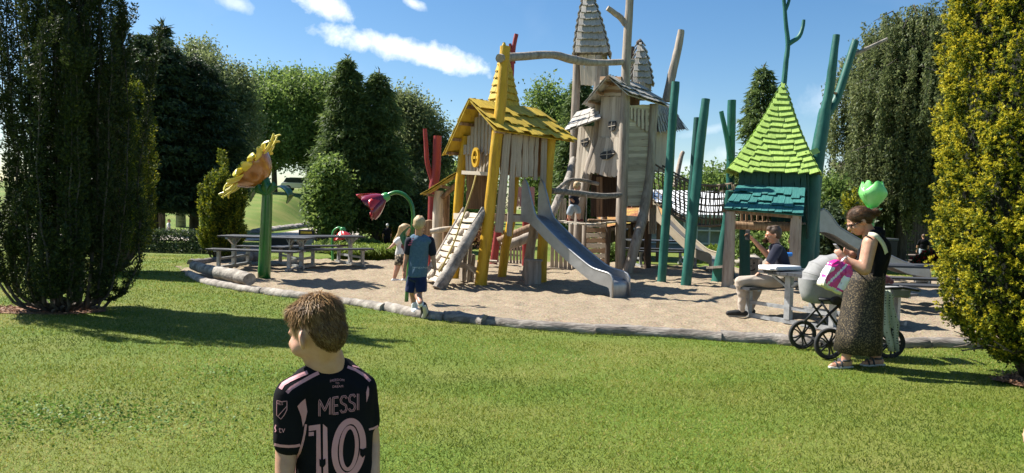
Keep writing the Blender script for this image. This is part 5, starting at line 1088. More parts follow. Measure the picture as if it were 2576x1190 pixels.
log('stem', [at(1022,764,Yr), at(1031,640,Yr), at(1039,560,Yr), at(1039,532,Yr), at(1033,508,Yr), at(1018,491,Yr), at(1000,484,Yr), at(984,487,Yr), at(968,496,Yr)], [.032]*9, FGRN, rf_, 12, 0, smooth=True)
bell_flower(rf_, at(968,497,Yr), (-.80,-.2,-.52), .235, .36, 9, [CRIM,CRIM,REDPET], LGRN)
flat_leaf([at(1030,632,Yr), at(1022,612,Yr), at(1016,590,Yr), at(1030,570,Yr)], [.02,.07,.075,.01], .015, LEAFG, 'leaf', rf_, Vector((.5,.8,.2)).normalized())
sr_ = thing('red_flower_sculpture', 'small red flower sculpture hanging from a bent green pipe behind the tables', 'sculpture', at(837,662,19)); Yq = 18.9
log('stem', [at(837,662,Yq), at(836,610,Yq), at(838,586,Yq), at(844,577,Yq), at(854,573,Yq), at(862,580,Yq)], .035, LGRN, sr_, 10, 0, smooth=True)
bell_flower(sr_, at(862,580,Yq), (.12,-.1,-1), .26, .26, 9, [REDPET], LGRN)
TUL = mat('tulip_green', [(.10,.52,.09),(.20,.66,.17),(.30,.72,.28)], .45, 2.5, bump=.12, bscale=20, coat=.15)
tu = thing('tulip_sculpture', 'bright green tulip sculpture above the head of the woman', 'sculpture', G(2194,745)); Yt = 12.5
log('stem', [at(2190,745,Yt), at(2192,640,Yt), at(2194,530,Yt)], [.035,.035,.04], LGRN, tu, 12, 0, smooth=True)
tc_ = at(2195,492,Yt); MB().lathe(at(2195,530,Yt), [(.05,-.12),(.10,-.02),(.16,.04)], 16).build('calyx', LGRN, tu, smooth=True)
for i in range(6):
    a = 2*math.pi*i/6+.5; inner = i%2; q = Vector((math.cos(a),math.sin(a),0)); sd = Vector((-math.sin(a),math.cos(a),0)); rows = []; k = .86 if inner else 1.0
    for t in np.linspace(0,1,11):
        rad = (.05+.20*math.sin(min(1,t*1.25)*math.pi*.5)-.075*max(0,t-.55)/.45)*k; w = .22*math.sin((.10+.86*t)*math.pi)**.42; z = lerp(-.24,.265*(1.0 if inner else .96),t); row = []
        for b in np.linspace(-1,1,9): row.append(tc_+q*(rad*math.cos(b*w*5.2)) + sd*(rad*math.sin(b*w*5.2))*1.05+Vector((0,0,z-.11*b*b*t**3)))
        rows.append(row+[p-q*.02 for p in reversed(row)]+[row[0]])
    MB().sheet(rows).build('petal', TUL, tu, smooth=True)
# ---------------------------------------------------------------- picnic tables
SLATD = mat('dark_slat', [(.035,.038,.042),(.07,.073,.08)], .5, 4, (1,1,.4), .25, 20, objvar=.15); SLATW = mat('brown_slat', [(.12,.09,.07),(.24,.19,.15)], .7, 4, (1,1,.4), .25, 20, objvar=.15)
def picnic(label, loc, rotz, L_=1.9, frame=GALV, slat=SLATD, group='picnic tables'):
    """Long axis along x. Steel end frames carry a slatted top and two slatted benches."""
    t = thing('picnic_table', label, 'picnic table', (loc[0],loc[1],loc[2] if len(loc) > 2 else 0), group, rotz)
    def slat_(y, z, w): piece('slat', (-L_/2,y,z), (L_/2,y,z), w, .038, slat, t, (0,0,1), 'plain')
    for i in range(6): slat_((i-2.5)*.125, .735, .117)
    for sg in (-1,1):
        for i in range(3): slat_(sg*.70+(i-1)*.125, .455, .117)
    for sx_ in (-1,1):
        x = sx_*(L_/2-.22); fr = MB(); fr.bar((x,-.84,.045),(x,.84,.045),.06,.06); fr.build('foot_bar', frame, t)
        for sg in (-1,1):
            MB().box((x,sg*.70,.255),(.07,.07,.36)).build('bench_leg', frame, t); MB().box((x,sg*.22,.385),(.07,.07,.62)).build('table_leg', frame, t) if False else None
        MB().box((x,0,.385),(.08,.09,.62)).build('table_leg', frame, t)
        MB().bar((x,-.70,.24),(x,.70,.24),.045,.05).build('cross_bar', frame, t)
        c = MB(); c.bar((x,-.36,.70),(x,.36,.70),.06,.05); c.bar((x,0,.52),(x,.28,.68),.05,.03); c.bar((x,0,.52),(x,-.28,.68),.05,.03); c.build('top_bracket', frame, t)
        for sg in (-1,1): c = MB(); c.bar((x,sg*.70-.18,.428),(x,sg*.70+.18,.428),.06,.03); c.build('bench_bracket', frame, t)
    return t
ang = math.atan2(.52,.85); picnic('grey steel picnic table where the man sits, white parcel on top', (4.62,10.5), ang, 1.95)
picnic('grey steel picnic table right behind the woman beside the golden yew', (7.35,12.4), R(-4), 2.3)
picnic('grey picnic table with long benches directly behind the sunflower stem', (-5.75,16.7), R(-6), 2.1)
picnic('grey picnic table behind the sunflower, set crosswise to the first', (-4.75,17.7), R(38), 2.0)
picnic('pale picnic table behind the castle posts and green poles', (4.35,20.6), R(4), 2.0)
for i,(px,py,y,lab) in enumerate(((2278,640,31,'dark wooden picnic table far behind in front of the barn'),)):
    p = at(px,py,y); picnic(lab, (p.x,p.y,float(terrain(p.x,p.y))), .1, 2.2, DTIMB, SLATW)
# white parcel, cargo cart, bins
WHPL = mat('white_plastic', [(.70,.71,.73),(.82,.83,.84)], .35, 5, bump=.3, bscale=14, bdist=.02)
pk = at(1968,678,10.15); bm = Body(); bm.box((pk.x+.02,pk.y+.15,.80), (.52,.34,.06), Matrix.Rotation(.5,3,'Z')); bm.box((pk.x-.18,pk.y+.02,.785), (.20,.22,.03), Matrix.Rotation(.5,3,'Z'))
o = bm.fuse('white_parcel', WHPL, None, .014, 4); tag(o, 'flat white plastic parcel lying on the table behind the seated man', 'parcel')
for i,(px,y) in enumerate(((2222,21.5),)):
    p = at(px,660,y); b_ = thing('litter_bin', 'black litter bin behind the woman near the second slide', 'bin', gz(p)); zz = gz(p)[2]; MB().box((p.x,p.y,zz+.45), (.5,.5,.9), None, 1.08).build('bin_box', FLATB, b_, bevel=.02); MB().box((p.x,p.y,zz+.93), (.58,.58,.07)).build('bin_lid', mat('bin_lid',[(.05,.055,.06),(.09,.1,.1)],.4,4), b_, bevel=.02)
ca = at(715,625,23); cart = thing('service_cart', 'dark service cart with a small yellow-lit sign parked on the path behind the tables', 'cart', gz(ca))
MB().box((ca.x,ca.y,.22),(1.0,.6,.42)).build('cart_box', FLATB, cart, bevel=.03); MB().box((ca.x-.05,ca.y,.46),(1.15,.7,.05)).build('cart_top', mat('cart_top',[(.25,.26,.28),(.4,.41,.43)],.3,3), cart, bevel=.01)
MB().box((ca.x+.75,ca.y,.28),(.5,.5,.45)).build('cart_bin', mat('cart_grey',[(.2,.2,.2),(.32,.32,.31)],.6,3), cart, bevel=.03); MB().box((ca.x+.72,ca.y,.60),(.5,.10,.19)).build('sign_board', FLATB, cart, bevel=.02); MB().box((ca.x+.72,ca.y-.055,.605),(.36,.02,.07)).build('sign_lettering', mat('amber_letters',[(.5,.3,.02),(.6,.4,.05)],.5,9), cart)
BLUEF = mat('blue_foam', [(.02,.16,.55),(.03,.22,.65)], .5, 4, bump=0)
p = at(1965,640,15.0); tag(log('blue_ring', [at(1955,655,14.0), at(1962,646,14.0), at(1975,641,14.0), at(1992,640,14.0)], [.04,.045,.045,.04], BLUEF, None, 10, 0), 'blue curved play bar behind the arm of the seated man', 'play bar')
# ================================================================ people
SKIN = mat('skin', [(.43,.205,.13),(.51,.275,.18),(.57,.33,.225)], .5, 14, bump=.05, bscale=90, spec=.4, sss=.12); SKIN2 = mat('skin_tan', [(.40,.205,.125),(.50,.27,.17)], .5, 9, bump=.05, bscale=90, spec=.4, sss=.1)
HBLOND = leafmat('hair_blond', [(0,(.07,.036,.014)),(.5,(.195,.108,.042)),(1,(.46,.285,.115))], .12, .5, .15)
def hairm(n, a, b): return mat(n, [a,b], .45, 14, (6,6,1), .6, 40, spec=.5)
HB2 = hairm('hair_pale', (.34,.22,.10), (.62,.46,.26)); HBR = hairm('hair_brown', (.035,.02,.012), (.12,.065,.03)); HDK = hairm('hair_dark', (.025,.017,.012), (.07,.045,.03)); HW = hairm('hair_white', (.5,.48,.45), (.7,.68,.65))
def cloth(n, c, c2=None, s=8, rough=.85): return mat(n, [c, c2 or tuple(min(1,v*1.25) for v in c)], rough, s, bump=.25, bscale=60, spec=.2, sheen=.1, bdist=.004)
NAVY = cloth('navy_cloth', (.016,.018,.032)); BLACKC = mat('black_cloth', [(.005,.005,.0065),(.010,.010,.0125)], .9, 8, bump=.25, bscale=60, spec=.12, bdist=.004); BEIGE = cloth('beige_cloth', (.40,.33,.26), (.50,.43,.35)); WHITEC = cloth('white_cloth', (.62,.60,.57), (.74,.72,.69)); JEAN = cloth('pale_denim', (.25,.30,.36), (.36,.41,.46))
BLUEC = cloth('blue_heather', (.055,.105,.165), (.10,.165,.235), 40); DNAVY = cloth('dark_navy_sleeve', (.010,.011,.022)); BLUSH = cloth('blue_shorts', (.005,.012,.05), (.010,.022,.085)); PINK = cloth('pink_print', (.52,.23,.25), (.62,.30,.32), 5, .6); SHOEW = cloth('white_shoe', (.62,.63,.64), (.75,.76,.77), 20, .6); SHOEB = cloth('black_shoe', (.015,.015,.016), (.03,.03,.03), 20, .6); RUBW = mat('sole_cream', [(.45,.43,.38),(.58,.56,.5)], .7, 20)
LENS = mat('dark_lens', [(.01,.008,.01),(.03,.02,.02)], .1, 3, bump=0); LIPM = mat('lips', [(.42,.17,.14),(.5,.22,.18)], .5, 9, bump=0); EYEM = mat('eye_dark', [(.02,.015,.012),(.05,.04,.03)], .2, 9, bump=0)
SNAKE = mat('snake_print', [(.022,.018,.014),(.055,.045,.032),(.30,.24,.15),(.46,.39,.26)], .8, 24, bump=.2, bscale=60, contrast=(.40,.66), detail=3)
LEO = mat('leopard_print', [(.010,.008,.006),(.022,.017,.012),(.075,.055,.032),(.19,.145,.085)], .75, 70, bump=.2, bscale=60, contrast=(.40,.66), detail=2)
def frame(f, up=(0,0,1)):
    f = Vector(f).normalized(); u = Vector(up); u = (u-f*u.dot(f)).normalized(); s = f.cross(u).normalized(); return Matrix((( s.x,f.x,u.x),(s.y,f.y,u.y),(s.z,f.z,u.z)))
def head(B, c, H, f, ears=True, up=(0,0,1), nose=1.0):
    """Adds a head of height H centred at c, looking along f. Returns its frame."""
    M = frame(f,up); q = lambda x,y,z: Vector(c)+M@Vector((x*H,y*H,z*H))
    B.ell(q(0,-.045,.115), (.335*H,.43*H,.385*H), M, 20, 13); B.ell(q(0,.10,-.14), (.255*H,.29*H,.31*H), M, 18, 11); B.ell(q(0,.17,-.37), (.15*H,.17*H,.125*H), M)
    B.limb(q(0,.34,-.02), q(0,.455-.05*(1-nose),-.135), .045*H, .062*H*nose); B.ell(q(0,.445-.06*(1-nose),-.15), (.075*H*nose,.05*H,.045*H), M)           # nose
    B.ell(q(0,.34,.045), (.24*H,.085*H,.05*H), M); B.ell(q(0,.375,-.265), (.10*H,.05*H,.03*H), M); B.ell(q(0,.365,-.305), (.09*H,.05*H,.03*H), M)
    for s_ in (-1,1):
        B.ell(q(.16*s_,.30,-.12), (.10*H,.10*H,.09*H), M)
        if ears: B.ell(q(.345*s_,-.03,-.05), (.045*H,.075*H,.12*H), M @ Matrix.Rotation(.35*s_,3,'Z')); B.ell(q(.375*s_,-.055,-.03), (.03*H,.06*H,.095*H), M @ Matrix.Rotation(.55*s_,3,'Z'))
    return M, q
def face_bits(root, q, M, H, lens=None, lensm=None):
    for s_ in (-1,1): MB().ell(q(.145*s_,.345,-.02), (.045*H,.028*H,.026*H), M).build('eye', EYEM, root, smooth=True)
    MB().ell(q(0,.40,-.285), (.085*H,.03*H,.014*H), M).build('mouth', LIPM, root, smooth=True)
    if lens:
        g = MB()
        for s_ in (-1,1): g.ell(q(.15*s_,.405,-.02), (.12*H,.02*H,.085*H), M); g.tube([q(.26*s_,.38,.0), q(.345*s_,.2,.015), q(.35*s_,-.02,.01)], .018*H, 6)
        g.tube([q(-.06,.42,.0),q(.06,.42,.0)], .015*H, 6); g.build('glasses', lensm or LENS, root, smooth=True)
def hair_cap(root, q, M, H, m, extra=None, vox=.008, it=5, low=0.):
    B = Body(); B.ell(q(0,-.075,.165), (.365*H,.435*H,.375*H), M, 20, 13); B.ell(q(0,-.20,.02+low), (.33*H,.30*H,.34*H), M, 18, 11); B.ell(q(0,.20,.33), (.27*H,.18*H,.14*H), M)
    if extra: extra(B)
    return B.fuse('hair', m, root, vox, it)
def hand(B, w, d, n, S=1.0, curl=.5, thumb=1, grip=0.):
    """Palm and five fingers from the wrist w along d; n is the side the palm faces."""
    d = Vector(d).normalized(); n = Vector(n); n = (n-d*n.dot(d)).normalized(); s = d.cross(n)*thumb
    k = .085*S
    for i in range(4): B.limb(w+s*(.028*S-.018*S*i)*.8, w+d*k+s*(.030*S-.020*S*i), .014*S, .012*S, 10)
    for i,L_ in enumerate((.066,.074,.068,.052)):
        a = w+d*k+s*(.030*S-.020*S*i); c1 = curl*(.8+.1*i); p = a; dd = d.copy()
        for j,fr in enumerate((.45,.32,.25)):
            ang_ = c1*(.9 if j else .6); dd = (dd*math.cos(ang_)+n*math.sin(ang_)*1.0).normalized(); nn_ = (n-dd*n.dot(dd)); p2 = p+dd*L_*S*fr; B.limb(p, p2, .0092*S*(1-.08*j), .0088*S*(1-.1*j), 8); p = p2
    t0_ = w+d*.025*S+s*.03*S; t1_ = t0_+(d*.6+s*.7+n*.35).normalized()*.035*S; t2_ = t1_+(d*.9+s*.15+n*(.3+grip)).normalized()*.035*S
    B.limb(t0_, t1_, .014*S, .011*S, 8); B.limb(t1_, t2_, .011*S, .009*S, 8)
def shoe(B, ank, d, L_, w=.045, h=.06, toe_up=0.):
    d = Vector(d).normalized(); heel = Vector(ank)-d*L_*.25; toe = Vector(ank)+d*L_*.62
    z = Vector(ank).z-h*1.2; heel.z = z+w*.9; toe.z = z+w*.75+toe_up; mid = lerp(heel,toe,.55); mid.z += .01
    B.limb(heel, mid, w*.9, w, 12); B.limb(mid, toe, w, w*.8, 12); B.limb(Vector(ank)+Vector((0,0,.01)), lerp(heel,mid,.5), w*.85, w*.9, 12)
def loft(rings, m, name, parent, n=28, folds=0., seed=0, capb=True):
    """rings: (centre, rx, ry, yaw). Cloth tube with folds growing to the last ring."""
    rows = []; k = len(rings)
    for i,(c,rx,ry,yw) in enumerate(rings):
        row = []; 
        for j in range(n+1):
            a = 2*math.pi*j/n; f_ = 1+folds*(i/(k-1))**1.3*(.6*math.sin(a*5+seed)+.4*math.sin(a*9+seed*2.3)+.3*math.sin(a*3+1)); v = Vector((math.cos(a)*rx*f_, math.sin(a)*ry*f_, 0)); v.rotate(Euler((0,0,yw))); row.append(Vector(c)+v)
        rows.append(row)
    mb = MB().sheet(rows); inner = [[lerp(rings[-1][0],p,.95)+Vector((0,0,.004)) for p in rows[-1]]]
    o = mb.build(name, m, parent, smooth=True); sd = o.modifiers.new('thick','SOLIDIFY'); sd.thickness = .006; sd.offset = -1; return o
def flatell(B, c, r, yaw): B.ell(c, r, Matrix.Rotation(yaw,3,'Z'), 20, 11)
def wrinkle(o, amp=.005, sc=14, dirv=(.5,.2,1.0)):
    """Soft folds in a garment."""
    me = o.data; n = len(me.vertices); co = np.empty(n*3, np.float32); no = np.empty(n*3, np.float32); me.vertices.foreach_get('co', co); me.vertices.foreach_get('normal', no); co = co.reshape(-1,3); no = no.reshape(-1,3)
    d = Vector(dirv).normalized(); w = np.empty(n)
    for i in range(n):
        p = Vector(co[i]); q_ = p-d*p.dot(d)*.62; w[i] = (1-abs(noise.noise(q_*sc)))**2*.9+.5*noise.noise(q_*sc*2.3)-.45
    co += no*(w*amp)[:,None]; me.vertices.foreach_set('co', co.reshape(-1)); me.update(); return o
def strands(cap, hc, M, H, n, L_, m, keepf=None, crown=(0,-.22,.46), up=.15, wid=.0012, to=None, clumpk=.35):
    """Fine hair lying on a hair shape, away from the crown or towards a point."""
    me = cap.data; co = np.array([v.co for v in me.vertices]); no = np.array([v.normal for v in me.vertices]); A = np.array(M); loc = (co-np.array(hc)) @ A/H
    if keepf is not None: k = keepf(loc); co, no, loc = co[k], no[k], loc[k]
    i = RNG.integers(0,len(co),n); p = co[i]+RNG.normal(size=(n,3))*.002; n_ = no[i]; lc = loc[i]
    aw = (lc-np.array(crown)) @ A.T if to is None else np.array(to)-p
    t = aw-n_*np.sum(aw*n_,1,keepdims=True); t = unitv(t); cl = np.array([noise.noise_vector(Vector(a)*40) for a in p]); ln = L_*RNG.uniform(.6,1.3,n)
    D1 = unitv(t+n_*up+RNG.normal(size=(n,3))*.12+cl*clumpk); D2 = unitv(t+n_*up*.1+RNG.normal(size=(n,3))*.15+cl*clumpk*1.3); s_ = unitv(np.cross(D1,n_))*wid; mid = p+D1*(ln*.5)[:,None]; tip = mid+D2*(ln*.5)[:,None]
    V = np.concatenate([np.stack([p-s_,p+s_,mid+s_*.9,mid-s_*.9],1), np.stack([mid-s_*.9,mid+s_*.9,tip+s_*.2,tip-s_*.2],1)]); c = np.clip(.45+RNG.normal(size=n)*.2+cl[:,0]*.35,0,1)
    return soup('hair_strands', V, np.concatenate([c*.9,c]), m, cap)
HS_PALE = leafmat('strands_pale', [(0,(.22,.13,.055)),(.5,(.42,.29,.14)),(1,(.66,.50,.29))], .1, .5, .2); HS_BRN = leafmat('strands_brown', [(0,(.022,.012,.008)),(.5,(.085,.042,.02)),(1,(.30,.155,.07))], .1, .5, .2)
# --- prints laid on cloth: outlines are cut fine and set on the surface
def bvh_of(o): me = o.data; return BVHTree.FromPolygons([v.co.copy() for v in me.vertices], [tuple(p.vertices) for p in me.polygons])
class Print:
    def __init__(s, bvh, lift=.0012): s.b = bvh; s.k = lift; s.v = []; s.f = []
    def hit(s, x, y, lift):
        r_ = ray(x,y).normalized(); h = s.b.ray_cast(CLOC, r_)
        if h[0] is None: return None
        n = h[1]; n = n if n.dot(r_) < 0 else -n
        return h[0]+n*lift
    def tri(s, pts, lift=0):
        hs = [s.hit(x,y,s.k+lift) for x,y in pts]
        if any(h is None for h in hs): return
        if max((a-b).length for a in hs for b in hs) > .06: return
        b = len(s.v); s.v += [tuple(h) for h in hs]; s.f.append(tuple(range(b,b+len(hs))))
    def poly(s, pts, cell=4.0, lift=0):
        bm = bmesh.new(); vs = [bm.verts.new((x,y,0)) for x,y in pts]; bm.faces.new(vs); s._cut(bm, cell, lift)
    def _cut(s, bm, cell, lift):
        xs = [v.co.x for v in bm.verts]; ys = [v.co.y for v in bm.verts]
        for ax,(lo,hi) in ((0,(min(xs),max(xs))),(1,(min(ys),max(ys)))):
            c = lo+cell
            while c < hi:
                co = [0,0,0]; no = [0,0,0]; co[ax] = c; no[ax] = 1
                bmesh.ops.bisect_plane(bm, geom=bm.verts[:]+bm.edges[:]+bm.faces[:], plane_co=co, plane_no=no); c += cell
        bmesh.ops.triangulate(bm, faces=bm.faces[:])
        for f in bm.faces: s.tri([(v.co.x,v.co.y) for v in f.verts], lift)
        bm.free()
    def ribbon(s, pts, w, lift=0, step=3.0, closed=False):
        P = [Vector((x,y)) for x,y in pts]; Q = []
        if closed: P = P+[P[0]]
        for a,b in zip(P,P[1:]):
            n = max(1,int((b-a).length/step))
            for i in range(n): Q.append(a+(b-a)*i/n)
        Q.append(P[-1]); N_ = len(Q); e = []
        for i in range(N_):
            if closed: t = Q[(i+1)%(N_-1)]-Q[(i-1)%(N_-1)]
            else: t = Q[min(i+1,N_-1)]-Q[max(i-1,0)]
            t.normalize(); n = Vector((-t.y,t.x))*w/2; e.append((Q[i]-n,Q[i],Q[i]+n))
        for a,b in zip(e,e[1:]):
            for k in (0,1): s.tri([tuple(a[k]),tuple(b[k]),tuple(b[k+1]),tuple(a[k+1])], lift)
    def text(s, body, fn, size=1.0, cell=4.0, lift=0):
        cu = bpy.data.curves.new('t','FONT'); cu.body = body; cu.size = size; cu.align_x = 'CENTER'; cu.align_y = 'CENTER'; cu.resolution_u = 3; o = bpy.data.objects.new('t',cu); COL.objects.link(o)
        me = bpy.data.meshes.new_from_object(o.evaluated_get(bpy.context.evaluated_depsgraph_get())); bpy.data.objects.remove(o)
        bm = bmesh.new(); bm.from_mesh(me)
        for v in bm.verts: v.co.x, v.co.y = fn(v.co.x, v.co.y); v.co.z = 0
        s._cut(bm, cell, lift)
    def build(s, name, m, parent):
        me = bpy.data.meshes.new(name); me.from_pydata(s.v,[],s.f); me.update(); me.materials.append(m); o = bpy.data.objects.new(name,me); link(o,parent); return o

# ---------------------------------------------------------------- near boy in the black and pink jersey
def near_boy():
    D = 2.0; P = lambda x,y,d=0: at(x,y,D+d); m = mp(D)
    root = thing('person', 'boy seen from behind in a black and pink football jersey, nearest in the picture', 'person', (P(840,1000).x, D, 0))
    f = Vector((-.86,.50,-.36)); H = 178*m; hc = P(796,828); B = Body(); M, q = head(B, hc, H, f, False, up=(-.03,.06,1), nose=.6); [B.ell(q(.17*s_,.22,-.2), (.12*H,.13*H,.13*H), M) for s_ in (-1,1)]
    for s_ in (-1,1): B.ell(q(.325*s_,-.02,-.15), (.04*H,.085*H,.14*H), M @ Matrix.Rotation(.45*s_,3,'Z')); B.ell(q(.37*s_,-.065,-.125), (.03*H,.085*H,.125*H), M @ Matrix.Rotation(.8*s_,3,'Z'))
    yaw = R(18); nk = P(818,905,.02); B.limb(q(0,-.12,-.20), nk, .042, .045); B.limb(nk, P(822,945,.035), .055, .055)
    cx = P(838,1010,.03); hip = Vector((cx.x+.005,cx.y,.66))
    # body under the clothes
    Ls, Rs = P(733,992,-.03), P(912,974,.07); Le, Re = P(720,1135,-.04), P(932,1110,.09); Lh = P(712,1285,-.08); Rh = P(938,1255,.02)
    B.limb(P(822,960,.04), hip+Vector((0,.01,0)), .05, .06); B.limb(Ls, Rs, .03,.03)
    B.chain([Ls,Le,Lh], [.036,.031,.022]); B.chain([Rs,Re,Rh], [.034,.029,.021])
    hand(B, Lh, (.02,-.1,-1), (1,.2,0), .74, .35, 1); hand(B, Rh, (0,-.1,-1), (-1,.2,0), .74, .35, -1)
    fw = Vector((-math.sin(yaw),math.cos(yaw),0)); sd = Vector((fw.y,-fw.x,0)); feet = []
    for s_ in (-1,1):
        h0 = hip+sd*.06*s_; kn = Vector((h0.x+sd.x*.01*s_,h0.y+fw.y*.02,.36)); an = Vector((h0.x+sd.x*.02*s_,h0.y-.01+.05*s_,.075)); B.chain([h0,kn,an], [.075,.05,.034]); B.limb(an, an+fw*.1-Vector((0,0,.04)), .033,.028); feet.append(an)
    B.fuse('body', SKIN, root, .0066, 6)
    face_bits(root, q, M, H)
    # jersey
    J = Body(); ell = lambda c,r: J.ell(c, r, Matrix.Rotation(yaw*.8,3,'Z'), 24, 13)
    J.rings([(P(822,928,.03),.058,.056),(P(824,950,.032),.092,.066),(P(828,985,.035),.124,.076),(P(833,1040,.035),.120,.080),(P(836,1110,.035),.113,.082),(P(840,1190,.035),.112,.084),(P(842,1275,.035),.118,.088),(Vector((hip.x,hip.y,hip.z-.03)),.124,.094)], yaw*.8, 28)
    J.limb(P(808,940,.015), Ls+Vector((0,0,.0)), .045, .046); J.limb(P(850,934,.05), Rs, .045, .043)
    ell(P(824,950,.03), (.078,.066,.034)); J.limb(P(795,935,.01),P(770,955,-.01),.03,.04); J.limb(P(852,928,.04),P(880,945,.05),.03,.038)
    J.limb(Ls, P(726,1104,-.042), .048, .043); J.limb(P(726,1104,-.042), P(726,1112,-.042), .043,.042)
    J.limb(Rs, P(925,1050,.09), .042, .038); J.limb(P(925,1050,.09), P(926,1062,.09), .038, .037)
    jo = J.fuse('jersey', BLACKC, root, .0072, 5, 'black jersey with pink name and number'); wrinkle(jo, .0055, 13, (.35,.1,1))
    S = Body()
    for s_ in (-1,1): h0 = hip+sd*.06*s_; S.limb(h0+Vector((0,0,.03)), Vector((h0.x+sd.x*.012*s_,h0.y+.01,.42)), .09, .085)
    S.fuse('shorts', BLACKC, root, .012, 4)
    for an in feet: Sh = Body(); shoe(Sh, an, fw, .2, .034, .045); Sh.fuse('shoe', SHOEW, root, .009, 3)
    # print
    b = bvh_of(jo); Z = lambda X,Y: (644+.4319*X, 676.2+.4319*Y); zz = lambda L_: [Z(*p) for p in L_]; yt = lambda x: 765-(x-365)*(38/235)
    def pink(name, fn, m_=PINK, lift=.0014): p_ = Print(b, lift); fn(p_); p_.build(name, m_, jo)
    def let(x0,w,strokes):
        pts = [[Z(x0+w*u, yt(x0+w*u)+94*(1-v)) for u,v in st] for st in strokes]
        pink('letter', lambda p_: [p_.ribbon(q_, 5.2) for q_ in pts]); pink('letter_inline', lambda p_: [p_.ribbon(q_, 1.7) for q_ in pts], BLACKC, .0024)
    Sg = [[(1,.82),(.78,.98),(.25,.98),(.02,.8),(.15,.60),(.85,.42),(.98,.2),(.75,.02),(.22,.02),(0,.18)]]
    let(370,62,[[(0,0),(0,1),(.5,.3),(1,1),(1,0)]]); let(450,30,[[(1,1),(0,1),(0,0),(1,0)],[(0,.5),(.9,.5)]]); let(492,36,Sg); let(541,36,Sg); let(592,2,[[(.5,0),(.5,1)]])
    for L_ in ([(308,914),(375,905),(384,1330),(352,1330),(352,938),(308,946)],[(308,951),(338,949),(338,972),(308,974)],[(390,903),(415,925),(424,1330),(394,1330)]): pink('number_one', lambda p_: p_.poly(zz(L_)))
    ring = lambda rx,ry,c=(540,1045): [Z(c[0]+math.cos(a)*rx+(-.04*math.sin(a)*ry), c[1]+math.sin(a)*ry-(.14*math.cos(a)*rx)) for a in np.linspace(0,2*math.pi,61)[:-1]]
    for rx,ry,w in ((82,158,15),(46,122,9.5)): pink('number_zero', lambda p_: p_.ribbon(ring(rx,ry), w, closed=True))
    sh = [(-22,-26),(0,-20),(22,-30),(22,8),(12,22),(-4,34),(-20,16)]
    for c_ in ((388,1130),(620,1068)): pink('number_crest', lambda p_: p_.poly(zz([(c_[0]+x*.8,c_[1]+y*.9) for x,y in sh])), BLACKC, .0026)
    pink('slogan', lambda p_: p_.text('FREEDOM', lambda u,v: Z(472+u, 648-v+.0035*u*u-u*.06), 19, 3)); pink('slogan', lambda p_: p_.text('TO', lambda u,v: Z(473+u,667-v), 16, 3)); pink('slogan', lambda p_: p_.text('DREAM', lambda u,v: Z(476+u,686-v-u*.05), 19, 3))
    for L_,w in (([(143,700),(160,672),(200,648),(255,622),(300,604)],9.5),([(180,722),(205,696),(260,662),(320,628),(366,606)],9),([(532,572),(580,590),(630,622),(664,655)],7),([(560,566),(610,580),(640,600)],3)): pink('shoulder_stripe', lambda p_: p_.ribbon(zz(L_), w))
    for L_ in ([(240,800),(262,775),(286,755),(298,830),(288,880),(272,920),(262,860)],[(650,682),(657,700),(656,735),(642,780),(640,720)]): pink('side_panel', lambda p_: p_.poly(zz(L_)))
    pink('side_piping', lambda p_: p_.ribbon(zz([(290,905),(283,960),(268,1020),(252,1070),(236,1105),(228,1135),(226,1190)]), 6))
    for L_,w in (([(100,1020),(140,1030),(190,1034),(230,1032),(256,1026)],7),([(656,936),(680,930),(710,914)],5)): pink('cuff_band', lambda p_: p_.ribbon(zz(L_), w))
    pink('sleeve_shield', lambda p_: (p_.ribbon(zz([(124,766),(150,774),(181,770),(181,820),(165,852),(146,875),(122,852),(122,810)]), 1.7, closed=True), p_.ribbon(zz([(128,860),(180,800)]), 1.5)))
    pink('shield_letters', lambda p_: p_.text('MLS', lambda u,v: Z(140+u,786-v), 22, 3)); pink('sleeve_mark', lambda p_: (p_.text('tv', lambda u,v: Z(152+u*.9,938-v), 54, 3), p_.ribbon(zz([(118,908),(112,925),(118,942),(113,950)]), 3)))
    # hair: thin cap plus strands lying back from the crown
    C = Body(); C.ell(q(0,-.07,.15), (.335*H,.408*H,.352*H), M, 22, 14); C.ell(q(0,-.235,-.06), (.285*H,.225*H,.32*H), M, 20, 12); C.ell(q(0,.20,.31), (.26*H,.17*H,.13*H), M)
    cap = C.fuse('hair', mat('scalp_hair', [(.10,.06,.028),(.26,.165,.08)], .6, 22, (1,1,1), .5, 60), root, .006, 5)
    me = cap.data; co = np.array([v.co for v in me.vertices]); no = np.array([v.normal for v in me.vertices]); Mi = np.array(M).T; loc = (co-np.array(hc)) @ np.array(M)/H
    keep = loc[:,2] > np.interp(loc[:,1], [-.5,-.24,-.12,.1,.3,.45], [-.44,-.42,-.06,-.06,.12,.2]); co, no, loc = co[keep], no[keep], loc[keep]
    pick = RNG.integers(0,len(co),9500); p = co[pick]+RNG.normal(size=(9500,3))*.0025; n_ = no[pick]; lc = loc[pick]
    crown = np.array([0,-.22,.46]); away = lc-crown; away[:,2] *= .9; aw = away @ np.array(M).T; tang = aw-n_*np.sum(aw*n_,1,keepdims=True); tang = unitv(tang)+unitv(np.cross(n_,tang))*.35
    fwd = np.array(M @ Vector((0,1,0))); L_ = np.interp(lc[:,2], [-.3,.0,.25], [.007,.012,.022])*RNG.uniform(.6,1.3,9500); up_ = np.interp(lc[:,2], [0,.3], [.08,.30])
    clump = np.array([noise.noise_vector(Vector(a)*45) for a in p]); D1 = unitv(tang+n_*up_[:,None]+RNG.normal(size=(9500,3))*.16+clump*.22); D2 = unitv(tang+n_*(up_*.25)[:,None]+RNG.normal(size=(9500,3))*.2+clump*.4)
    s = unitv(np.cross(D1,n_))*.0011; mid = p+D1*(L_*.5)[:,None]; tip = mid+D2*(L_*.55)[:,None]
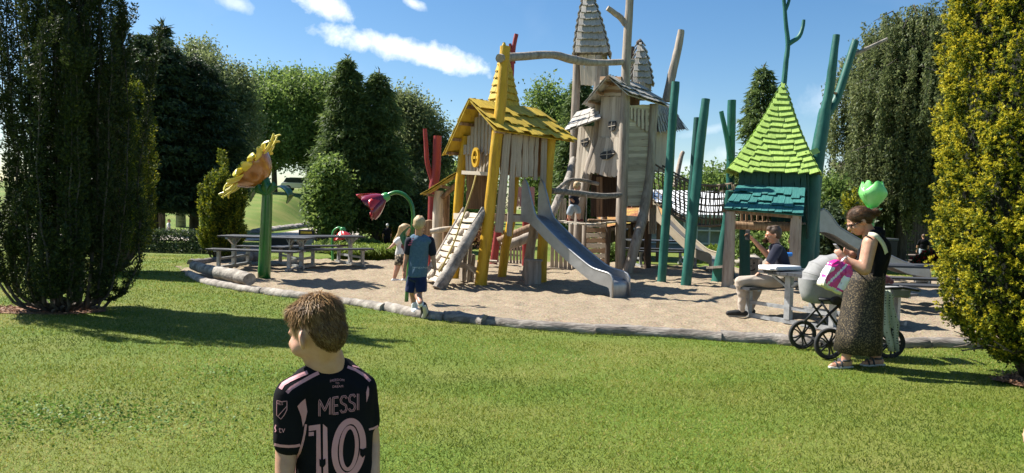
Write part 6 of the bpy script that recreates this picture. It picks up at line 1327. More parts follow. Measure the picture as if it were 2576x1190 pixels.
    V = np.concatenate([np.stack([p-s,p+s,mid+s*.9,mid-s*.9],1), np.stack([mid-s*.9,mid+s*.9,tip+s*.2,tip-s*.2],1)]); c = np.clip(.35+.35*np.clip(lc[:,2]*1.6,-.5,1)+RNG.normal(size=9500)*.2+clump[:,0]*.3,0,1)  # strands lighter towards the top: sunlight put into the colour
    soup('hair_strands', V, np.concatenate([c*.85,c]), HBLOND, cap)
near_boy()

# ---------------------------------------------------------------- boy in the blue shirt, walking away
def blue_boy():
    D = 9.85; Z = lambda X,Y,d=0: at(901.6+.2489*X, 528+.2489*Y, D+d); m = mp(D)*.2489
    g = G(1052,800); root = thing('person', 'blond boy in blue shirt and navy shorts walking away along the border log', 'person', (g.x,g.y,0))
    B = Body(); f = Vector((.12,1,-.12)); H = 172*m; M, q = head(B, Z(618,152), H, f); nk = Z(612,262,.01); B.limb(q(0,-.08,-.25), nk, 38*m, 42*m)
    hipc = Z(592,690); B.chain([nk, Z(612,330), hipc], [40*m,58*m,58*m])
    Ls, Rs = Z(515,318,-.02), Z(725,312,.02); B.chain([Ls,Z(487,470,0),Z(458,612,-.04)], [34*m,28*m,18*m]); B.chain([Rs,Z(752,460,.02),Z(775,600,-.02)], [34*m,28*m,18*m]); B.limb(Ls,Rs,34*m,34*m)
    hand(B, Z(458,612,-.04), (-.05,0,-1), (1,0,.2), .72, .5, 1); hand(B, Z(775,600,-.02), (.02,-.05,-1), (-1,0,.2), .72, .5, -1)
    B.chain([Z(555,740,.03),Z(553,850,.14),Z(568,985,.12)], [48*m,42*m,28*m]); B.chain([Z(625,740,-.03),Z(600,850,-.02),Z(628,940,-.2)], [48*m,42*m,28*m])
    B.limb(Z(568,985,.12), Z(556,1040,.14), 27*m,26*m); B.limb(Z(628,940,-.2), Z(650,985,-.16), 27*m,26*m)
    B.fuse('body', SKIN2, root, .0085, 6); face_bits(root, q, M, H)
    hair_cap(root, q, M, H, HB2, lambda C: [C.ell(q(.1*a,-.1+.1*b,.5), (.1*H,.12*H,.06*H), M) for a,b in ((-1,0),(1,1),(0,-1),(.5,2))]); strands(bpy.data.objects[root.children[-1].name], Z(618,152), M, H, 2600, .03, HS_PALE, wid=.0022)
    S = Body(); S.chain([Z(612,290), Z(612,400), Z(605,540), Z(603,640)], [68*m,80*m,82*m,80*m]); S.ell(Z(612,300), (96*m,60*m,34*m)); 
    S = Body(); S.rings([(Z(613,262),44*m,44*m),(Z(612,285),78*m,56*m),(Z(612,318),112*m,66*m),(Z(612,380),106*m,72*m),(Z(608,470),98*m,72*m),(Z(604,560),98*m,74*m),(Z(600,640),98*m,76*m),(Z(598,678),98*m,78*m)])
    S.limb(Z(560,285),Z(530,320),40*m,42*m); S.limb(Z(665,285),Z(712,318),40*m,42*m); so_ = S.fuse('shirt', BLUEC, root, .010, 5, 'heather blue shirt back'); wrinkle(so_, .009, 9)
    for a,b_ in ((Ls,Z(500,420,-.005)),(Rs,Z(748,432,.02))): T = Body(); T.limb(a, b_, 46*m, 44*m); T.fuse('sleeve', DNAVY, root, .010, 4, 'dark navy sleeve')
    K = Body(); K.ell(Z(592,690), (98*m,74*m,46*m)); K.tube([Z(553,680,.03), Z(540,760,.03), Z(530,832,.03)], [58*m,62*m,60*m], 16); K.tube([Z(632,680,-.03), Z(634,760,-.03), Z(634,826,-.03)], [58*m,60*m,56*m], 16); wrinkle(K.fuse('shorts', BLUSH, root, .009, 3), .009, 10)
    for a,b_ in ((Z(568,950,.12),Z(567,990,.12)),(Z(616,920,-.14),Z(634,952,-.19))): T = Body(); T.limb(a,b_,34*m,33*m); T.fuse('sock', SHOEW, root, .008, 2, 'white sock with grey band')
    T = Body(); T.limb(Z(580,1026,.08), Z(540,1050,.16), 36*m, 36*m); T.limb(Z(540,1050,.16), Z(505,1054,.22), 36*m, 28*m); T.limb(Z(568,995,.12),Z(568,1030,.12),34*m,38*m); T.fuse('shoe', SHOEW, root, .009, 3, 'white shoe flat on the grass')
    T = Body(); T.limb(Z(655,965,-.17), Z(672,1030,-.10), 38*m, 42*m); T.limb(Z(672,1030,-.10), Z(650,1085,-.06), 42*m, 34*m); T.fuse('shoe', SHOEB, root, .009, 3, 'dark shoe with heel lifted')
    T = Body(); T.limb(Z(668,980,-.215), Z(680,1030,-.15), 22*m, 28*m); T.limb(Z(680,1030,-.15), Z(660,1082,-.105), 28*m, 24*m); T.fuse('sole', RUBW, root, .009, 3, 'pale sole of the lifted shoe')
    b = bvh_of(so_); pr = Print(b,.003); v = lambda X,Y: (901.6+.2489*X, 528+.2489*Y); pr.text('#swrigLxdrøm', lambda x,y: v(626+x*.9,582-y+x*.02), 30, 2); pr.build('shirt_print', mat('grey_print',[(.35,.42,.46),(.45,.52,.56)],.6,9), so_)
    stp = MB()
    for i in range(4): stp.bar(Z(503+i*14,355-i*20,-.11), Z(535+i*8,352-i*22,-.115), .018,.012)
    stp.build('shoulder_stripes', cloth('coral_stripe',(.50,.10,.16)), root)
blue_boy()
# ---------------------------------------------------------------- girl with fair ponytail
def girl():
    D = 14.6; Z = lambda X,Y,d=0: at(901.6+.2489*X, 528+.2489*Y, D+d); m = mp(D)*.2489; g = G(1003,704); root = thing('person', 'fair-haired girl in white shirt and snakeskin skirt running on the sand', 'person', (g.x,g.y,0))
    B = Body(); f = Vector((.9,.45,-.1)); H = 118*m; M, q = head(B, Z(478,200), H, f); nk = Z(455,262); B.limb(q(0,-.08,-.25), nk, 24*m, 27*m)
    B.chain([nk,Z(440,310),Z(435,470)], [28*m,34*m,36*m]); Ls = Z(405,300,-.05); Rs = Z(470,295,.08)
    B.chain([Ls,Z(362,345,-.08),Z(325,378,-.1)], [22*m,18*m,13*m]); hand(B, Z(325,378,-.1), (-.9,0,-.5), (0,0,1), .62, .3, 1); B.chain([Rs,Z(520,360,.1),Z(545,400,.1)], [22*m,18*m,13*m]); hand(B, Z(545,400,.1), (.7,0,-.6), (0,1,0), .62, .5, -1)
    B.chain([Z(412,500),Z(385,610,-.05),Z(362,690,-.05)], [40*m,28*m,18*m]); B.chain([Z(462,500,.05),Z(472,610,.1),Z(462,690,.05)], [40*m,28*m,18*m]); B.fuse('body', SKIN, root, .009, 5); face_bits(root, q, M, H)
    def pony(C): C.chain([q(0,-.42,.12), Z(415,240,-.02), Z(385,285,-.02), Z(352,320,-.03)], [26*m,22*m,18*m,8*m]); C.chain([q(0,-.38,.0), Z(425,300,-.04), Z(398,330,-.04)], [20*m,14*m,7*m])
    hair_cap(root, q, M, H, hairm('hair_fair',(.42,.27,.12),(.62,.45,.24)), pony, .009); strands(root.children[-1], Z(478,200), M, H, 1800, .05, HS_PALE, wid=.0028, to=Z(350,330))
    MB().ell(Z(412,222,-.03), (14*m,14*m,12*m)).build('hair_bow', cloth('peach_ribbon',(.55,.22,.15)), root, smooth=True)
    S = Body()
    S.rings([(Z(452,262),26*m,26*m),(Z(446,285),46*m,34*m),(Z(440,320),52*m,40*m),(Z(436,380),52*m,42*m),(Z(432,440),60*m,46*m),(Z(432,462),62*m,48*m)])
    S.limb(Ls+Vector((.02,0,0)), Z(382,325,-.06), 32*m,30*m); S.limb(Rs, Z(500,325,.09), 32*m,30*m); so_ = S.fuse('shirt', WHITEC, root, .011, 4); wrinkle(so_, .01, 9)
    pr = Print(bvh_of(so_),.004); v = lambda X,Y: (901.6+.2489*X, 528+.2489*Y); pr.poly([v(435,345),v(470,340),v(475,385),v(455,400),v(430,380)],3); pr.text('sun', lambda x,y: v(452+x,318-y), 26, 3); pr.poly([v(450,395),v(470,395),v(468,418),v(455,420)],3); pr.build('shirt_print', cloth('maroon_print',(.16,.05,.045)), so_)
    loft([(Z(435,445),56*m,46*m,0),(Z(434,480),62*m,54*m,0),(Z(432,520),66*m,60*m,0),(Z(432,556),68*m,62*m,0)], SNAKE, 'skirt', root, 24, .05)
    for a in (Z(362,690,-.05),Z(462,690,.05)): T = Body(); T.limb(a, a+Vector((0,0,-.04)), .035,.036); T.limb(a+Vector((-.03,0,-.045)), a+Vector((.11,.03,-.05)), .034,.03); T.fuse('shoe', SHOEW, root, .011, 3)
girl()
# ---------------------------------------------------------------- toddler on the plank bridge
def toddler():
    D = 17.0; Z = lambda X,Y,d=0: at(1288+.2382*X, 437.9+.2382*Y, D+d); m = mp(D)*.2382; root = thing('person', 'blond toddler in navy shirt and denim shorts standing on the plank bridge', 'person', (Z(650,500).x, D, 1.27))
    B = Body(); f = Vector((.75,.6,-.2)); H = 98*m; M, q = head(B, Z(690,130), H, f); B.limb(q(0,-.08,-.25), Z(676,190), 20*m,24*m); B.chain([Z(672,205),Z(655,330)], [28*m,32*m])
    B.chain([Z(640,215,-.02),Z(622,260,-.06),Z(650,290,-.1)], [20*m,17*m,12*m]); B.chain([Z(705,215,.0),Z(745,215,-.1),Z(775,198,-.15)], [20*m,16*m,12*m]); hand(B, Z(775,198,-.15), (.6,-.6,.2), (0,0,-1), .5, .7, 1)
    B.chain([Z(630,350),Z(605,430),Z(600,480)], [34*m,24*m,17*m]); B.chain([Z(685,350),Z(702,420),Z(708,475)], [34*m,24*m,17*m]); B.fuse('body', SKIN, root, .009, 4); face_bits(root, q, M, H); hair_cap(root, q, M, H, HB2, None, .009)
    S = Body(); S.ell(Z(672,225), (50*m,40*m,45*m)); S.ell(Z(660,290), (54*m,44*m,50*m)); S.limb(Z(645,215,-.02),Z(625,250,-.05),27*m,25*m); S.limb(Z(700,212),Z(730,215,-.06),27*m,24*m); S.fuse('shirt', NAVY, root, .010, 4)
    K = Body(); K.ell(Z(655,345), (56*m,46*m,36*m)); K.limb(Z(632,355),Z(610,410),38*m,36*m); K.limb(Z(682,355),Z(698,395),38*m,34*m); K.fuse('shorts', JEAN, root, .010, 4)
    for a,d in ((Z(600,488),(.6,.4,0)),(Z(712,478),(.8,.2,0))): T = Body(); a.z = 1.345; T.limb(a+Vector((-.03,0,-.02)), a+Vector((.08,.02,-.025)), .034,.03); T.limb(a+Vector((-.01,0,.02)), a+Vector((-.01,0,-.02)), .03,.034); T.fuse('shoe', cloth('maroon_shoe',(.12,.03,.03)), root, .010, 3)
toddler()
# ---------------------------------------------------------------- man on the bench, phone raised
def man():
    D = 10.75; Z = lambda X,Y,d=0: at(1790.3+.2164*X, 553.8+.2164*Y, D+d); m = mp(D)*.2164; root = thing('person', 'man in navy T-shirt and beige trousers sitting on the bench holding up a phone', 'person', (Z(700,900).x,D,0))
    B = Body(); f = Vector((-1,.12,-.10)); H = 195*m; M, q = head(B, Z(716,168), H, f); nk = Z(742,262); B.limb(q(0,-.10,-.22), nk, 42*m, 46*m); B.chain([nk,Z(770,340),Z(810,520),Z(815,680)], [46*m,60*m,64*m,66*m])
    far_s, near_s = Z(735,325,.17), Z(760,335,-.17); B.limb(far_s,near_s,44*m,46*m)
    hf = Z(470,215,.12); B.chain([far_s,Z(650,405,.2),hf], [46*m,36*m,22*m]); hand(B, hf, (-.75,0,.65), (-.5,-.4,-.5), .95, .75, 1, .4)
    hn = Z(590,590,-.14); B.chain([near_s,Z(668,500,-.2),hn], [46*m,38*m,23*m]); hand(B, hn, (-.8,.1,-.5), (0,0,-1), .95, .3, -1); B.fuse('body', SKIN, root, .0085, 6); face_bits(root, q, M, H, True, mat('orange_lens',[(.35,.12,.05),(.5,.2,.1)],.15,3,bump=0))
    hair_cap(root, q, M, H, HBR, lambda C: [C.ell(q(.12*a,.18,.44), (.13*H,.14*H,.09*H), M) for a in (-1,0,1)]+[C.ell(q(0,-.1,.48),(.26*H,.3*H,.08*H),M)]); strands(root.children[-1], Z(716,168), M, H, 2600, .05, HS_BRN, wid=.0022, up=.3)
    S = Body()
    S.rings([(Z(745,268),40*m,.06),(Z(750,300),62*m,.14),(Z(762,340),80*m,.185),(Z(785,420),92*m,.19),(Z(805,520),100*m,.185),(Z(815,620),102*m,.185),(Z(818,700),104*m,.185)])
    S.limb(near_s, Z(690,470,-.2), 58*m,54*m); S.limb(far_s, Z(690,385,.2), 54*m,52*m); wrinkle(S.fuse('tshirt', NAVY, root, .011, 5), .014, 7)
    K = Body(); K.ell(Z(800,700), (110*m,.19,62*m)); K.chain([Z(780,700,-.10),Z(330,715,-.12)], [82*m,62*m]); K.chain([Z(330,715,-.12),Z(350,880,-.10),Z(345,1050,-.1)], [62*m,50*m,36*m]); K.chain([Z(780,705,.10),Z(545,740,.14),Z(505,870,.1),Z(445,1045,.1)], [80*m,66*m,52*m,36*m]); wrinkle(K.fuse('trousers', BEIGE, root, .012, 5), .013, 8, (1,0,.3))
    for a,d in ((Z(335,1075,-.1),(-1,.1,0)),(Z(440,1060,.1),(-.9,-.5,0))):
        a.z = .09; T = Body(); shoe(T, a, d, .29, .048, .055); T.fuse('shoe', SHOEB, root, .011, 3); dv = Vector(d).normalized(); T = Body(); T.limb(Vector((a.x,a.y,.028))-dv*.06, Vector((a.x,a.y,.026))+dv*.17, .022,.02); T.fuse('sole', RUBW, root, .010, 2)
    ph = thing('phone', 'black phone held up by the seated man', 'phone', Z(416,190,.1)); c = Z(418,172,.1); MB().box(c, (.012,.075,.155), Matrix.Rotation(.7,3,'Z')).build('phone_body', BLACKP, ph, bevel=.004); MB().box(c+Vector((.006,.005,0)), (.002,.068,.145), Matrix.Rotation(.7,3,'Z')).build('screen', LENS, ph)
man()
# ---------------------------------------------------------------- woman by the pram
def woman():
    D = 7.3; Z = lambda X,Y,d=0: at(1964+.3788*X, 502.3+.3788*Y, D+d); m = mp(D)*.3788; root = thing('person', 'woman in black top and long leopard print skirt looking at her phone beside the pram', 'person', (Z(540,1150).x,D-.1,0))
    B = Body(); f = Vector((-.93,.1,-.46)); H = 178*m; M, q = head(B, Z(520,142), H, f, up=(-.25,0,1)); nk = Z(588,225); B.limb(q(0,-.15,-.2), nk, 38*m, 42*m); B.chain([nk,Z(620,300),Z(600,470),Z(570,560)], [46*m,56*m,60*m,70*m])
    ns, fs = Z(592,285,-.17), Z(610,275,.17); B.limb(ns,fs,44*m,44*m)
    wn = Z(432,398,-.16); B.chain([ns,Z(556,462,-.22),wn], [47*m,41*m,22*m]); hand(B, wn, (-.62,.1,.6), (.3,.9,.2), .92, .55, 1, .2)
    wf = Z(470,360,.05); B.chain([fs,Z(560,450,.22),wf], [46*m,39*m,22*m]); hand(B, wf, (-.85,-.2,.25), (0,-.8,.5), .92, .7, -1, .3)
    B.chain([Z(452,930,-.04),Z(440,1020,-.05),Z(424,1090,-.05)], [36*m,33*m,25*m]); B.chain([Z(618,930,.07),Z(632,1020,.1),Z(636,1082,.1)], [46*m,36*m,25*m])
    for a,d in ((Z(424,1095,-.05),Vector((-.95,-.25,0))),(Z(636,1090,.1),Vector((-.95,-.2,0)))):
        hl = a-d*.05; hl.z = .05; to = a+d*.15; to.z = .035; B.limb(a,hl,.033,.036); B.limb(hl,to,.036,.026); B.limb(a,lerp(hl,to,.6),.032,.03)
        for i in range(5): s_ = Vector((-d.y,d.x,0)); p = to+s_*(-.03+.015*i)-d*.01*abs(i-1); B.limb(p, p+d*.03-Vector((0,0,.008)), .009,.008,8)
    B.fuse('body', SKIN, root, .009, 5); face_bits(root, q, M, H, True)
    def bun(C): C.ell(q(0,-.20,.12), (.34*H,.36*H,.34*H), M); C.chain([q(0,-.48,.05), Z(598,110), Z(622,84)], [20*m,24*m,26*m]); C.chain([Z(610,92),Z(640,78),Z(652,95)], [18*m,16*m,5*m]); C.limb(Z(615,95),Z(640,108),16*m,6*m)
    hc_ = Body(); hc_.ell(q(0,-.06,.17), (.365*H,.43*H,.37*H), M, 20, 13); hc_.ell(q(0,-.24,.03), (.33*H,.26*H,.30*H), M); bun(hc_); ho_ = hc_.fuse('hair', HBR, root, .008, 4); strands(ho_, Z(520,142), M, H, 3600, .038, HS_BRN, wid=.0016, up=.02, to=Z(600,108), clumpk=.12); strands(ho_, Z(520,142), M, H, 260, .03, HS_BRN, lambda l: l[:,1] < -.62, up=.4, wid=.0018, to=Z(660,90))
    MB().lathe(Z(590,112)-Vector((.01,0,0)), [(.018,-.012),(.026,0),(.018,.012)], 12, (1,0,.4)).build('hair_tie', BLACKC, root)
    T = Body()
    T.rings([(Z(612,222),36*m,.07),(Z(625,245),56*m,.12),(Z(634,285),76*m,.15),(Z(628,330),92*m,.165),(Z(608,395),104*m,.165),(Z(590,450),104*m,.16),(Z(580,505),102*m,.165)])
    T.chain([Z(600,210,.02),Z(650,225)], [34*m,44*m]); T.limb(Z(625,235,-.1),Z(640,250,.1),36*m,36*m); wrinkle(T.fuse('top', BLACKC, root, .010, 5), .010, 9)
    st = Print.__new__(Print)
    MB().tube([Z(592,232,-.19), Z(645,250,-.215), Z(690,310,-.19), Z(702,370,-.15), Z(690,405,-.14)], [.006]*5, 6); 
    sp_, sr2 = spline([Z(580,230,-.15),Z(628,238,-.20),Z(672,285,-.19),Z(698,345,-.16),Z(702,400,-.12)],[.028]*5,5); rows = []
    for i,p in enumerate(sp_):
        t = (sp_[min(i+1,len(sp_)-1)]-sp_[max(i-1,0)]).normalized(); n_ = Vector((.3,-1,.15)).normalized(); s_ = t.cross(n_).normalized()*.024; rows.append([p-s_+n_*.0, p+s_, p+s_+n_*.006, p-s_+n_*.006, p-s_])
    MB().sheet(rows).build('bag_strap', cloth('cream_strap',(.55,.54,.38),(.66,.65,.5)), root, smooth=True)
    log('top_strap', [Z(560,238,-.18), Z(600,255,-.225), Z(628,300,-.21)], [.006]*3, BLACKC, root, 6, 0)
    loft([(Z(575,480),.168,.155,0),(Z(566,540),.176,.165,0),(Z(552,640),.188,.18,0),(Z(540,760),.20,.19,0),(Z(526,880),.212,.20,0),(Z(514,1012),.222,.215,0)], LEO, 'skirt', root, 48, .05, 1.3)
    STR = cloth('sandal_strap',(.06,.06,.065)); 
    for a,d in ((Z(424,1095,-.05),Vector((-.95,-.25,0))),(Z(636,1090,.1),Vector((-.95,-.2,0)))):
        d.normalize(); s_ = Vector((-d.y,d.x,0)); base = Vector((a.x,a.y,.016)); so_ = MB(); out = [base-d*.09+s_*.03, base-d*.095-s_*.03, base+d*.02-s_*.042, base+d*.13-s_*.05, base+d*.185-s_*.02, base+d*.185+s_*.02, base+d*.12+s_*.048, base+d*.02+s_*.04]
        so_.prism([Vector((p.x,p.y,.004)) for p in out], (0,0,.022)); so_.build('sandal_sole', RUBW, root, bevel=.006)
        for k,zt in ((.06,.075),(.115,.062)):
            c_ = base+d*k; MB().tube([c_-s_*.044+Vector((0,0,.005)), c_-s_*.026+Vector((0,0,zt-.02)), c_+Vector((0,0,zt)), c_+s_*.026+Vector((0,0,zt-.02)), c_+s_*.044+Vector((0,0,.005))], .010, 6, flat=.5).build('sandal_strap', STR, root, smooth=True)
        h_ = Vector((a.x,a.y,.085)); MB().tube([h_+d*.05+s_*.035, h_+s_*.04-d*.02, h_-d*.062, h_-s_*.04-d*.02, h_+d*.05-s_*.035], .012, 6).build('sandal_strap', STR, root, smooth=True)
    an = Z(632,1068,.1); MB().tube([an+Vector((math.cos(a)*.036,math.sin(a)*.036,.006*math.sin(a))) for a in np.linspace(0,2*math.pi,17)], .005, 6).build('ankle_chain', mat('shell_chain',[(.45,.40,.36),(.6,.55,.5)],.5,60), root)
    ph = thing('phone', 'slim phone in the hands of the woman', 'phone', Z(392,330,-.06)); MB().box(Z(386,330,-.05), (.010,.07,.14), Matrix.Rotation(-.7,3,'Y')).build('phone_body', mat('phone_case',[(.2,.2,.24),(.4,.38,.42)],.3,20), ph, bevel=.004)
    # bag of nappies hanging from her wrist: a bulging pack in clear film
    bg = thing('nappy_bag', 'pink and white nappy pack with the number 5 hanging from the wrist of the woman', 'bag', Z(365,600,-.2)); c = Z(366,508,-.2); ax = (Z(330,420,-.2)-Z(350,600,-.2)).normalized(); tilt = Matrix.Rotation(R(24),3,'Y')
    bm = bmesh.new(); bmesh.ops.create_cube(bm, size=1); bmesh.ops.subdivide_edges(bm, edges=bm.edges[:], cuts=25, use_grid_fill=True)
    for v in bm.verts:
        p = v.co.copy(); r_ = 1+.10*(1-abs(p.z*2)**3); w = Vector((p.x*.21*r_, p.y*.13*r_, p.z*.30)); w += Vector((noise.noise(p*5),noise.noise(p*5+Vector((9,0,0))),noise.noise(p*4+Vector((0,7,0)))))*.016
        if p.z > .3: w.x *= 1-.75*(p.z-.3)*2; w.y *= 1-.6*(p.z-.3)*2
        v.co = tilt @ w + c
    bmesh.ops.smooth_vert(bm, verts=bm.verts[:], factor=.5, use_axis_x=True, use_axis_y=True, use_axis_z=True)
    me = bpy.data.meshes.new('pack'); bm.to_mesh(me); bm.free(); MAG = mat('magenta_film', [(.50,.012,.18),(.66,.03,.28)], .25, 3, bump=.5, bscale=16, coat=.6, bdist=.02); CRM = mat('cream_film', [(.52,.50,.30),(.62,.60,.42)], .3, 4, bump=.3, bscale=16, coat=.5); WFM = mat('white_film', [(.62,.60,.62),(.80,.78,.80)], .25, 4, bump=.5, bscale=16, coat=.6, bdist=.02)
    for mm in (MAG,WFM,CRM): me.materials.append(mm)
    ti = tilt.inverted()
    for p in me.polygons:
        l = ti @ (p.center-c); p.use_smooth = True; k = l.x*.55-l.z
        p.material_index = 2 if l.z < -.12 else (1 if (.035 < l.x < .2 and -.10 < l.z < .035) or (l.x < -.095+.02*math.sin(l.z*30) and l.z < .06) or (abs(l.x+.03-l.z*.35) < .010 and l.y < 0) else 0)
    o = bpy.data.objects.new('pack', me); link(o, bg); bb = bvh_of(o); pr = Print(bb,.004); v = lambda X,Y: (1964+.3788*X, 502.3+.3788*Y); pr.text('5', lambda x,y: v(404+x*.93+y*.35,510-y*.93+x*.35), 44, 3); pr.text('8-14 kg', lambda x,y: v(392+x*.75+y*.6,545-y*.75+x*.6), 12, 3); pr.build('pack_number', mat('plum_print',[(.22,.01,.09),(.3,.02,.12)],.4,9), o)
    log('bag_handle', [c+Vector((.05,.02,.11)), Z(400,420,-.19), Z(428,385,-.19), Z(440,400,-.13), Z(415,430,-.16), c+Vector((.06,-.03,.11))], [.022,.014,.010,.010,.013,.02], WFM, bg, 8, .4)
woman()
# ---------------------------------------------------------------- pram
def pram():
    root = thing('pram', 'light grey pram with black chassis standing beside the woman', 'pram', (3.75,8.0,0)); Z = lambda X,Y,d=0: at(1964+.3788*X, 502.3+.3788*Y, 8.0+d); m = mp(8.0)*.3788
    GR = cloth('grey_pram_cloth', (.22,.22,.218), (.29,.29,.285), 12); GRI = cloth('beige_lining', (.36,.33,.31), (.42,.39,.37))
    # carrycot: bathtub shape
    c0 = Z(285,585); yw = .0; rows = []
    for z,rx,ry in ((-.17,.30,.13),(-.155,.345,.165),(-.05,.385,.185),(.06,.40,.19),(.10,.40,.19)):
        rows.append([c0+Vector((.13+math.copysign(abs(math.cos(a))**.6,math.cos(a))*rx, math.copysign(abs(math.sin(a))**.7,math.sin(a))*ry, z)) for a in np.linspace(0,2*math.pi,37)])
    cc = MB().sheet(rows); cc.add(rows[0][:-1], [tuple(reversed(range(36)))]); cc.build('carrycot', GR, root, smooth=True)
    MB().sheet([[lerp(c0+Vector((.13,0,.09)),p+Vector((0,0,-.01)),1.0) for p in rows[-1]], [c0+Vector((.13,0,.09))]*37]).build('cot_cover', GR, root, smooth=True)
    # hood: cloth stretched over bows swung about a pivot, sagging a little between them
    pv = c0+Vector((.10,0,.07)); R_ = .31; rows = []; bows = 5; sub_ = 4; N_ = bows*sub_
    for i in range(N_+1):
        th = R(186)+(R(62)-R(186))*i/N_; fr_b = (i%sub_)/sub_; sag = 1-.055*math.sin(fr_b*math.pi); row = []
        for b in np.linspace(-1,1,21):
            e = max(0.,1-abs(b)**3.2)**.42; row.append(pv+Vector((math.cos(th)*R_*e*sag*1.06, .205*math.copysign(abs(b)**.9,b), math.sin(th)*R_*e*sag+(.02 if abs(b) > .98 else 0))))
        rows.append(row)
    hd = MB().sheet(rows).build('hood', GR, root, smooth=True); s_ = hd.modifiers.new('t','SOLIDIFY'); s_.thickness = .008
    rim = rows[-1]; MB().tube(rim, .024, 10).build('hood_rim', GR, root, smooth=True)
    MB().tube([p+(p-pv).normalized()*.03+Vector((.012,0,0)) for p in rim[5:16]], .017, 10).build('carry_handle', BLACKP, root, smooth=True)
    for k in range(1,bows): MB().tube([pv+(p-pv)*1.012 for p in rows[k*sub_]], .006, 6).build('hood_seam', GR, hd, smooth=True)
    MB().sheet([[pv+(p-pv)*k+Vector((-.035,0,0)) for p in rows[-3]] for k in (.97,.6,.3,.02)]).build('hood_lining', GRI, root, smooth=True)
    # chassis
    ch = MB()
    for y in (-.17,.17):
        o_ = Vector((0,y,0)); ch.tube([Z(225,665)+o_, Z(345,840)+o_], .013, 8); ch.tube([Z(380,655)+o_, Z(260,760)+o_, Z(195,830)+o_], .015, 8); ch.tube([Z(380,650)+o_, Z(560,900)+o_], .015, 8); ch.tube([Z(330,700)+o_, Z(640,580)+o_, Z(760,575)+o_, Z(840,590)+o_], .015, 8); ch.bar(Z(210,650)+o_, Z(380,655)+o_, .02,.03)
    ch.tube([Z(840,590)+Vector((0,-.17,0)), Z(870,592)+Vector((0,-.15,0)), Z(872,592)+Vector((0,.15,0)), Z(840,590)+Vector((0,.17,0))], .017, 8); ch.build('chassis', BLACKP, root, smooth=True)
    MB().ell(Z(320,658)-Vector((0,.18,0)), (.07,.02,.05)).build('joint', BLACKP, root, smooth=True)
    bk = MB(); bk.box(Z(760,610), (.20,.3,.10)); bk.build('rear_basket', GR, root, bevel=.02)
    for gx,gy,py in ((2017,878,841),(2084,904,866),(2236,902,868),(2160,880,842)):
        g = G(gx,gy); r_ = .172 if gx > 2050 else .170; c = Vector((g.x,g.y,r_)); axw = Vector((.12,-1,0)).normalized() if gx < 2100 else Vector((0,-1,0)); w = MB()
        prof = [(r_-.030,-.018),(r_-.008,-.022),(r_,-.008),(r_,.008),(r_-.008,.022),(r_-.030,.018),(r_-.030,-.018)]; q_ = Vector((0,0,1)).rotation_difference(axw)
        rows = [[c+q_@Vector((a*math.cos(t),a*math.sin(t),b)) for t in np.linspace(0,2*math.pi,33)] for a,b in prof]; w_ = MB().sheet(rows).build('wheel', TYRE, root, smooth=True)
        rm = MB()
        for k in range(5):
            a = 2*math.pi*k/5; e = lambda rr,da,zz: c+q_@Vector((rr*math.cos(a+da),rr*math.sin(a+da),zz))
            for sg in (-1,1): rm.bar(e(.03,sg*.3,.0), e(r_*.55,sg*.16,.012), .016,.012, axw); rm.bar(e(r_*.55,sg*.16,.012), e(r_-.028,sg*.22,0), .016,.012, axw)
        rm.lathe(c-axw*.02, [(.02,0),(.034,.004),(.034,.036),(.02,.04)], 14, axw); rows = [[c+q_@Vector((a*math.cos(t),a*math.sin(t),b)) for t in np.linspace(0,2*math.pi,33)] for a,b in ((r_-.03,-.014),(r_-.045,-.012),(r_-.045,.012),(r_-.03,.014))]; rm.sheet(rows); rm.build('rim', BLACKP, w_, smooth='auto')
    MB().bar(G(2017,878)+Vector((0,0,.17)), G(2084,904)+Vector((0,0,.17)), .022,.022).build('axle', BLACKP, root); MB().bar(G(2160,880)+Vector((0,0,.17)), G(2236,902)+Vector((0,0,.17)), .022,.022).build('axle', BLACKP, root)
    # spotted jacket over the handle
    SPOT = bpy.data.materials.new('spotted_cloth'); SPOT.use_nodes = True; nt = SPOT.node_tree; b = nt.nodes['Principled BSDF']; tc = nt.nodes.new('ShaderNodeTexCoord'); vo = nt.nodes.new('ShaderNodeTexVoronoi'); vo.inputs['Scale'].default_value = 34; vo.inputs['Randomness'].default_value = .12; nt.links.new(tc.outputs['Object'], vo.inputs['Vector']); nt.links.new(_ramp(nt, vo.outputs['Distance'], [(.24,(.03,.035,.03)),(.30,(.50,.55,.44))]), b.inputs['Base Color']); b.inputs['Roughness'].default_value = .85
    rows = []
    for i,(y,x0,x1) in enumerate(((600,690,720),(640,672,745),(700,665,752),(760,668,770),(830,672,796),(880,690,790),(940,712,788),(1005,726,796))):
        rows.append([lerp(Z(x0,y,-.22), Z(x1,y,-.18), k/12)+Vector((0,.035*math.sin(k*1.1+i*.35)*min(1,i*.4),0)) for k in range(13)])
    jk = MB().sheet(rows).build('hung_jacket', SPOT, None, smooth=True); s_ = jk.modifiers.new('t','SOLIDIFY'); s_.thickness = .012; tag(jk, 'pale green jacket with dark dots hanging from the pram handle', 'jacket')
    PU = Body(); PU.limb(Z(655,505,-.1), Z(700,530,-.1), .045,.05); PU.limb(Z(690,520,-.05), Z(735,545,-.05), .04,.03); PU.limb(Z(660,490,-.1),Z(680,520,-.1),.03,.035); o = PU.fuse('muslin_cloth', cloth('mauve_print',(.20,.06,.11),(.34,.15,.2),30), None, .012, 3); tag(o, 'crumpled mauve cloth lying on the pram behind the woman', 'cloth')
pram()
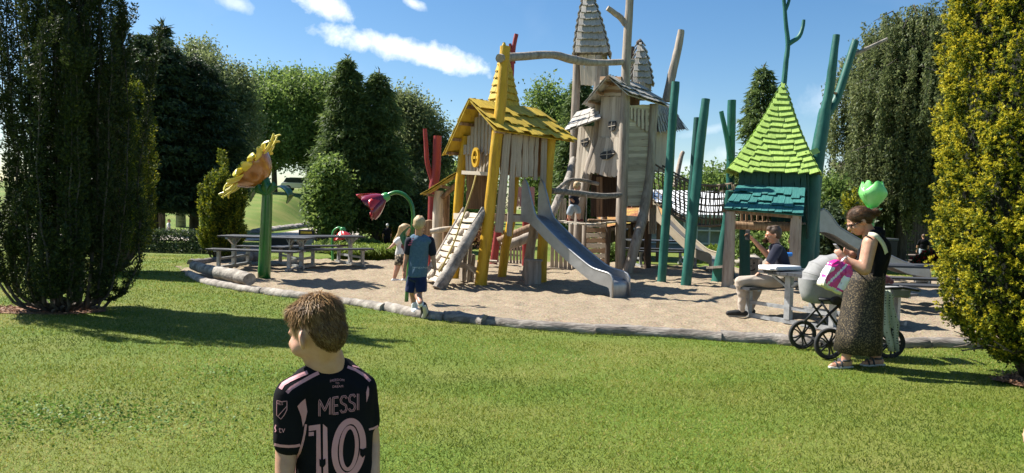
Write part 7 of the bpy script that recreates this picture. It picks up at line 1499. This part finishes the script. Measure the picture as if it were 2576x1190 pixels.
# ---------------------------------------------------------------- people farther off
def far_person(label, p, ht, yaw, top, bottom, hairmat, pose='stand', vox=.02, skin=SKIN, stride=0.):
    """Standing, walking or sitting figure of height ht at ground point p."""
    s = ht/1.7; root = thing('person', label, 'person', p); o = Vector(p); fw = Vector((-math.sin(yaw),math.cos(yaw),0)); sd = Vector((fw.y,-fw.x,0)); L = lambda x,y,z: o+sd*x*s+fw*y*s+Vector((0,0,z*s))
    dz = 0 if pose != 'sit' else -.48; B = Body(); H = .225*s; M, q = head(B, L(0,.03,1.58+dz), H, fw); B.limb(q(0,-.08,-.25), L(0,0,1.40+dz), .05*s,.055*s); B.chain([L(0,0,1.36+dz),L(0,0,.95+dz)], [.07*s,.08*s])
    for k in (-1,1): B.chain([L(.17*k,0,1.36+dz),L(.23*k,.03-stride*.4*k,1.1+dz),L(.21*k,.12-stride*.6*k,.86+dz)], [.05*s,.042*s,.03*s]); hand(B, L(.21*k,.12-stride*.6*k,.86+dz), fw*.3-Vector((0,0,1)), -sd*k, s*.95, .5, k)
    legs = {}
    for k in (-1,1):
        if pose == 'sit': c_ = [L(.1*k,0,.47),L(.12*k,.42,.47),L(.12*k,.40,.08)]
        else: c_ = [L(.09*k,0,.92),L(.10*k,.05+stride*k*.5,.5),L(.10*k,-.02+stride*k,.09)]
        legs[k] = c_; B.chain(c_, [.085*s,.06*s,.04*s])
    B.fuse('body', skin, root, vox*.7, 3); face_bits(root, q, M, H); hair_cap(root, q, M, H, hairmat, None, vox*.7, 3)
    S = Body(); S.ell(L(0,0,1.30+dz), (.19*s,.13*s,.16*s), Matrix.Rotation(yaw,3,'Z')); S.ell(L(0,0,1.10+dz), (.17*s,.125*s,.2*s), Matrix.Rotation(yaw,3,'Z')); S.ell(L(0,0,.96+dz), (.175*s,.13*s,.10*s), Matrix.Rotation(yaw,3,'Z'))
    for k in (-1,1): S.limb(L(.16*k,0,1.36+dz), L(.22*k,.02-stride*.3*k,1.17+dz), .064*s,.06*s)
    S.fuse('shirt', top, root, vox*.8, 3); K = Body(); K.ell(L(0,0,.90+dz), (.175*s,.135*s,.10*s), Matrix.Rotation(yaw,3,'Z'))
    for k in (-1,1): K.chain(legs[k], [.098*s,.07*s,.05*s])
    K.fuse('trousers', bottom, root, vox*.8, 3)
    for k in (-1,1): T = Body(); a = legs[k][-1]; T.limb(a-fw*.05*s-Vector((0,0,.045*s)), a+fw*.15*s-Vector((0,0,.05*s)), .042*s,.036*s); T.fuse('shoe', SHOEW, root, vox*.7, 2)
    return root
p = at(2320,668,33.5); far_person('woman in black shirt and pale jeans walking away at the far right', (p.x,p.y,float(terrain(p.x,p.y))), 1.62, -.15, BLACKC, JEAN, HBR, stride=.16)
p = at(1994,700,14.9); far_person('person in red sitting behind the seated man', (p.x,p.y,0), 1.62, .9, cloth('red_shirt',(.10,.012,.012)), BLACKC, HDK, 'sit')
p = G(424,597); far_person('child in white sitting by the path at the far left', (p.x,p.y,0), 1.05, -1.2, WHITEC, cloth('pinkish',(.45,.26,.2)), hairm('hair_ginger',(.25,.1,.04),(.4,.2,.09)), 'sit')
p = at(973,640,22.5); far_person('white-haired small figure among the plants behind the girl', (p.x,p.y,0), .98, .4, BLACKC, BLACKC, HW)
p = at(205,640,26); far_person('person in white far behind the near left yew stems', (p.x,p.y,0), 1.6, .4, WHITEC, BEIGE, HBR)
# hand of someone just outside the right edge
def edge_person():
    D = 2.3; P = lambda x,y,d=0: at(x,y,D+d); root = thing('person', 'hand with curled fingers reaching in at the right edge', 'person', (P(2760,1100).x,D,0)); B = Body(); w = P(2640,1035); 
    hand(B, w, (-.55,-.10,-.55), (-.1,-.2,-1), 1.0, .55, 1, .3); sh = P(2800,640,.05); el_ = P(2800,930,.08); B.chain([sh,el_,w], [.05,.042,.028]); B.limb(sh, sh+Vector((.18,0,.05)), .05,.08)
    c = sh+Vector((.2,0,0)); M, q = head(B, c+Vector((0,0,.30)), .22, (-.2,1,0)); B.limb(q(0,-.08,-.25), c+Vector((0,0,.06)), .05,.06); B.chain([c, Vector((c.x,c.y,.9))], [.12,.13])
    for k in (-.1,.1): B.chain([Vector((c.x+k,c.y,.88)), Vector((c.x+k,c.y+.02,.48)), Vector((c.x+k,c.y,.08))], [.09,.06,.04]); B.limb(Vector((c.x+k,c.y-.05,.04)), Vector((c.x+k,c.y+.15,.035)), .04,.035)
    B.fuse('body', SKIN, root, .010, 5); face_bits(root, q, M, .22); hair_cap(root, q, M, .22, HBR)
    S = Body(); S.ell(c-Vector((0,0,.08)), (.19,.13,.2)); S.ell(c-Vector((0,0,.33)), (.18,.13,.26)); S.limb(c+Vector((-.16,0,0)), c+Vector((-.2,.02,-.18)), .065,.06); S.fuse('shirt', WHITEC, root, .022, 4); K = Body(); K.ell(Vector((c.x,c.y,.88)), (.18,.14,.12))
    for k in (-.1,.1): K.chain([Vector((c.x+k,c.y,.88)), Vector((c.x+k,c.y+.02,.45)), Vector((c.x+k,c.y,.12))], [.10,.075,.055])
    K.fuse('trousers', JEAN, root, .022, 4)
edge_person()
